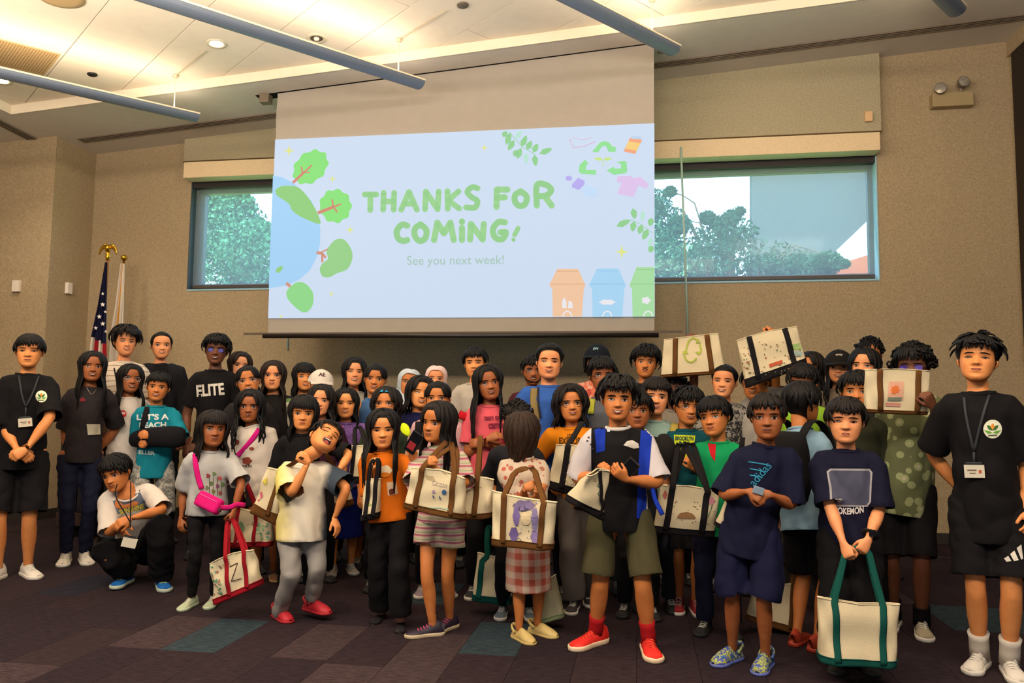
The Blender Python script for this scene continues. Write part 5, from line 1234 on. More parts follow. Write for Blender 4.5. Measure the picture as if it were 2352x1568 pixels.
def make_shoes(I, sp, root, fdir, sock):
    J, H = I['J'], I['H']; kind, um, smt, lm = sp.get('kind', 'sneaker'), sp['mat'], sp.get('sole'), sp.get('lace')
    if kind not in _sg: _sg[kind] = shoe_geo(kind)
    so, up, lc = _sg[kind]; L_ = sp.get('size', .158)*H
    for s, a in (('L', fdir[0]), ('R', fdir[1])):
        N_ = J['an'+s]; R_ = Rz(math.radians(a)); o3 = np.array([N_[0], N_[1], 0])+R_@np.array([0, -.0*L_, 0]); pit = np.eye(3); lift = max(0, N_[2]-.048*H-.005) if True else 0
        tr = lambda V: (V*np.array([1, 1, 1])*L_)@R_.T+o3+np.array([0, 0, lift])
        M = Msh().add(tr(up.verts()), up.f, um); o = obj('shoe', M, root)
        if smt: obj('sole', Msh().add(tr(so.verts()), so.f, smt), o)
        if lm and kind in ('sneaker', 'hightop', 'chunky') and I['front']: q = obj('laces', Msh().add(tr(lc.verts()), lc.f, lm), o)
        if kind == 'clog':
            M = Msh(); g = np.random.default_rng(3)
            for (u, v) in ((-.07, -.52), (.03, -.56), (.11, -.5), (-.02, -.42), (.08, -.40), (-.08, -.33), (.02, -.30), (.12, -.32)):
                zt = np.interp((.30-v)/1.02, np.linspace(0, 1, 13), [.16, .2, .22, .22, .26, .34, .34, .31, .28, .25, .21, .17, .11]); xx = abs(u-.02)/.17; zz = .042+(zt-.042)*max(0, 1-xx**2)**.5*.93
                M.add(tr(blob3((u+.01, v, zz+.008), .016)), [tuple(range(8))], mat('#2a2418', .9))
            obj('vent_hole', M, o)['kind'] = 'stuff'
            P = tr(np.array([(-.145, .0, .2), (-.13, .18, .3), (0, .32, .33), (.13, .18, .3), (.145, .0, .2)])); obj('heel_strap', Msh().add(*tube_geo(smooth_path(P, 9), .012*H/1.3, .006, ref=(0, 0, 1), n=6), um), o)
        if sock:
            sm, sh = sock; K_ = J['kn'+s]; P = [N_+(K_-N_)*t for t in (-.08, .1, .2, sh)]; M = Msh().add(*tube_geo(P, np.array([.028, .027, .027, .030])*H, ref=(1, 0, 0), n=12), sm); obj('sock', M, root)
def blob3(c, r_): t = np.arange(8)*2*PI/8; return np.stack([c[0]+r_*np.cos(t), c[1]+r_*np.sin(t), c[2]+0*t], 1)

# ---- things that lie on a garment ----
def hit(I, x, y, which='bvh', off=.003):
    d = unit(ray(x, y)); r_ = I[which].ray_cast(Vector(CAM), Vector(d))
    if r_[0] is None: return None
    return np.array(r_[0])-d*off
def decal(I, name, polys, col, which='bvh', off=.003, fine=6, kindmat=None, label=None):
    par = I['shirt'] if which == 'bvh' else I['pants']; M = Msh(); m = mat(col, .8, 'plain') if isinstance(col, str) else col
    Yp = I['Y']
    for P in polys:
        V, F = tri2d(P, fine); last = None; W = []
        for a, b in V:
            h = hit(I, a, b, which, off)
            W.append(h)
        ok = [w is not None for w in W]
        if not any(ok): continue
        ds = np.median([np.linalg.norm(w-CAM) for w in W if w is not None])
        W = [w if w is not None else None for w in W]
        F = [f for f in F if all(ok[i] for i in f) and max(np.linalg.norm(W[f[i]]-W[f[i-1]]) for i in range(3)) < .06]
        if not F: continue
        W = [w if w is not None else CAM for w in W]; M.add([I['W2L'](w) for w in W], [f[::-1] for f in F], m)
    if M.n == 0: return None
    o = obj(name, M, par, False)
    if label: o['label'] = label
    if len(polys) > 1 or name in ('print_field', 'print_panel'): o['kind'] = 'stuff'
    return o
def text_px(s, x, y, w, h=None, rot=0.0, font='bold', arc=0.0):
    """letters fitted in a box: x, y = left bottom pixel, w = width"""
    V, F = text_polys(s, font); V = V-[V[:, 0].min(), 0]; s_ = w/V[:, 0].max(); hh = V[:, 1].max(); sy = s_ if h is None else h/hh
    P = np.stack([V[:, 0]*s_, -V[:, 1]*sy], 1); P[:, 1] += arc*4*((P[:, 0]/w)-.5)**2-arc; c, n = math.cos(rot), math.sin(rot)
    return np.stack([x+P[:, 0]*c-P[:, 1]*n, y+P[:, 0]*n+P[:, 1]*c], 1), F
def text_on(I, name, s, x, y, w, h=None, rot=0, col='#e8e4da', which='bvh', off=.004, font='bold', arc=0.0, surf=None, par=None):
    V, F = text_px(s, x, y, w, h, rot, font, arc); W = []
    for a, b in V: W.append(hit(I, a, b, which, off) if surf is None else surf(a, b, off))
    F = [f for f in F if all(W[i] is not None for i in f)]
    if not F: return
    W = [w_ if w_ is not None else CAM for w_ in W]; cv = I['W2L'] if surf is None else (lambda v: v)
    o = obj(name, Msh().add([cv(w_) for w_ in W], F, mat(col, .8, 'plain')), par or (I['shirt'] if which == 'bvh' else I['pants']), False); o['kind'] = 'stuff'; return o
def strap(I, name, pts, w, m, off=.006, th=.004, which='bvh', par=None, n=16, label=None):
    """a band that follows the garment along a pixel polyline"""
    P = smooth_path(np.c_[np.array(pts, float)[:, :2], np.zeros(len(pts))], n); W = [hit(I, a, b, which, off) for a, b, _ in P]; W = [w_ for w_ in W if w_ is not None]
    if len(W) < 3: return
    W = np.array([I['W2L'](w_) for w_ in W]); W[1:-1] = (W[:-2]+2*W[1:-1]+W[2:])/4
    T = np.gradient(W, axis=0); fwd = I['W2L'](CAM)-W[len(W)//2]; side = np.cross(T, fwd)
    o = obj(name, Msh().add(*tube_geo(W, w/2, th, ref=unit(side.mean(0)), n=8), m), par or I['root'])
    if label: o['label'] = label
    return o
def lanyard(I, nx, left, right, apex, badge, bw=.085, bh=.06, tilt=0.0, body=True):
    """neck ribbon and name badge; pixels on the wearer's chest"""
    rm = mat('#1c2127', .7, 'cloth'); Wl = [hit(I, *p, 'bvh', .007) for p in smooth_path(np.c_[np.array(left+[apex], float), np.zeros(len(left)+1)], 12)[:, :2]]; Wr = [hit(I, *p, 'bvh', .007) for p in smooth_path(np.c_[np.array(right+[apex], float), np.zeros(len(right)+1)], 12)[:, :2]]
    M = Msh()
    for W in (Wl, Wr):
        W = [I['W2L'](w) for w in W if w is not None]
        if len(W) > 2: M.add(*tube_geo(W, .007, .002, ref=(1, 0, 0), n=6), rm)
    if M.n == 0: return
    h = hit(I, *badge, 'bvh', .02)
    if h is None: h = atY(badge[0], badge[1], I['Y']-.14)
    a = hit(I, *apex, 'bvh', .008); 
    if a is not None: M.add(*tube_geo([I['W2L'](a), I['W2L'](h)+[0, 0, bh*.6]], .006, .003, n=6), rm)
    o = obj('lanyard', M, I['root']); c = I['W2L'](h); R_ = Ry(math.radians(tilt))
    b = boxobj('name_badge', c, (bw, .004, bh), mat('#cfc8b4', .4), o, .0015, R=R_); 
    boxobj('badge_clip', c+R_@np.array([0, -.002, bh*.62]), (bw*.8, .006, bh*.16), mat('#23262a', .4), o, .001, R=R_)
    for k, (dx, dz, w, h_, cl) in enumerate(((-.12, .08, .45, .10, '#6a4a3a'), (-.1, -.14, .3, .07, '#7a6a5a'), (.28, -.02, .14, .26, '#b0562a'))): boxobj('badge_print', c+R_@np.array([dx*bw, -.0026, dz*bh]), (w*bw, .0008, h_*bh), mat(cl, .6), b, R=R_)
# ---------------- the group ----------------
def cl(c, **k): return mat(c, .88, 'cloth', **k)
K0 = cl('#131113'); K1 = cl('#1b1a1e'); CH_ = cl('#2a2527'); WHT = cl('#cfc6ba'); GRYL = cl('#b7b2ab'); NVY = cl('#15172b'); NVY2 = cl('#1a1c38')
def sh(c, **k): d = dict(mat=cl(c) if isinstance(c, str) else c); d.update(k); return d
def pn(t, c, **k): d = dict(type=t, mat=cl(c) if isinstance(c, str) else c); d.update(k); return d
rub = mat('#d8d0c4', .6, 'plain', name='rubber'); drub = mat('#1a1818', .7, 'plain', name='dark_rubber'); lcw = mat('#ddd6ca', .7, 'plain', name='lace_white')
def so_(k, c, s=rub, l=lcw, size=.158): return dict(kind=k, mat=mat(c, .6, 'plain') if isinstance(c, str) else c, sole=s, lace=l, size=size)
WS = so_('chunky', '#d6cfc3'); BS = so_('sneaker', '#1c1b1d', drub)
fistd = dict(curl=.95, th=1.0); grip = dict(curl=.85, th=.9); rel = dict(curl=.35)
FS = mat('#77756e', .85, 'plain')
P = person
# --- left teenagers
a = P(1, 71, 765, 'teenage boy in black tee with round leaf logo, name badge, standing far left', feet=[(-8, 1332), (62, 1324)], skin='asian', hair=('bowl', 'black', dict(vol=.05, line=.84)), mouth='flat', eyes='narrow', turn=-6,
      shirt=sh(K0, loose=.045, hem=.44, sleeve=.98), pants=pn('shorts', K0, loose=.035, len=.98), shoes=WS, aL=((40, 1034, .17), (-6, 930, .05)), aR=((60, 1032, .17), (124, 958, .05)), handL=dict(dir=(.75, -.15, -.55), back=(0, -1, .3), curl=.45), handR=dict(dir=(-.75, -.2, -.5), back=(0, -1, .2), curl=.55), feetdir=(-20, 22))
lanyard(a, 70, [(42, 852), (50, 905)], [(92, 855), (76, 900)], (59, 935), (58, 970), tilt=-6)
def logo(I, x, y, r_, orange=True):
    decal(I, 'round_logo', [blob(x, y, r_, r_, 22)], '#d9dac2', fine=7)
    decal(I, 'logo_leaf', [leaf((x, y+3), (x-r_*.62, y-r_*.42), r_*.2), leaf((x, y+3), (x+r_*.62, y-r_*.42), r_*.2)], '#37632c', off=.0045)
    decal(I, 'logo_field', [[(x-r_*.92, y+r_*.1), (x-r_*.3, y+r_*.22), (x, y+r_*.42), (x-r_*.5, y+r_*.5)], [(x+r_*.92, y+r_*.1), (x+r_*.3, y+r_*.22), (x, y+r_*.42), (x+r_*.5, y+r_*.5)]], '#5f9a3a', off=.0045)
    if orange: decal(I, 'logo_sun', [leaf((x, y+1), (x, y-r_*.62), r_*.22)], '#d98a3a', off=.005)
    decal(I, 'logo_line', [[(x-r_*.5, y+r_*.62), (x+r_*.5, y+r_*.58), (x+r_*.45, y+r_*.72), (x-r_*.45, y+r_*.76)]], '#4c5a44', off=.0045)
logo(a, 95, 910, 13.5)
a = P(2, 212, 805, 'smiling girl with long black hair in charcoal tee and white high-top shoes', feet=[(150, 1294), (193, 1292)], skin='brown', hair=('long', 'black', dict(len=1.75, front=.6, wave=.02)), mouth='grin', head=(4, 2, 3),
      shirt=sh(CH_, loose=.03, hem=.47, sleeve=.95), pants=pn('long', NVY, loose=.006), shoes=so_('hightop', '#d3cbbd', rub), aL=((160, 1052, .06), (147, 985, .0)), aR='back', handL=dict(curl=.3, dir=(.15, -.1, -1)))
decal(a, 'badge_card', [[(199, 974), (230, 974), (231, 997), (202, 999)]], '#b9b19b', off=.012); decal(a, 'chest_print', [[(183, 916), (190, 912), (197, 918), (196, 921), (184, 922)]], '#7c2a30')
strap(a, 'necklace', [(198, 888), (205, 900), (211, 906), (218, 898), (224, 888)], .004, mat('#9b8f80', .3, 'plain', metal=.7), th=.002)
a = P(3, 288, 750, 'tall boy with fluffy dark hair and white striped shirt in front of the flags', Y=6.25, skin='light', hair=('fluffy', 'dark', dict(vol=.13, fringe=.20, side=.48)), mouth='smile', head=(8, 0, 2), shirt=sh(mat('#cdbfae', .88, 'stripes', c2='#cdbfae', c3='#8a7a68', scale=22), loose=.03), pants=pn('long', K0), shoes=BS, front=False, eyes='narrow')
strap(a, 'lanyard', [(262, 845), (268, 875), (270, 905)], .012, K1, n=8)
a = P(4, 298, 834, 'girl in clear glasses, white tee with red sticker and long black hair', Y=5.95, skin='brown', hair=('long', 'black', dict(len=1.5, front=.7)), mouth='grin', glasses=('#a9b3b0', None), head=(4, 0, 4), turn=8,
      shirt=sh('#c9bfb5', loose=.035, hem=.44, sleeve=.9), pants=pn('long', '#33363c'), shoes=WS, aL=((262, 1045, .05), (246, 1000, .0)), aR='down')
decal(a, 'round_sticker', [blob(282, 950, 8.5, 8, 18)], '#c01f26', off=.005); decal(a, 'sticker_text', [[(276, 948), (281, 945), (288, 947), (288, 951), (277, 952)]], '#e2c3c0', off=.007)
a = P(5, 372, 760, 'tall boy with short black hair and open black jacket in the back row left', Y=6.6, skin='light', hair=('buzz', 'black', dict(vol=.055, line=.88, side=.46)), mouth='smile', turn=4, shirt=sh(K1, loose=.045, sleeve=1.9, two=K0, two_where='open'), pants=pn('long', K0), shoes=BS, front=False, nose=1.1)
a = P(6, 363, 853, 'boy in teal tee with his arm in a black sling', Y=5.85, skin='tan', hair=('short', 'black', dict(vol=.06, fringe=.08)), mouth='grin', head=(-6, 0, 6),
      shirt=sh('#147a8c', loose=.03, hem=.43, sleeve=.95), pants=pn('shorts', mat('#88867f', .9, 'blotch', c2='#5f5e5b', c3='#a9a59b', scale=14), loose=.03, len=1.05), shoes=so_('sneaker', '#2a2a2c', rub), aL=((322, 1018, .16), (316, 1008, .02)), aR=((350, 1000, .17), (415, 1010, .03)), handL=dict(curl=.8), handR=dict(curl=.5))
text_on(a, 'shirt_text', "LET'S A", 314, 964, 74, 13, -.02, '#d7dedb'); text_on(a, 'shirt_text', 'BEACH', 320, 982, 62, 12, -.02, '#d7dedb'); text_on(a, 'shirt_text', 'SELLER', 312, 1042, 44, 9, .05, '#c3d4d3')
A6 = a
# sling: a cloth trough round the forearm and its neck strap
M = Msh(); Wp = [a['W2L'](atY(x, y, 5.85-f)) for x, y, f in ((304, 1010, .08), (330, 1005, .15), (362, 1003, .17), (395, 1003, .15), (424, 1004, .08))]
M.add(*tube_geo(smooth_path(Wp, 12), .9*np.array([.06, .075, .08, .082, .085, .088, .09, .092, .094, .094, .09, .07]), np.array([.03]+[.04]*10+[.03])*1.0, ref=(0, 0, 1), n=12), cl('#17161a')); s_ = obj('arm_sling', M, a['root'])
strap(a, 'sling_strap', [(346, 915), (340, 935), (333, 960), (328, 985)], .05, cl('#17161a'), off=.01, n=10)
# --- crouching boy
a = P(7, 262, 1035, 'crouching boy in white printed tee and black trousers with bright blue shoes', feet=[(288, 1338), (376, 1352)], H=1.62, skin='tan', hair=('bowl', 'black', dict(vol=.07, fringe=.14)), mouth='soft', head=(-24, -14, -14), turn=-6, headpx=(280, 1120, .12),
      joints=dict(neck=(292, 1128, .10), hipc=(318, 1262, -.22), shL=(246, 1142, .10), shR=(340, 1126, -.02), hipL=(296, 1272, -.2), hipR=(338, 1266, -.2), knL=(240, 1268, .24), knR=(368, 1205, .22), anL=(290, 1312, .0), anR=(372, 1324, .02)),
      shirt=sh('#c8bfb6', loose=.03, hem=.50, along=True, sleeve=.98), pants=pn('long', K0, loose=.042, waist=.05), shoes=so_('sneaker', '#1466b4', mat('#b9c4b0', .6), mat('#c9d05a', .6)), aL=((282, 1196, .34), (252, 1200, .2)), aR=((300, 1190, .34), (388, 1186, .16)), handL=dict(dir=(.1, -.3, -.9), curl=.3), handR=dict(dir=(-.9, -.2, -.35), back=(0, -.7, .7), curl=.45), feetdir=(-20, 10))
decal(a, 'shirt_print', [[(259, 1150), (322, 1130), (340, 1166), (270, 1180)]], '#5b6475', fine=8); text_on(a, 'print_text', 'SUNSHINE', 276, 1182, 58, 12, -.25, '#c3b23e', off=.006)
M = Msh(); q = [a['W2L'](atY(x, y, 4.9-f)) for x, y, f in ((269, 1112, .2), (266, 1140, .27), (300, 1200, .34))]; M.add(*tube_geo(smooth_path(q, 8), .004, n=5), K1); q2 = [a['W2L'](atY(x, y, 4.9-f)) for x, y, f in ((300, 1106, .2), (300, 1150, .32), (299, 1212, .36))]; M.add(*tube_geo(smooth_path(q2, 8), .004, n=5), K1)
ly = obj('lanyard', M, a['root']); bb = boxobj('name_badge', a['W2L'](atY(297, 1246, 4.52)), (.085, .004, .06), mat('#cfc8b4', .4), ly, .0015, R=Ry(.25)); boxobj('badge_clip', a['W2L'](atY(299, 1232, 4.52)), (.07, .006, .012), mat('#23262a', .4), ly, R=Ry(.25))
# --- rear left
a = P(8, 498, 768, 'tall boy with purple-tinted glasses and black tee with white lettering', Y=6.1, skin='deep', hair=('fluffy', 'black', dict(vol=.09, fringe=.1, line=.84)), mouth='grin', glasses=('#2a2630', '#4b3a8c'), head=(-4, 0, 3), shirt=sh(K0, loose=.03), pants=pn('long', K0), shoes=BS)
text_on(a, 'shirt_text', 'ELITE', 452, 910, 64, 26, -.08, '#d2ccc0')
a = P(9, 548, 806, 'tall girl with very long brown hair behind two other girls, dark coat', Y=6.5, skin='fair', hair=('long', 'brown', dict(len=2.3, front=.75, vol=.05)), mouth='smile', head=(10, 0, 6), shirt=sh('#1d1715', loose=.03, sleeve=1.9), pants=pn('long', K0), shoes=BS, nose=1.1)
strap(a, 'yellow_strap', [(508, 885), (502, 915), (492, 938)], .05, cl('#caa02a'), off=.05, n=8, label='mustard yellow strap'); strap(a, 'pink_strap', [(540, 905), (536, 940), (528, 972)], .035, cl('#c2566a'), off=.05, n=8, label='pink strap')
a = P(10, 577, 836, 'laughing girl in thin glasses leaning her head, hair tied back', Y=5.6, skin='tan', hair=('pony', 'black', dict(vol=.04, part=.02, line=.84)), mouth='grin', glasses=('#8f8f96', None), head=(-4, 2, -10), shirt=sh('#231f20', loose=.03), pants=pn('long', K0), shoes=BS)
a = P(11, 630, 826, 'girl with straight brown hair, round glasses and dark jacket', Y=5.95, skin='light', hair=('long', 'brown', dict(len=1.45, front=.5, vol=.045)), mouth='soft', glasses=('#4a3a34', None), head=(-6, 0, 0), shirt=sh('#1e1c1c', loose=.035, sleeve=1.9), pants=pn('long', K0), shoes=BS)
strap(a, 'bag_strap', [(662, 915), (665, 945), (664, 985)], .045, mat('#b9b19c', .85, 'stripes', c2='#5a7a4a', c3='#b9b19c', scale=4), n=10)
a = P(12, 577, 893, 'girl with long wavy hair and dark glasses, white tee crossed by a magenta strap', feet=[(590, 1336), (628, 1330)], skin='brown', hair=('wavy', 'black', dict(len=1.7, wave=.07, front=.8, vol=.07)), mouth='soft', glasses=('#2a2024', None), head=(-4, -2, 0), turn=-4,
      shirt=sh('#beb4aa', loose=.03, hem=.42, sleeve=1.7), pants=pn('shorts', K0, len=.5), shoes=so_('sandal', '#6b4a32', mat('#a8875c', .8), None), aL=((570, 1150, .02), (535, 1060, 0)), aR=((632, 1150, .02), (640, 1060, 0)))
strap(a, 'crossbody_strap', [(596, 985), (578, 1010), (556, 1036), (545, 1046)], .036, cl('#c01878'), off=.008, label='magenta strap')
decal(a, 'shirt_print', [blob(567, 1058, 11, 9, 12, .15, 5), blob(545, 1015, 5, 6, 8), blob(578, 1030, 6, 4, 8)], '#7a3a2c'); text_on(a, 'shirt_text', 'NORTH', 552, 1073, 26, 6, 0, '#3a3432')
a = P(13, 487, 940, 'small girl in grey flowered tee with a bright pink belt bag across her chest', feet=[(440, 1394), (492, 1390)], skin='brown', hair=('straightbangs', 'dark', dict(len=1.02, bangs=True, vol=.06, front=.2, open=.9)), mouth='soft', head=(6, 0, 3), turn=6,
      shirt=sh('#a8a6a4', loose=.032, hem=.46, sleeve=.95, sr=1.3), pants=pn('long', K0, loose=.004), shoes=so_('sneaker', '#a9b494', mat('#b5c3a4', .6)), aL=((416, 1190, .04), (425, 1120, .02)), aR=((536, 1176, .06), (542, 1110, .0)), handR=dict(curl=.9), feetdir=(-35, -25))
for q, c in (((478, 1092), '#8a3a3a'), ((492, 1088), '#5f7a4a'), ((505, 1098), '#b5505a'), ((486, 1110), '#54683f'), ((500, 1116), '#7a4a6a'), ((512, 1112), '#5f7a4a'), ((490, 1128), '#6a6a3a'), ((506, 1132), '#8a4a4a'), ((476, 1120), '#5f6a4a')): decal(a, 'flower_print', [blob(q[0], q[1], 4.6, 5, 8, .25, 5)], c)
for x_ in (480, 489, 498, 507): decal(a, 'stem_print', [[(x_, 1095), (x_+1.6, 1095), (x_+2, 1138), (x_+.4, 1138)]], '#4f5f3e', off=.002)
strap(a, 'belt_strap', [(448, 1030), (449, 1060), (454, 1092), (463, 1122)], .032, cl('#c4146f'), off=.010, label='magenta strap')
WG = a
# --- laughing boy thrown back
a = P(14, 715, 965, 'laughing boy leaning back in yellow and white dyed tee, grey joggers and red clogs', feet=[(640, 1448), (722, 1398)], H=1.36, skin='asian', hair=('bowl', 'dark', dict(vol=.05, fringe=.05, line=.86)), mouth='laugh', eyes='shut', headpx=(727, 1046, .06), head=(30, 26, 38), turn=0,
      joints=dict(neck=(700, 1062, .02), hipc=(694, 1208, .04), shL=(655, 1080, .04), shR=(738, 1080, -.05), hipL=(664, 1222, .05), hipR=(722, 1218, -.02), knL=(668, 1318, .16), knR=(728, 1305, .05), anL=(640, 1412, .0), anR=(716, 1375, -.05)),
      shirt=sh(mat('#c9b93e', .88, 'grad', c2='#cfc6b4', c3='#39434e'), loose=.042, hem=.42, along=True, sleeve=.95, sr=1.35), pants=pn('long', mat('#8d8884', .9, 'cloth'), loose=.014, wide=.0, end=.97), shoes=so_('clog', '#b5202c', mat('#a31b27', .6), None), aL=((708, 1062, .18), (675, 1122, .20)), aR=((768, 1190, .02), (752, 1120, -.02)), handL=dict(dir=(-.8, -.1, .6), back=(-.2, -.9, .2), curl=.8), handR=dict(curl=.25, dir=(.35, -.3, -.9)), feetdir=(25, 40))
LB = a
decal(a, 'logo_print', [[(662, 1238), (664, 1238), (664, 1245), (662, 1245)], [(666, 1237), (670, 1240), (667, 1244)]], '#2a2624', which='pbvh')
# --- second row, left middle
a = P(15, 697, 904, 'girl with bangs and black tee right behind the laughing boy', Y=4.95, skin='asian', hair=('straightbangs', 'black', dict(len=.95, bangs=True, vol=.055, front=.1)), mouth='pout', head=(4, -4, 3), turn=-6, shirt=sh(K0, loose=.03, sleeve=.95), pants=pn('long', K0), shoes=BS, aR=((772, 1092, .12), (768, 1040, .0)), aL='down', handR=dict(curl=.8))
a = P(16, 698, 831, 'girl with black bangs beside the boy in the white cap', Y=6.35, skin='asian', hair=('straightbangs', 'black', dict(len=1.4, bangs=True, front=.3)), mouth='smile', head=(8, 0, 2), shirt=sh(K0, loose=.03), pants=pn('long', K0), shoes=BS, front=False)
a = P(17, 736, 848, 'boy in white baseball cap peeking over the girls', Y=5.9, skin='asian', hair=('buzz', 'black', dict(vol=.02, line=.8)), mouth='flat', head=(6, -2, 2), shirt=sh('#3a3f47', loose=.03), pants=pn('long', K0), shoes=BS)
CAP1 = a
a = P(18, 738, 880, 'girl with dark wavy hair in burgundy top between the cap and the purple jacket', Y=5.45, skin='light', hair=('wavy', 'dark', dict(len=1.15, wave=.03, front=.5)), mouth='smile', head=(-8, 0, 4), shirt=sh('#3a1c2a', loose=.03), pants=pn('long', K0), shoes=BS)
a = P(19, 813, 819, 'girl with long black hair and cream top against the dark wall', Y=6.2, skin='light', hair=('long', 'black', dict(len=1.3, front=.3, line=.84)), mouth='grin', eyes='narrow', head=(4, 2, 3), shirt=sh('#a59f94', loose=.03), pants=pn('long', K0), shoes=BS)
a = P(20, 862, 832, 'girl in blue sleeveless dress with hair tied back', Y=5.95, skin='tan', hair=('pony', 'black', dict(vol=.04, line=.82)), mouth='smile', head=(-4, -2, 4), shirt=sh('#3f628f', loose=.02, sleeve=0), pants=pn('skirt', cl('#3f628f')), shoes=BS)
a = P(21, 796, 888, 'girl in purple zip jacket and navy skirt with white trainers', feet=[(764, 1318), (806, 1314)], skin='asian', hair=('long', 'black', dict(len=1.0, front=.1, vol=.045)), mouth='smile', eyes='narrow', head=(-2, 0, 0),
      shirt=sh(mat('#6a4a86', .85, 'blotch', c2='#7c5a98', c3='#5f417a', scale=40), loose=.03, hem=.46, sleeve=1.9), pants=pn('skirt', cl('#141f6e'), len=.30, flare=1.25), shoes=so_('sneaker', '#b9aea2', rub), aL=((775, 1075, .12), (762, 1040, 0)), aR=((826, 1040, .12), (846, 1030, 0)), handL=dict(curl=.8), handR=dict(curl=.8))
strap(a, 'zip', [(787, 968), (786, 1010), (784, 1060), (782, 1090)], .010, mat('#c25a9c', .6), off=.004, label='pink zip')
PJ = a
a = P(22, 890, 888, 'girl wearing blue sunglasses on top of her dark curly hair', Y=5.3, skin='tan', hair=('wavy', 'dark', dict(len=.9, wave=.05, front=.2, vol=.07)), mouth='flat', head=(-14, 4, 0), glasses=('#3a3236', None), shirt=sh('#2f3a2a', loose=.03), pants=pn('long', K0), shoes=BS)
SG = a
a = P(23, 936, 842, 'girl in pale blue headscarf smiling in the back row', Y=6.2, skin='tan', hair=('hijab', '#b4bec6'), mouth='grin', head=(4, 0, 8), shirt=sh('#4a4a55', loose=.03), pants=pn('long', K0), shoes=BS)
a = P(24, 1002, 835, 'girl in pale pink headscarf, only eyes and forehead showing', Y=6.45, skin='light', hair=('hijab', '#e0c2bd'), mouth='soft', head=(-4, 0, 3), shirt=sh('#5a4a48', loose=.03), pants=pn('long', K0), shoes=BS, front=False)
a = P(25, 962, 862, 'grinning girl with black bob and navy tee', Y=5.65, skin='asian', hair=('bob', 'black', dict(len=.85, front=.1, vol=.07)), mouth='wide', eyes='narrow', head=(10, 0, 6), shirt=sh('#1b1f4a', loose=.03), pants=pn('long', K0), shoes=BS)
a = P(26, 1008, 872, 'girl with parted dark hair in pink jacket behind the girl in stripes', Y=5.2, skin='tan', hair=('pony', 'black', dict(vol=.045, line=.83)), mouth='soft', head=(-8, 0, 0), shirt=sh('#c49a9c', loose=.035, sleeve=1.9), pants=pn('long', K0), shoes=so_('sneaker', '#8a7a86', rub))
strap(a, 'bag_strap', [(964, 955), (961, 990), (960, 1040)], .05, cl('#17161a'), off=.012)
a = P(27, 882, 934, 'frowning girl in orange tee with long black hair and black flats', feet=[(872, 1422), (918, 1442)], skin='asian', hair=('long', 'black', dict(len=1.75, front=1.0, vol=.05, part=.05)), mouth='pout', eyes='narrow', head=(10, -6, -2), turn=-12,
      shirt=sh('#cc650f', loose=.026, hem=.47, sleeve=.95), pants=pn('long', K0, wide=.022), shoes=so_('flat', '#151318', None, None), aL=((852, 1080, .14), (850, 1128, .06)), aR=((948, 1056, .20), (962, 1110, .02)), handL=dict(dir=(.1, -.25, 1), back=(-.7, -.4, 0), curl=.6), handR=dict(dir=(.1, -.5, .8), back=(.3, -.9, 0), curl=.85), sock=(mat('#b5806a', .6), .12))
OG = a
decal(a, 'cartoon_print', [blob(885, 1080, 15, 12, 14, .1, 5)], '#d8c3a0'); decal(a, 'print_patch', [[(888, 1108), (910, 1104), (914, 1134), (891, 1138)]], '#c9a98c'); decal(a, 'print_mark', [[(893, 1126), (897, 1122), (900, 1132), (904, 1122), (908, 1132), (906, 1134), (895, 1136)]], '#5a2a1c', off=.005); decal(a, 'print_mark', [blob(884, 1090, 12, 6, 12)], '#d4791f', off=.005)
a = P(28, 1012, 917, 'girl in pink and green striped tee and matching shorts hugging a tote', feet=[(990, 1462), (1030, 1446)], skin='tan', hair=('long', 'dark', dict(len=1.5, front=.3, vol=.045, part=-.05)), mouth='flat', head=(-16, -4, 4), turn=-22,
      shirt=sh(mat('#bfae9c', .88, 'stripes', c2='#a85a70', c3='#93a07a', scale=26), loose=.03, hem=.47, sleeve=.95, sr=1.15), pants=pn('shorts', mat('#bfae9c', .88, 'stripes', c2='#a85a70', c3='#93a07a', scale=26), len=.55, loose=.03), shoes=so_('sneaker', '#22182a', mat('#c3b08e', .6), mat('#c04a72', .6), .165),
      aL=((985, 1066, .26), (960, 1080, .1)), aR=((1000, 1078, .26), (1078, 1085, .06)), handL=dict(dir=(.2, -.4, .2), curl=.7), handR=dict(dir=(-.9, -.2, .2), back=(0, -.9, .4), curl=.6), feetdir=(-55, -20))
a = P(29, 1094, 797, 'boy with short black hair and cream tee standing against the dark wall', Y=6.2, skin='asian', hair=('short', 'black', dict(vol=.07, fringe=.08)), mouth='flat', eyes='narrow', head=(-8, 0, -2), shirt=sh('#ada498', loose=.035), pants=pn('long', K0), shoes=BS)
a = P(30, 1126, 836, 'girl with very long black hair in coral pink tee with folded arms', Y=5.25, skin='brown', hair=('long', 'black', dict(len=1.9, front=.6, vol=.055)), mouth='smile', head=(8, 0, -10), shirt=sh('#cf5560', loose=.03, hem=.44), pants=pn('long', K0), shoes=so_('sneaker', '#24252c', rub), aL=((1120, 1008, .16), (1076, 1030, .04)), aR=((1110, 1018, .15), (1175, 1010, .04)), handL=dict(dir=(.9, -.1, .4), curl=.4), handR=dict(dir=(-.9, .2, 0), curl=.4))
text_on(a, 'shirt_text', 'team spirit', 1112, 965, 48, 12, -.05, '#7a2438'); text_on(a, 'shirt_text', 'camp', 1122, 984, 34, 12, -.05, '#7a2438')
strap(a, 'red_sleeve', [(1082, 925), (1072, 945), (1064, 965)], .09, cl('#b0141f'), off=.01, n=8, label='red sleeve')
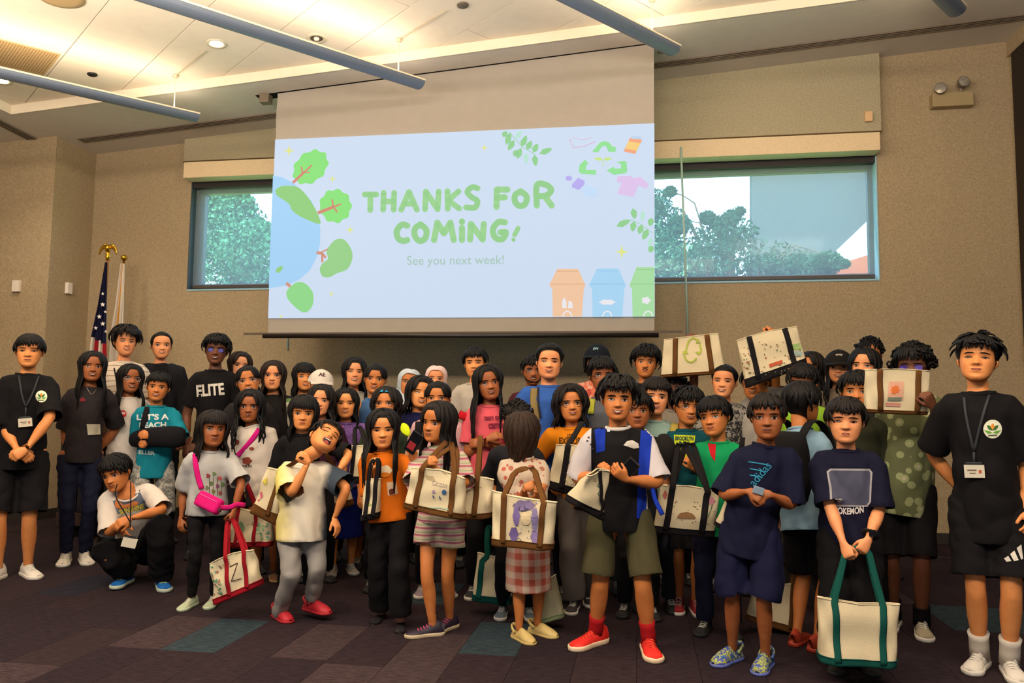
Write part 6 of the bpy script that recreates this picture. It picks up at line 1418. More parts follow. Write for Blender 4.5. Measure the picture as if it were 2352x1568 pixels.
a = P(31, 1222, 816, 'man with glasses and moustache half hidden behind the boy in blue', Y=6.45, skin='brown', hair=('short', 'black', dict(vol=.06)), mouth='smile', glasses=('#3a3640', None), fbeard='full', head=(6, 0, 2), shirt=sh('#4a1c26', loose=.03), pants=pn('long', K0), shoes=BS, front=False)
a = P(32, 1261, 787, 'tall sturdy boy in blue tee with a backpack strap', Y=5.3, skin='light', build=1.22, hair=('buzz', 'black', dict(vol=.09, line=.84, side=.50)), mouth='smile', eyes='narrow', head=(0, 0, 2), jaw=1.15, shirt=sh('#2f56a0', loose=.035, hem=.42), pants=pn('long', K0), shoes=BS)
strap(a, 'backpack_strap', [(1228, 885), (1226, 920), (1232, 960), (1236, 990)], .05, cl('#7d6c44'), off=.010, label='olive backpack strap'); strap(a, 'strap_edge', [(1236, 884), (1236, 920), (1242, 960)], .012, cl('#2a2a2c'), off=.016)
a = P(33, 1188, 921, 'child in charcoal tee hidden behind the small long-haired girl', Y=4.75, skin='tan', hair=('curly', 'dark', dict(vol=.06)), mouth='soft', shirt=sh('#1f1f24', loose=.035, sleeve=.95), pants=pn('long', K0), shoes=so_('sneaker', '#5a6a78', rub), aL=((1150, 1150, .05), (1140, 1100, 0)))
a = P(34, 1200, 943, 'small girl with hair over her face, floral blouse, pink skirt and cream clogs', feet=[(1194, 1470), (1236, 1458)], skin='tan', hair=('straightbangs', 'midbrown', dict(len=1.15, bangs=True, vol=.055, front=.1)), mouth='soft', head=(158, 12, 0), turn=14,
      shirt=sh(mat('#c0ad98', .88, 'floral', c2='#a85a4c', c3='#7a8a62', scale=26), loose=.03, hem=.43, sleeve=.9, sr=1.4), pants=pn('skirt', mat('#b3a090', .88, 'check', c2='#a5503f', c3='#b08072', scale=15), len=.29, flare=1.2), shoes=so_('clog', '#c9ae6c', mat('#bfa566', .6), None), aL=((1205, 1120, .22), (1190, 1125, .1)), aR=((1250, 1116, .20), (1236, 1140, .12)), handL=dict(dir=(.9, 0, .3), curl=.6), handR=dict(dir=(-.3, -.6, -.3), curl=.7), feetdir=(18, 34))
a = P(35, 1312, 884, 'child with shoulder-length curly hair, glasses and mustard tee', feet=[(1318, 1402), (1350, 1385)], skin='tan', hair=('wavy', 'dark', dict(len=.78, wave=.05, front=.1, vol=.10)), mouth='smile', glasses=('#3a3a36', None), head=(10, 4, -4), turn=-4,
      shirt=sh('#cf7a10', loose=.03, hem=.45, sleeve=1.75), pants=pn('long', '#57504c', wide=.018, loose=.02), shoes=so_('sneaker', '#2c262c', rub), aL=((1262, 1110, .05), (1254, 1060, 0)), aR=((1345, 1060, .12), (1370, 1050, .0)), handR=dict(curl=.9))
text_on(a, 'shirt_text', 'EXPLORE', 1284, 1019, 58, 15, 0, '#5a3a14'); text_on(a, 'shirt_text', 'LET US', 1302, 1004, 24, 8, 0, '#5a3a14')
CU35 = a
a = P(36, 1372, 790, 'person in black cap and coral flowered shirt in the back row', Y=6.25, skin='brown', hair=('bob', 'black', dict(len=.5, vol=.035, front=.0)), mouth='soft', head=(-14, 0, 2), shirt=sh(mat('#c46a50', .88, 'blotch', c2='#c9a08a', c3='#a8403a', scale=16), loose=.04), pants=pn('long', K0), shoes=BS)
CAP2 = a
a = P(37, 1383, 820, 'boy with dark glasses and grey tee behind the boy in the blue vest', Y=5.5, skin='brown', hair=('short', 'black', dict(vol=.09, fringe=.1)), mouth='smile', glasses=('#26262a', None), head=(6, 0, -2), shirt=sh('#57595f', loose=.03), pants=pn('long', '#4a4a4e'), shoes=BS)
strap(a, 'green_strap', [(1362, 905), (1358, 925), (1356, 950)], .05, cl('#a8a83c'), off=.02, n=8, label='lime strap')
a = P(38, 1418, 863, 'grinning boy in black tee with white sleeves and blue vest, red shoes', feet=[(1368, 1482), (1490, 1500)], skin='tan', build=1.12, hair=('fluffy', 'black', dict(vol=.10, fringe=.1, line=.83)), mouth='wide', head=(0, 0, 2), brow=1.5,
      shirt=sh(K0, loose=.035, hem=.43, sleeve=.93, two=True, c1='#131113', c2='#bdb7ba', two_where='sleeve', collar='#cfc8c0', sr=1.15), pants=pn('shorts', '#47432c', len=.96, loose=.035), shoes=so_('sneaker', '#e0281e', mat('#e3c9a8', .6), mat('#e8432a', .6), .19), aL=((1368, 1088, .14), (1346, 1068, .02)), aR=((1438, 1100, .20), (1518, 1092, .04)), handL=dict(dir=(.6, -.3, .5), back=(0, -.9, .3), curl=.8), handR=dict(dir=(-.7, -.3, .55), back=(0, -.8, -.4), curl=.5), feetdir=(-42, 6), sock=(mat('#a8181e', .85, 'cloth'), .30))
decal(a, 'blue_panel', [[(1364, 968), (1392, 958), (1389, 1035), (1370, 1040)], [(1474, 962), (1500, 975), (1494, 1045), (1482, 1190), (1462, 1190), (1468, 1040)]], '#12309c', label='royal blue vest panel'); decal(a, 'logo_print', [[(1432, 1022), (1440, 1013), (1452, 1010), (1466, 1018), (1468, 1028), (1456, 1030)]], '#c9c2b6'); decal(a, 'logo_print', [[(1394, 988), (1397, 983), (1399, 988), (1402, 983), (1401, 991), (1395, 991)]], '#c9d0dc')
for q in ((1352, 1004), (1349, 1012), (1357, 1020), (1362, 1030)): decal(a, 'strap_speck', [blob(q[0], q[1], 3, 2, 6)], '#3a3a3c')
for q in ((1374, 1424), (1386, 1428), (1474, 1452), (1482, 1458)): pass
CB_ = a
a = P(39, 1464, 897, 'child with dark bangs peeking behind the boy in the blue vest', Y=4.95, skin='brown', hair=('bowl', 'black', dict(vol=.07, fringe=.16)), mouth='flat', shirt=sh(K0), pants=pn('long', K0), shoes=BS)
a = P(40, 1482, 794, 'teenage boy with thick black hair and thin moustache in the back row', Y=6.2, skin='tan', hair=('fluffy', 'black', dict(vol=.11, fringe=.18)), mouth='soft', fbeard='thin', head=(-2, 0, 4), shirt=sh(K1), pants=pn('long', K0), shoes=BS)
a = P(41, 1504, 866, 'boy in pale mint tee between two taller friends', Y=5.1, skin='light', hair=('bowl', 'dark', dict(vol=.08, fringe=.1)), mouth='smile', head=(2, 0, 4), shirt=sh('#8ca79b', loose=.03, two=None), pants=pn('long', '#2a2c33'), shoes=BS)
strap(a, 'yellow_strap', [(1548, 958), (1550, 975), (1545, 1000)], .05, cl('#b5a04c'), off=.012, n=8, label='pale yellow strap')
a = P(42, 1574, 886, 'boy in glasses and dark teal tee with yellow print, red and white high shoes', feet=[(1560, 1402), (1598, 1408)], skin='tan', hair=('fluffy', 'black', dict(vol=.07, fringe=.17)), mouth='smile', glasses=('#6a5a4a', None), head=(12, -4, 4), turn=4,
      shirt=sh('#0f4850', loose=.035, hem=.43, sleeve=.9), pants=pn('shorts', K0, len=.95), shoes=so_('hightop', '#8e1822', mat('#d8cabc', .6), mat('#d8cabc', .6)), aL=((1530, 1080, .1), (1520, 1040, 0)), aR=((1590, 1075, .14), (1620, 1060, .0)), handL=dict(curl=.8), handR=dict(curl=.9, dir=(-.3, -.3, .8)))
decal(a, 'yellow_print', [[(1548, 998), (1597, 1000), (1594, 1024), (1549, 1020)], [(1550, 1026), (1580, 1030), (1576, 1044), (1552, 1040)], [(1566, 1040), (1588, 1046), (1590, 1062), (1574, 1060)]], '#b7bf1e', fine=8); text_on(a, 'shirt_text', 'BROOKLYN', 1551, 1010, 42, 9, .03, '#0d3a3c', off=.006); text_on(a, 'shirt_text', 'NY', 1560, 1021, 24, 8, .03, '#0d3a3c', off=.006)
TL42 = a
a = P(43, 1648, 906, 'boy in bright green tee with red vest straps', Y=4.65, skin='tan', hair=('bowl', 'black', dict(vol=.06, fringe=.16)), mouth='soft', head=(-12, -2, -8), turn=-8, shirt=sh('#0f8a52', loose=.032, hem=.40, sleeve=.9), pants=pn('long', NVY), shoes=BS, aL=((1640, 1130, .08), (1628, 1070, .02)))
decal(a, 'red_panel', [[(1622, 1003), (1646, 995), (1642, 1060), (1632, 1045)], [(1690, 995), (1714, 1000), (1702, 1022), (1694, 1015)]], '#b01420', label='red vest strap')
a = P(44, 1662, 834, 'smiling boy in grey camouflage tee beside the raised recycling tote', Y=5.75, skin='light', hair=('buzz', 'black', dict(vol=.06, line=.84)), mouth='grin', eyes='narrow', head=(-8, 0, 4), shirt=sh(mat('#8b857c', .88, 'blotch', c2='#2a2a2c', c3='#5c5a55', scale=14), loose=.035), pants=pn('long', K0), shoes=BS)
a = P(45, 1548, 842, 'person hidden behind the raised recycling tote, arm stretched up', Y=5.9, H=1.52, skin='deep', hair=('curly', 'black', dict(vol=.06)), mouth='soft', head=(-4, 0, 0), shirt=sh('#7a7266', loose=.035), pants=pn('long', K0), shoes=BS, aR=((1590, 784, .14), (1606, 860, .05)), handR=dict(dir=(-.1, -.1, 1), back=(0, .9, 0), curl=.9), front=True)
a = P(46, 1734, 838, 'person in light grey tee hidden under the raised tote with black handles', Y=5.75, skin='tan', hair=('short', 'black', dict(vol=.06)), mouth='smile', head=(-10, 0, 2), shirt=sh('#9a938a', loose=.035), pants=pn('long', K0), shoes=BS, aR=((1770, 778, .12), (1800, 850, .02)), aL=((1748, 900, .16), (1722, 930, .02)), handR=dict(dir=(.1, 0, 1), curl=.85), handL=dict(dir=(0, -.2, 1), curl=.8))
a = P(47, 1866, 806, 'girl with long dark hair right of the raised tote, turned to it', Y=6.35, skin='tan', hair=('long', 'dark', dict(len=1.3, front=.4)), mouth='grin', head=(-22, 0, -4), shirt=sh('#6a5f52', loose=.03), pants=pn('long', K0), shoes=BS)
a = P(48, 1842, 833, 'boy with thick black hair in lime green jacket looking down', Y=5.35, skin='brown', hair=('bowl', 'black', dict(vol=.07, fringe=.12)), mouth='smile', head=(-12, -6, 6), shirt=sh('#7fa92c', loose=.035, sleeve=1.9), pants=pn('long', '#3c3a38'), shoes=BS)
a = P(49, 1926, 803, 'girl with black cap and long dark waves at the back right', Y=6.1, skin='light', hair=('wavy', 'black', dict(len=1.5, wave=.06, front=.6, vol=.035)), mouth='grin', head=(-2, 0, 0), shirt=sh('#746656', loose=.035), pants=pn('long', K0), shoes=BS)
CAP3 = a
a = P(50, 1996, 776, 'very tall boy with curly black hair at the back right', Y=6.5, skin='tan', hair=('curly', 'black', dict(vol=.06)), mouth='soft', head=(0, 0, 0), shirt=sh(K1), pants=pn('long', K0), shoes=BS, front=False)
a = P(51, 1984, 797, 'girl with parted black hair, her eyes just above the boy in olive', Y=5.7, skin='light', hair=('long', 'black', dict(len=1.1, front=.2, part=-.1)), mouth='smile', head=(-12, 0, 4), shirt=sh('#2a2628'), pants=pn('long', K0), shoes=BS)
a = P(52, 1966, 852, 'boy in dark olive tee behind the boy with the green-trimmed tote', Y=4.95, skin='tan', build=1.12, hair=('short', 'black', dict(vol=.09, fringe=.14)), mouth='soft', head=(0, 2, 0), shirt=sh('#2f3022', loose=.045, sleeve=.98, sr=1.2), pants=pn('long', K0), shoes=so_('sneaker', '#8a8478', rub), aR=((2052, 1190, .06), (2048, 1120, 0)))
a = P(53, 2096, 793, 'tall boy with curly hair and purple glasses in a leaf print shirt', feet=[(2052, 1440), (2118, 1458)], skin='deep', hair=('curly', 'black', dict(vol=.11, line=.82)), mouth='smile', glasses=('#3a2a4a', '#4a2c8c'), head=(-6, 0, 0), shirt=sh(mat('#5c6042', .88, 'floral', c2='#8d9268', c3='#a9a08a', scale=15), loose=.04, hem=.40, sleeve=.9), pants=pn('shorts', K0, len=1.0), shoes=so_('chunky', '#a99c82', rub), aL='down', aR=((2144, 934, .34), (2156, 1010, .05)), handR=dict(dir=(-.35, -.3, .8), back=(.6, -.6, 0), curl=.9), handL=dict(curl=.9), sock=(K0, .22), feetdir=(-10, 4))
TALL = a
a = P(54, 2240, 768, 'tall teenage boy in black tee with leaf logo, badge and white trainers, far right', feet=[(2252, 1535), (2322, 1552)], skin='asian', hair=('spiky', 'black', dict(vol=.085, fringe=.14)), mouth='flat', eyes='narrow', head=(-6, 8, 4), turn=4,
      shirt=sh(K0, loose=.042, hem=.38, sleeve=.92, sr=1.1), pants=pn('shorts', K0, loose=.03, len=.92), shoes=WS, aL='back', aR='down', sock=(mat('#c9bfb2', .85, 'cloth'), .28), feetdir=(-20, 6))
lanyard(a, 2240, [(2214, 912), (2220, 960)], [(2276, 895), (2256, 960)], (2237, 1038), (2238, 1082), bw=.085, bh=.062, tilt=-2)
logo(a, 2280, 985, 21.5)
decal(a, 'shorts_logo', [[(2306, 1282), (2316, 1276), (2323, 1288), (2312, 1290)], [(2320, 1272), (2330, 1264), (2340, 1286), (2329, 1288)], [(2335, 1258), (2346, 1250), (2350, 1282), (2346, 1285)]], '#cfc9bf', which='pbvh')
RT = a
a = P(55, 1940, 909, 'boy in navy printed tee holding a green-trimmed tote in both hands', feet=[(1925, 1536), (1990, 1536)], skin='light', hair=('bowl', 'dark', dict(vol=.065, fringe=.12)), mouth='pout', eyes='narrow', head=(-2, 0, 2), turn=2, build=1.05,
      shirt=sh('#14152a', loose=.038, hem=.46, sleeve=.97, sr=1.15), pants=pn('long', K0, loose=.03, wide=.02), shoes=BS, aL=((1938, 1250, .20), (1885, 1170, .0)), aR=((1994, 1240, .20), (2046, 1165, .0)), handL=dict(dir=(.35, -.3, -.85), back=(-.3, -.9, 0), curl=.85), handR=dict(dir=(-.5, -.3, -.8), back=(.3, -.9, 0), curl=.85))
PB = a
# plain framed panel in place of the shirt's cartoon, and its lettering
t_ = lambda x, y: (1850+x/3.086, 1060+y/3.086)
decal(a, 'print_panel', [[t_(150, 70), t_(175, 48), t_(455, 50), t_(475, 75), t_(468, 190), t_(465, 285), t_(440, 320), t_(210, 318), t_(175, 280), t_(170, 190)]], '#9a9698', fine=7); decal(a, 'print_field', [[t_(165, 78), t_(180, 62), t_(448, 64), t_(460, 80), t_(455, 180), t_(450, 280), t_(430, 306), t_(220, 304), t_(190, 275), t_(185, 180)]], '#4a4b5e', off=.005, fine=7)
text_on(a, 'shirt_text', 'POKEMON', 1918, 1060+362/3.086, 66, 15, -.02, '#cfc8c4', arc=-4)
M = Msh(); w = a['J']['wrR']; e_ = a['J']['elR']; d = unit(w-e_); t = np.linspace(0, 2*PI, 17); A_ = unit(np.cross(d, [0, 0, 1])); B_ = np.cross(d, A_); M.add(*tube_geo([w-d*.035+A_*.030*math.cos(q)+B_*.030*math.sin(q) for q in t], .004, .011, ref=d, n=8, cap=False), drub); o = obj('wristwatch', M, a['root']); boxobj('watch_face', w-d*.035+np.array([.008, -.032, .012]), (.03, .01, .03), mat('#15161a', .15), o, .003)
a = P(56, 1762, 899, 'boy in navy tee with blue outline lettering and tie-dyed blue clogs', feet=[(1682, 1520), (1758, 1534)], skin='brown', hair=('bowl', 'dark', dict(vol=.05, fringe=.06)), mouth='flat', head=(2, -2, 0), turn=-4,
      shirt=sh('#12142c', loose=.034, hem=.39, sleeve=.98, sr=1.0), pants=pn('shorts', '#121430', len=1.05, loose=.035), shoes=so_('clog', mat('#3c4a9c', .5, 'blotch', c2='#a9b04a', c3='#2b6a8c', scale=30), mat('#5a64a8', .6), None, .17), aL=((1722, 1128, .20), (1690, 1090, .03)), aR=((1768, 1135, .20), (1826, 1120, .03)), handL=dict(dir=(.85, -.2, -.45), back=(0, -.8, .5), curl=.6), handR=dict(dir=(-.9, -.2, .05), back=(0, -.8, .5), curl=.6), feetdir=(-30, -12))
text_on(a, 'shirt_text', 'adidas', 1733, 1118, 62, 20, -.86, '#2f86a8', font=None)
for q in (((1718, 1060), (1768, 1068)), ((1722, 1076), (1762, 1084)), ((1722, 1091), (1752, 1096))): strap(a, 'stripe_print', q, .006, mat('#2f86a8', .8), off=.003, th=.001, n=6)
a = P(57, 1834, 873, 'boy seen from behind in light blue tee with a black backpack', feet=[(1836, 1478), (1884, 1492)], Y=4.6, skin='tan', hair=('bowl', 'black', dict(vol=.065, back=.10)), mouth='flat', head=(-14, 0, -4), turn=150,
      shirt=sh('#7f9db0', loose=.035, hem=.42, sleeve=.95), pants=pn('shorts', K0, len=1.0, loose=.03), shoes=so_('sneaker', '#a8361c', mat('#a8361c', .6), None))
BP = a
# ---- caps, sunglasses ----
def cap_on(I, c, brimc, logoc, text=None):
    HD, h = I['HD'], I['hsc']; M = Msh(); V = []
    for k in range(12):
        ph = (k/11)*1.42
        for i in range(28): a_ = i*2*PI/28; V.append(dome(a_, max(ph, .02), .105))
    m = cl(c); M.add(HD(V), grid_faces(12, 28), m); o = obj('baseball_cap', M, I['root'])
    M = Msh(); V = []
    for k in range(7):
        for i in range(15): a_ = (i/14-.5)*2.0; b = dome(a_, 1.38, .105); r_ = k/6; V.append(b+np.array([0, -.34*r_*math.cos(a_*.75), -.075*r_-.03*r_*abs(a_)]))
    V2 = [v-np.array([0, 0, .014]) for v in V]; M.add(HD(V+V2), grid_faces(7, 15, False)+[tuple(x+105 for x in q[::-1]) for q in grid_faces(7, 15, False)]+[(90+i, 91+i, 196+i, 195+i) for i in range(14)], cl(brimc)); obj('brim', M, o)
    M = Msh(); 
    if text:
        V, F = text_polys(text, 'bold'); V = V-V.mean(0); V = V/np.abs(V[:, 0]).max()*.16; W = []
        for u, v in V: a_ = u/.42; W.append(dome(a_, .88-v*1.9, .112))
        obj('cap_print', Msh().add(HD(W), F, mat(logoc, .8)), o, False)
    M = Msh().add(*tube_geo(HD([dome(0, 0, .10), dome(0, 0, .12)]), .02*h, n=8), m); obj('button', M, o)
cap_on(CAP1, '#c9c2b8', '#bfb8ae', '#4a2a2a', 'AE'); cap_on(CAP2, '#131820', '#131820', '#8fb3bf', 'SW'); cap_on(CAP3, '#161412', '#161412', '#b9b0a0', 'army')
HD = SG['HD']; M = Msh()
for s in (-1, 1):
    V = [HD(dome(s*(.10+.42*u), .72+.2*v, .12)) for v in (0, .5, 1) for u in np.linspace(0, 1, 6)]; M.add(V, grid_faces(3, 6, False), mat('#2aa3d8', .1, metal=.5))
    V = [HD(dome(s*(.10+.42*u), .72+.2*v, .10)) for v in (0, .5, 1) for u in np.linspace(0, 1, 6)]; M.add(V, grid_faces(3, 6, False), mat('#2aa3d8', .1, metal=.5))
    M.add(*tube_geo(HD([dome(s*(.1+.42*u), .70, .115) for u in np.linspace(-.2, 1, 6)]+[dome(s*1.2, 1.0, .09), dome(s*1.5, 1.4, .06)]), .012*SG['hsc'], n=6), mat('#1c2a3a', .3))
obj('sunglasses', M, SG['root'])
# ---------------- tote bags ----------------
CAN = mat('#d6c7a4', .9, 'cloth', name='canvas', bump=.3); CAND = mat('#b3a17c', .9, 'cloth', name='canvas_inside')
TRIM = {'brown': '#5f3d1c', 'black': '#1a1719', 'red': '#8e121e', 'green': '#0f4a42', 'palegreen': '#8f9c72'}
HAND = {}
def se(c, e): return np.sign(c)*np.abs(c)**e
def tote(label, TL, TR, BR, BL, Y, depth=.10, trim='brown', straps=(.27, .73), grips=None, base=.13, sw=.026, col=None, backs=True, wr=1.0, seed=1, nostrap=False, hl=.16):
    Ys = Y if isinstance(Y, (tuple, list)) else (Y,)*4; c4 = [atY(p[0], p[1], y) for p, y in zip((TL, TR, BR, BL), Ys)]; o = (c4[2]+c4[3])/2
    e = empty('tote_bag', o); tag(e, label, 'bag', 'decorated canvas tote bags'); iv = winv(e); cm = col or CAN; tm = cl(TRIM[trim])
    n0 = unit(np.cross(c4[1]-c4[0], c4[3]-c4[0])); n0 = n0 if n0@(CAM-o) > 0 else -n0; up = unit((c4[0]+c4[1])/2-o); NR = 36; NV = 16
    hgt = np.linalg.norm((c4[0]+c4[1])/2-o)
    def ring(v, grow=0.0, th=None):
        L_ = c4[0]*(1-v)+c4[3]*v; R_ = c4[1]*(1-v)+c4[2]*v; c = (L_+R_)/2; a = (R_-L_)/2; an = unit(a); T_ = depth*(.22+.78*min(1, v*1.15))/2
        t = np.arange(NR)*2*PI/NR; x = se(np.cos(t), .35)*(np.linalg.norm(a)+grow); y = se(np.sin(t), .55)*(T_+grow)
        P_ = c-n0*T_*.8+an*x[:, None]+n0*y[:, None]
        w = wr*(.010*np.sin(x*28+v*5+seed)*np.sin(v*4+seed*2)+.006*np.sin(x*60-v*9+seed*3))*(1 if grow == 0 or grow > .001 else 1); sag = .012*math.sin(seed+v*3)*wr
        return P_+n0*w[:, None]+up*(sag*np.cos(x/np.linalg.norm(a)*2.2)*(1-v))[:, None]
    M = Msh(); V = np.vstack([ring(v) for v in np.linspace(0, 1, NV)]); M.add(V, grid_faces(NV, NR)+[tuple(range((NV-1)*NR, NV*NR))], cm)
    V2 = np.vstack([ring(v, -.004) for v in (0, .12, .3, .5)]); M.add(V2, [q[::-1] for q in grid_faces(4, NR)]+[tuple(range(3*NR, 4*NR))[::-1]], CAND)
    V3 = np.vstack([ring(0), ring(0, -.004)]); M.add(V3, [q[::-1] for q in grid_faces(2, NR)], cm)
    body = obj('canvas_body', M, e, inv=iv)
    if base > 0:
        B_ = Msh(); vs = np.linspace(1-base, 1.0, 4); V = np.vstack([ring(v, .0035) for v in vs]); V = np.vstack([V, ring(1.0, -.01)-up*.004]); B_.add(V, grid_faces(5, NR)+[tuple(range(4*NR, 5*NR))], tm); obj('base', B_, e, inv=iv)
        H_ = Msh(); P_ = ring(1-base, .004); H_.add(*tube_geo(np.vstack([P_, P_[:1]]), .003, n=5, cap=False), tm); obj('seam', H_, e, inv=iv)
    P_ = ring(0, .0); obj('top_hem', Msh().add(*tube_geo(np.vstack([P_, P_[:1]]), .0035, n=5, cap=False), cm), e, inv=iv)
    def sp(u, v, side):
        R_ = ring(v, .004); L_ = c4[0]*(1-v)+c4[3]*v; Rr = c4[1]*(1-v)+c4[2]*v; tgt = L_*(1-u)+Rr*u+n0*side*.2; an = unit(Rr-L_)
        d = np.abs((R_-tgt)@an)+(((R_-tgt)@n0)*-side < 0)*0+np.where(((R_-R_.mean(0))@n0)*side > 0, 0, 10); k = np.argsort(d)[:2]; w = d[k]/(d[k].sum()+1e-9); return R_[k[0]]*(1-w[0])+R_[k[1]]*(1-w[1])+n0*side*.002 if d[k[1]] < 5 else R_[k[0]]
    grips = grips or []
    for si, side in enumerate((1, -1)):
        if nostrap or (side < 0 and not backs): continue
        an = unit(c4[1]-c4[0]); paths = []
        us = straps
        for u in us:
            paths.append([sp(u, v, side) for v in np.linspace(1-base*.5, .0, 9)])
        g = grips[min(si, len(grips)-1)] if grips else None
        if len(us) == 2:
            if g is not None and len(g) == 2:
                G1, G2 = (atY(*q)+n0*side*.008 for q in g); mid = [paths[0][-1]*.5+G1*.5, G1, (G1+G2)/2+up*.012, G2, paths[1][-1]*.5+G2*.5]
            elif g is not None: G = atY(g[0], g[1], g[2])+n0*side*.006; mid = [paths[0][-1]*.55+G*.45-an*.012, G-an*.02, G+up*.008, G+an*.02, paths[1][-1]*.55+G*.45+an*.012]
            else:
                a, b = paths[0][-1], paths[1][-1]; mid = [a+up*hl*.55, a*.8+b*.2+up*hl*.95, (a+b)/2+up*hl*1.08, a*.2+b*.8+up*hl*.95, b+up*hl*.55]
            full = paths[0]+mid+paths[1][::-1]; P_ = smooth_path(full, 46)
            if hl < 0:
                for q in paths: obj('strap', Msh().add(*tube_geo(q+[q[-1]-n0*side*.006], sw/2, .0022, ref=an, n=8), tm), e, inv=iv)
                continue
        else:
            G = atY(g[0], g[1], g[2]) if g is not None else paths[0][-1]+up*hl; P_ = smooth_path(paths[0]+[paths[0][-1]*.5+G*.5, G], 26)
        obj('strap', Msh().add(*tube_geo(P_, sw/2, .0022, ref=an, n=8), tm), e, inv=iv)
    Wb = V if False else None
    fv = np.vstack([ring(v) for v in np.linspace(0, 1, NV)]); bv = BVHTree.FromPolygons([tuple(q) for q in fv], grid_faces(NV, NR))
    I = dict(bvh=bv, W2L=lambda w: np.asarray(w, float)-o, shirt=body, root=e, Y=np.mean(Ys)); 
    return I
def scrib(I, name, polys, col, off=.0045, fine=9): return decal(I, name, polys, col, off=off, fine=fine)
def line_on(I, name, pts, w, col, n=None, off=.0045):
    if n is None:
        q = np.array(pts, float); pts = np.vstack([q[i]+(q[i+1]-q[i])*t for i in range(len(q)-1) for t in np.linspace(0, 1, 8)[:-1 if i < len(q)-2 else None]])
    P, V, F = stroke(pts, w, n); W = [hit(I, a, b, 'bvh', off) for a, b in V]; F = [f[::-1] for f in F if all(W[i] is not None for i in f)]
    if F: return obj(name, Msh().add([I['W2L'](w_) if w_ is not None else (0, 0, 0) for w_ in W], F, mat(col, .85)), I['shirt'], False)
def specks(I, name, x0, y0, x1, y1, n, cols, r=2.2, seed=1):
    g = random.Random(seed); 
    for c in cols:
        ps = [blob(g.uniform(x0, x1), g.uniform(y0, y1), g.uniform(.5, 1)*r, g.uniform(.4, 1)*r, 6) for _ in range(n)]; o = scrib(I, name, ps, c)
        if o: o['kind'] = 'stuff'
b = tote('canvas tote with red trim and a marker zigzag, held low by a small girl', (481, 1292), (582, 1260), (592, 1346), (490, 1390), 4.28, .10, 'red', (.38, .74), [(529, 1196, 4.42), (532, 1200, 4.5)], seed=2)
line_on(b, 'marker_drawing', [(528, 1301), (546, 1292), (531, 1335), (555, 1328)], 2, '#4a3030'); specks(b, 'crayon_mark', 485, 1300, 510, 1375, 16, ['#5a8a6a', '#7aa38a', '#a06a5a'], 3.2)
b = tote('canvas tote with red trim and green crayon shapes hanging behind the grey flowered tee', (530, 1166), (627, 1172), (620, 1254), (524, 1258), 4.88, .09, 'red', (.30, .62), [(560, 1110, 4.85)], seed=5)
scrib(b, 'crayon_blob', [blob(553, 1212, 9, 14, 12, .12, 4)], '#7d9c74'); specks(b, 'crayon_mark', 590, 1200, 618, 1240, 12, ['#6fa08a', '#9ab07a'], 4, 4)
b = tote('canvas tote slung behind the laughing boy, brown base turned outwards', (612, 1074), (664, 1086), (634, 1206), (574, 1176), 4.42, .12, 'brown', (.65,), [(694, 1050, 4.2)], seed=3, base=.2); scrib(b, 'pink_mark', [[(590, 1130), (600, 1120), (604, 1140), (592, 1152)]], '#c76a7a'); scrib(b, 'yellow_mark', [[(602, 1105), (614, 1095), (612, 1115)]], '#cfc04a')
tote('small canvas tote with dark base at the laughing boy\'s elbow', (763, 1086), (790, 1092), (806, 1160), (768, 1172), 4.62, .09, 'brown', (.5,), [(748, 1040, 4.6)], seed=4, base=.18)
tote('canvas tote with black base hanging from the purple jacket girl\'s hands', (808, 1024), (848, 1020), (842, 1110), (800, 1108), 5.0, .08, 'black', (.25, .8), [(822, 984, 5.08)], seed=6, base=.16)
b = tote('rounded canvas tote with black base on the orange tee girl\'s hip', (836, 1106), (874, 1098), (866, 1190), (828, 1196), 4.30, .09, 'black', (.35, .8), [(862, 1060, 4.28)], seed=7, base=.14); scrib(b, 'green_dot', [blob(848, 1158, 5, 3, 8)], '#8fa04a')
b = tote('wide canvas tote with brown straps and small ocean doodles hugged by the striped girl', (947, 1072), (1068, 1096), (1062, 1194), (925, 1166), 4.0, .12, 'brown', (.27, .80), [(1030, 1020, 4.08), (1040, 1030, 4.2)], seed=8, sw=.030)
scrib(b, 'blue_dot', [blob(1020, 1130, 5.5, 6, 12, .08, 6)], '#3f5f90'); scrib(b, 'lilac_dot', [blob(996, 1129, 4, 4, 9)], '#9c86a0'); text_on(b, 'pencil_text', 'Ocean', 992, 1113, 34, 12, .2, '#a59a90', off=.0045, font=None); scrib(b, 'doodle', [leaf((994, 1136), (997, 1146), 2), leaf((1008, 1138), (1013, 1148), 2)], '#5d6b80'); line_on(b, 'sea_line', [(970, 1164), (990, 1166), (1010, 1166), (1030, 1170)], 2.5, '#8fb09a', 10)
b = tote('second brown-trimmed canvas tote beside the one with ocean doodles', (1052, 1092), (1134, 1100), (1123, 1190), (1050, 1192), 4.22, .12, 'brown', (.55,), [(1104, 1000, 4.3)], seed=9, sw=.030); scrib(b, 'orange_mark', [blob(1088, 1112, 6, 8, 10, .1, 5)], '#c9754a')
b = tote('canvas tote with brown trim and a purple marker portrait in front of the small girl', (1130, 1129), (1279, 1155), (1268, 1264), (1128, 1252), 3.98, .12, 'brown', (.30, .80), [((1182, 1085, 4.14), (1226, 1078, 4.16))], seed=10, sw=.030)
g = random.Random(4)
for x, y, rx, ry, c in ((1204, 1160, 24, 12, '#7d6f94'), (1186, 1185, 8, 22, '#75649a'), (1228, 1192, 8, 28, '#8377a0'), (1180, 1226, 10, 16, '#6f5f96'), (1228, 1232, 9, 16, '#7a6b9a'), (1202, 1168, 12, 6, '#4d4560')): scrib(b, 'marker_hair', [blob(x, y, rx, ry, 16, .13, 6)], c)
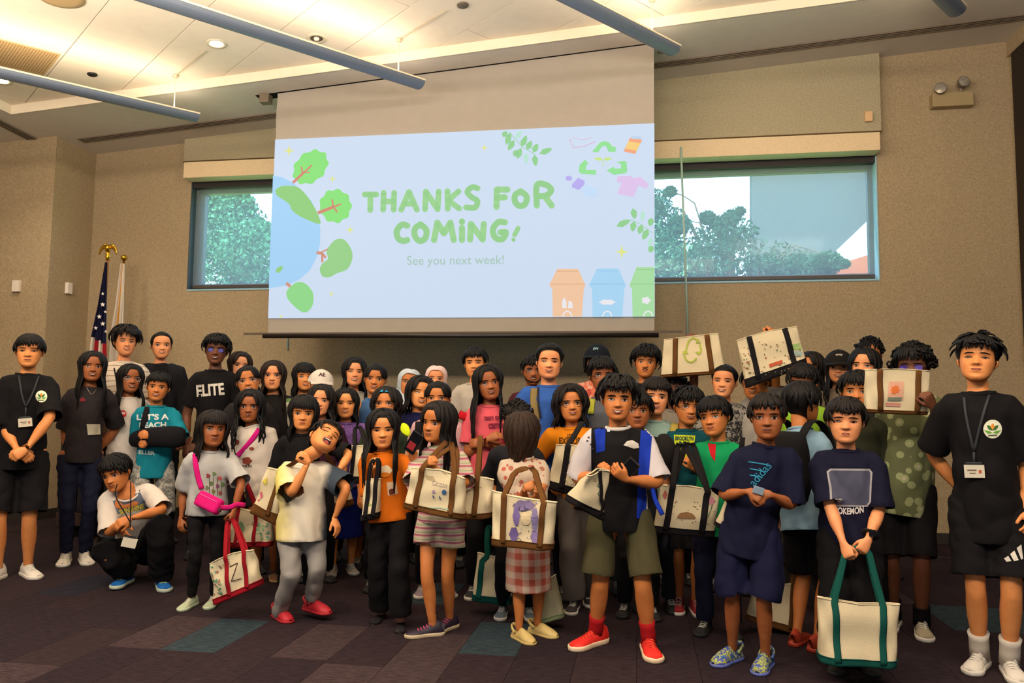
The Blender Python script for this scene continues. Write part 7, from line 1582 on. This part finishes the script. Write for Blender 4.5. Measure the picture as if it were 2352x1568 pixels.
scrib(b, 'marker_face', [blob(1208, 1190, 12, 16, 12)], '#cdbb96', off=.005); specks(b, 'marker_dot', 1180, 1150, 1238, 1240, 26, ['#5a4c80', '#8f84ac'], 2.0, 9)
tote('canvas tote with green straps standing behind the small girl in the pink skirt', (1097, 1272), (1168, 1276), (1170, 1390), (1082, 1378), 4.72, .12, 'green', (.32, .85), [(1128, 1215, 4.75)], seed=11, sw=.034)
tote('limp pale tote with faint green base on the floor beside the cream clogs', (1240, 1334), (1276, 1322), (1294, 1418), (1230, 1434), 4.5, .12, 'palegreen', nostrap=True, col=mat('#a9a688', .85, 'cloth'), seed=12, base=.10)
b = tote('canvas tote with black base against the mustard tee child', (1277, 1021), (1346, 1026), (1334, 1144), (1256, 1120), 4.55, .11, 'black', (.42, ), [(1338, 968, 4.72)], seed=13, sw=.034, base=.17); specks(b, 'ink_mark', 1295, 1090, 1340, 1116, 16, ['#4a4a4a', '#8a7a3a'], 1.8, 2); scrib(b, 'ink_row', [[(1305, 1058), (1330, 1062), (1330, 1068), (1305, 1064)]], '#7a7a86')
b = tote('turned canvas tote with black base hanging from the blue-vested boy\'s hand', (1354, 1091), (1401, 1079), (1386, 1196), (1322, 1162), (3.86, 3.98, 3.98, 3.86), .10, 'black', (.45, ), [(1374, 1078, 3.95)], seed=14, base=.16); line_on(b, 'ink_scribble', [(1380, 1105), (1372, 1115), (1384, 1122), (1374, 1132), (1380, 1140)], 1.6, '#44705f', 14)
b = tote('canvas tote with long black handles and a brown bun drawing', (1518, 1112), (1655, 1128), (1641, 1234), (1500, 1222), 4.42, .12, 'black', (.27, .78), [(1566, 1024, 4.52), (1584, 1022, 4.62)], seed=15, sw=.034)
scrib(b, 'bun_drawing', [[(1555, 1186), (1562, 1178), (1578, 1175), (1592, 1180), (1598, 1188), (1597, 1192), (1556, 1190)]], '#8a6844'); scrib(b, 'flower_drawing', [blob(1634, 1150, 8, 9, 12, .18, 5)], '#c98a94'); line_on(b, 'stem_drawing', [(1636, 1158), (1632, 1172), (1624, 1190)], 2, '#5f7a58', 8); scrib(b, 'red_mark', [blob(1528, 1136, 5, 10, 10, .2, 4)], '#b0665a'); specks(b, 'crayon_mark', 1515, 1150, 1645, 1205, 10, ['#6a6a6a', '#8a7a5a'], 2, 3)
tote('narrow view of a canvas tote hanging at the adidas boy\'s side'.replace('adidas', 'blue-lettered'), (1678, 1128), (1704, 1128), (1694, 1232), (1643, 1208), 4.12, .10, 'black', (.5,), [(1706, 1004, 4.1)], seed=16, base=.10)
tote('plain canvas tote with brown strap on the floor behind bare legs, right of centre', (1736, 1334), (1843, 1342), (1838, 1458), (1716, 1424), 4.66, .12, 'brown', (.22, .7), None, seed=17, wr=1.4, hl=.10)
b = tote('big plain canvas tote with green straps and base, held low in front at right', (1880, 1375), (2066, 1390), (2062, 1534), (1888, 1524), 3.86, .13, 'green', (.27, .73), [((1942, 1268, 3.93), (1992, 1262, 3.93)), ((1946, 1264, 4.0), (1990, 1258, 4.0))], seed=18, sw=.030, base=.11)
b = tote('canvas tote with green recycling arrows raised overhead, brown straps', (1525, 780), (1650, 765), (1668, 856), (1518, 866), 5.70, .10, 'brown', (.24, .76), [], seed=19, base=.06, nostrap=False, hl=-.02, wr=.6, sw=.036)
for q in ([(1575, 806), (1581, 785), (1592, 776), (1603, 782)], [(1607, 790), (1610, 806), (1604, 812)], [(1600, 822), (1590, 831), (1578, 828), (1572, 816), (1570, 806)]): line_on(b, 'recycling_arrow', q, 4, '#a5b04a', 12)
scrib(b, 'arrow_head', [[(1602, 776), (1610, 788), (1598, 788)], [(1596, 808), (1612, 806), (1606, 816)], [(1566, 812), (1576, 802), (1582, 813)]], '#a5b04a')
b = tote('canvas tote covered in small colourful writing raised overhead, black straps', (1692, 780), (1830, 748), (1856, 838), (1716, 890), 5.45, .11, 'black', (.26, .70), [], seed=20, base=.17, hl=-.02, wr=.8, sw=.036)
specks(b, 'tiny_note', 1705, 785, 1840, 860, 26, ['#7a6a4a', '#a0603a', '#5f6f5a'], 2.4, 6); scrib(b, 'green_patch', [[(1812, 792), (1848, 786), (1850, 800), (1818, 804)]], '#8fae6a'); scrib(b, 'grey_patch', [blob(1832, 812, 14, 7, 12, .1, 5)], '#8fa39c'); scrib(b, 'red_words', [[(1766, 836), (1796, 826), (1798, 834), (1768, 844)]], '#b5563a')
b = tote('canvas tote with orange sunrise drawing held up in front of the tall curly-haired boy', (1987, 848), (2139, 851), (2133, 952), (1990, 946), 4.58, .10, 'brown', (.22, .68), [], seed=21, base=.06, hl=-.02, wr=.5, sw=.030)
scrib(b, 'drawing_field', [[(2042, 876), (2076, 876), (2074, 918), (2038, 918)]], '#d3a088'); scrib(b, 'sun_drawing', [blob(2056, 895, 10, 9, 16, .2, 8)], '#d2703a', off=.006); scrib(b, 'ground_drawing', [[(2040, 912), (2072, 912), (2070, 920), (2038, 920)]], '#6f7a6a', off=.006); scrib(b, 'red_band', [[(2034, 924), (2070, 926), (2068, 934), (2034, 932)]], '#b98274'); scrib(b, 'leaf_drawing', [leaf((2110, 932), (2118, 916), 4), leaf((2114, 932), (2126, 922), 3)], '#7d9a3a')
# ---------------- other carried things ----------------
def px_pouch():
    pts = [(447, 1150), (470, 1140), (498, 1160), (518, 1182)]; P_ = np.array([hit(WG, x, y, 'bvh', .035) if hit(WG, x, y, 'bvh', .035) is not None else atY(x, y, 4.35) for x, y in pts]); P_ = smooth_path(P_, 12); e = empty('belt_bag', P_.mean(0)); tag(e, 'bright pink belt bag slung across the small girl in grey', 'bag'); iv = winv(e); m = cl('#c8146c')
    d = unit(P_[-2]-P_[1]); n_ = unit(CAM-P_.mean(0)); n_ = unit(n_-(n_@d)*d); w_ = np.cross(d, n_); R_ = np.stack([d, n_, w_], 1); c = P_.mean(0)+n_*.012
    me = Msh().add(*box_geo(c, (.185, .055, .095), R_), m).data('pouch'); bevel(me, .022, 4); obj('pouch', me, e, inv=iv)
    obj('zip', Msh().add(*tube_geo([c+d*t+n_*.028+w_*.022*(1 if w_[2] > 0 else -1) for t in np.linspace(-.07, .07, 8)], .0028, n=5), mat('#e05a9c', .4)), e, inv=iv)
    for s_ in (-1, 1): obj('strap_loop', Msh().add(*box_geo(c+d*s_*.097, (.02, .012, .04), R_), mat('#2a1a24', .5)), e, False, inv=iv)
    q = smooth_path([c+d*.09, P_[-1]+[.03, -.01, .045], P_[-1]+[.06, .02, .06], P_[-1]+[.09, .06, .05]], 8); obj('strap', Msh().add(*tube_geo(q, .015, .003, ref=(0, 0, 1), n=6), m), e, inv=iv)
px_pouch()
def phone(x, y, Y, w, h, rot, c, label, extra=None):
    o_ = atY(x, y, Y); e = empty('phone', o_); tag(e, label, 'phone'); R_ = Ry(rot)@Rx(.15); boxobj('case', np.zeros(3), (w, .010, h), mat(c, .3), e, .004, R=R_); boxobj('screen', R_@np.array([0, -.006, 0]), (w*.88, .001, h*.9), mat('#101216', .08), e, R=R_)
    if extra: boxobj('sticker', R_@np.array([0, -.007, -.02]), (w*.6, .001, h*.35), mat(extra, .6), e, R=R_)
phone(1440, 1080, 4.02, .068, .13, .75, '#2c2523', 'dark phone held by the boy in the blue vest')
phone(950, 1016, 4.16, .07, .125, .55, '#1a1416', 'black phone with red case art held up beside the orange tee girl', '#8e1622')
o = obj('lime_wrapper', Msh().add(*tube_geo(smooth_path([atY(925, 972, 4.3), atY(930, 985, 4.28), atY(940, 1000, 4.26)], 6), [.008, .02, .026, .026, .02, .008], .004, ref=(1, 0, .3), n=8), cl('#b3c41a'))); tag(o, 'lime green wrapper held behind the phone near the orange tee girl', 'wrapper')
o = boxobj('snack_packet', atY(1742, 1126, 3.86), (.05, .01, .035), mat('#8fa3b5', .3, metal=.3), None, .003, R=Ry(.3)); tag(o, 'small silver packet in the hands of the boy with blue lettering', 'packet')
o = obj('black_jacket', Msh().add(*tube_geo(smooth_path([atY(1524, 1000, 4.6), atY(1528, 1030, 4.55), atY(1534, 1060, 4.55), atY(1538, 1085, 4.58)], 9), [.03, .05, .058, .055, .05, .048, .04, .035, .02], [.02]+[.03]*7+[.015], n=10), cl('#1c1919'))); tag(o, 'crumpled dark cloth hanging between the blue vest and the teal tee', 'cloth')
# backpack of the boy seen from behind
I = BP; J = I['J']; L2 = I['L2W']; H = I['H']; sb = I['sb']
e = empty('backpack', L2(sb+[0, .2, -.35*H])); tag(e, 'black backpack with white lettering on the boy in light blue tee', 'backpack'); iv = winv(e)
M = Msh(); c = sb+np.array([0, .165, 0]); rows = [(-.02, .09, .03), (-.05, .125, .06), (-.12, .14, .075), (-.22, .145, .085), (-.32, .145, .09), (-.385, .13, .08), (-.41, .10, .05)]
P_ = [L2(c+[0, .0, z]) for z, a, b_ in rows]; lat_ = L2([1, 0, 0])-L2([0, 0, 0]); M.add(*tube_geo(P_, [r_[1] for r_ in rows], [r_[2] for r_ in rows], ref=lat_, n=20), cl('#141315')); bp = obj('main_bag', M, e, inv=iv)
M = Msh(); P_ = [L2(c+[0, .07, z]) for z in (-.22, -.25, -.33, -.37)]; M.add(*tube_geo(P_, [.09, .11, .115, .10], [.03, .04, .045, .03], ref=lat_, n=16), cl('#1d1b1e')); obj('front_pocket', M, e, inv=iv)
for s in (-1, 1):
    P_ = smooth_path([L2(sb+np.array([s*.085, .14, -.05])), L2(sb+np.array([s*.095, .06, .03])), L2(sb+np.array([s*.10, -.04, .025])), L2(sb+np.array([s*.11, -.11, -.06])), L2(sb+np.array([s*.12, -.13, -.18])), L2(sb+np.array([s*.15, -.02, -.30]))], 18); obj('shoulder_strap', Msh().add(*tube_geo(P_, .026, .007, ref=lat_, n=8), cl('#141315')), e, inv=iv)
# blue tail of the vest strap
o = obj('webbing', Msh().add(*tube_geo(smooth_path([W for W in (CB_['W2L'](atY(1498, 1120, 4.1)), CB_['W2L'](atY(1506, 1150, 4.08)), CB_['W2L'](atY(1522, 1182, 4.05)))], 6), .012, .003, ref=(1, 0, 0), n=6), cl('#12309c')), CB_['root'])
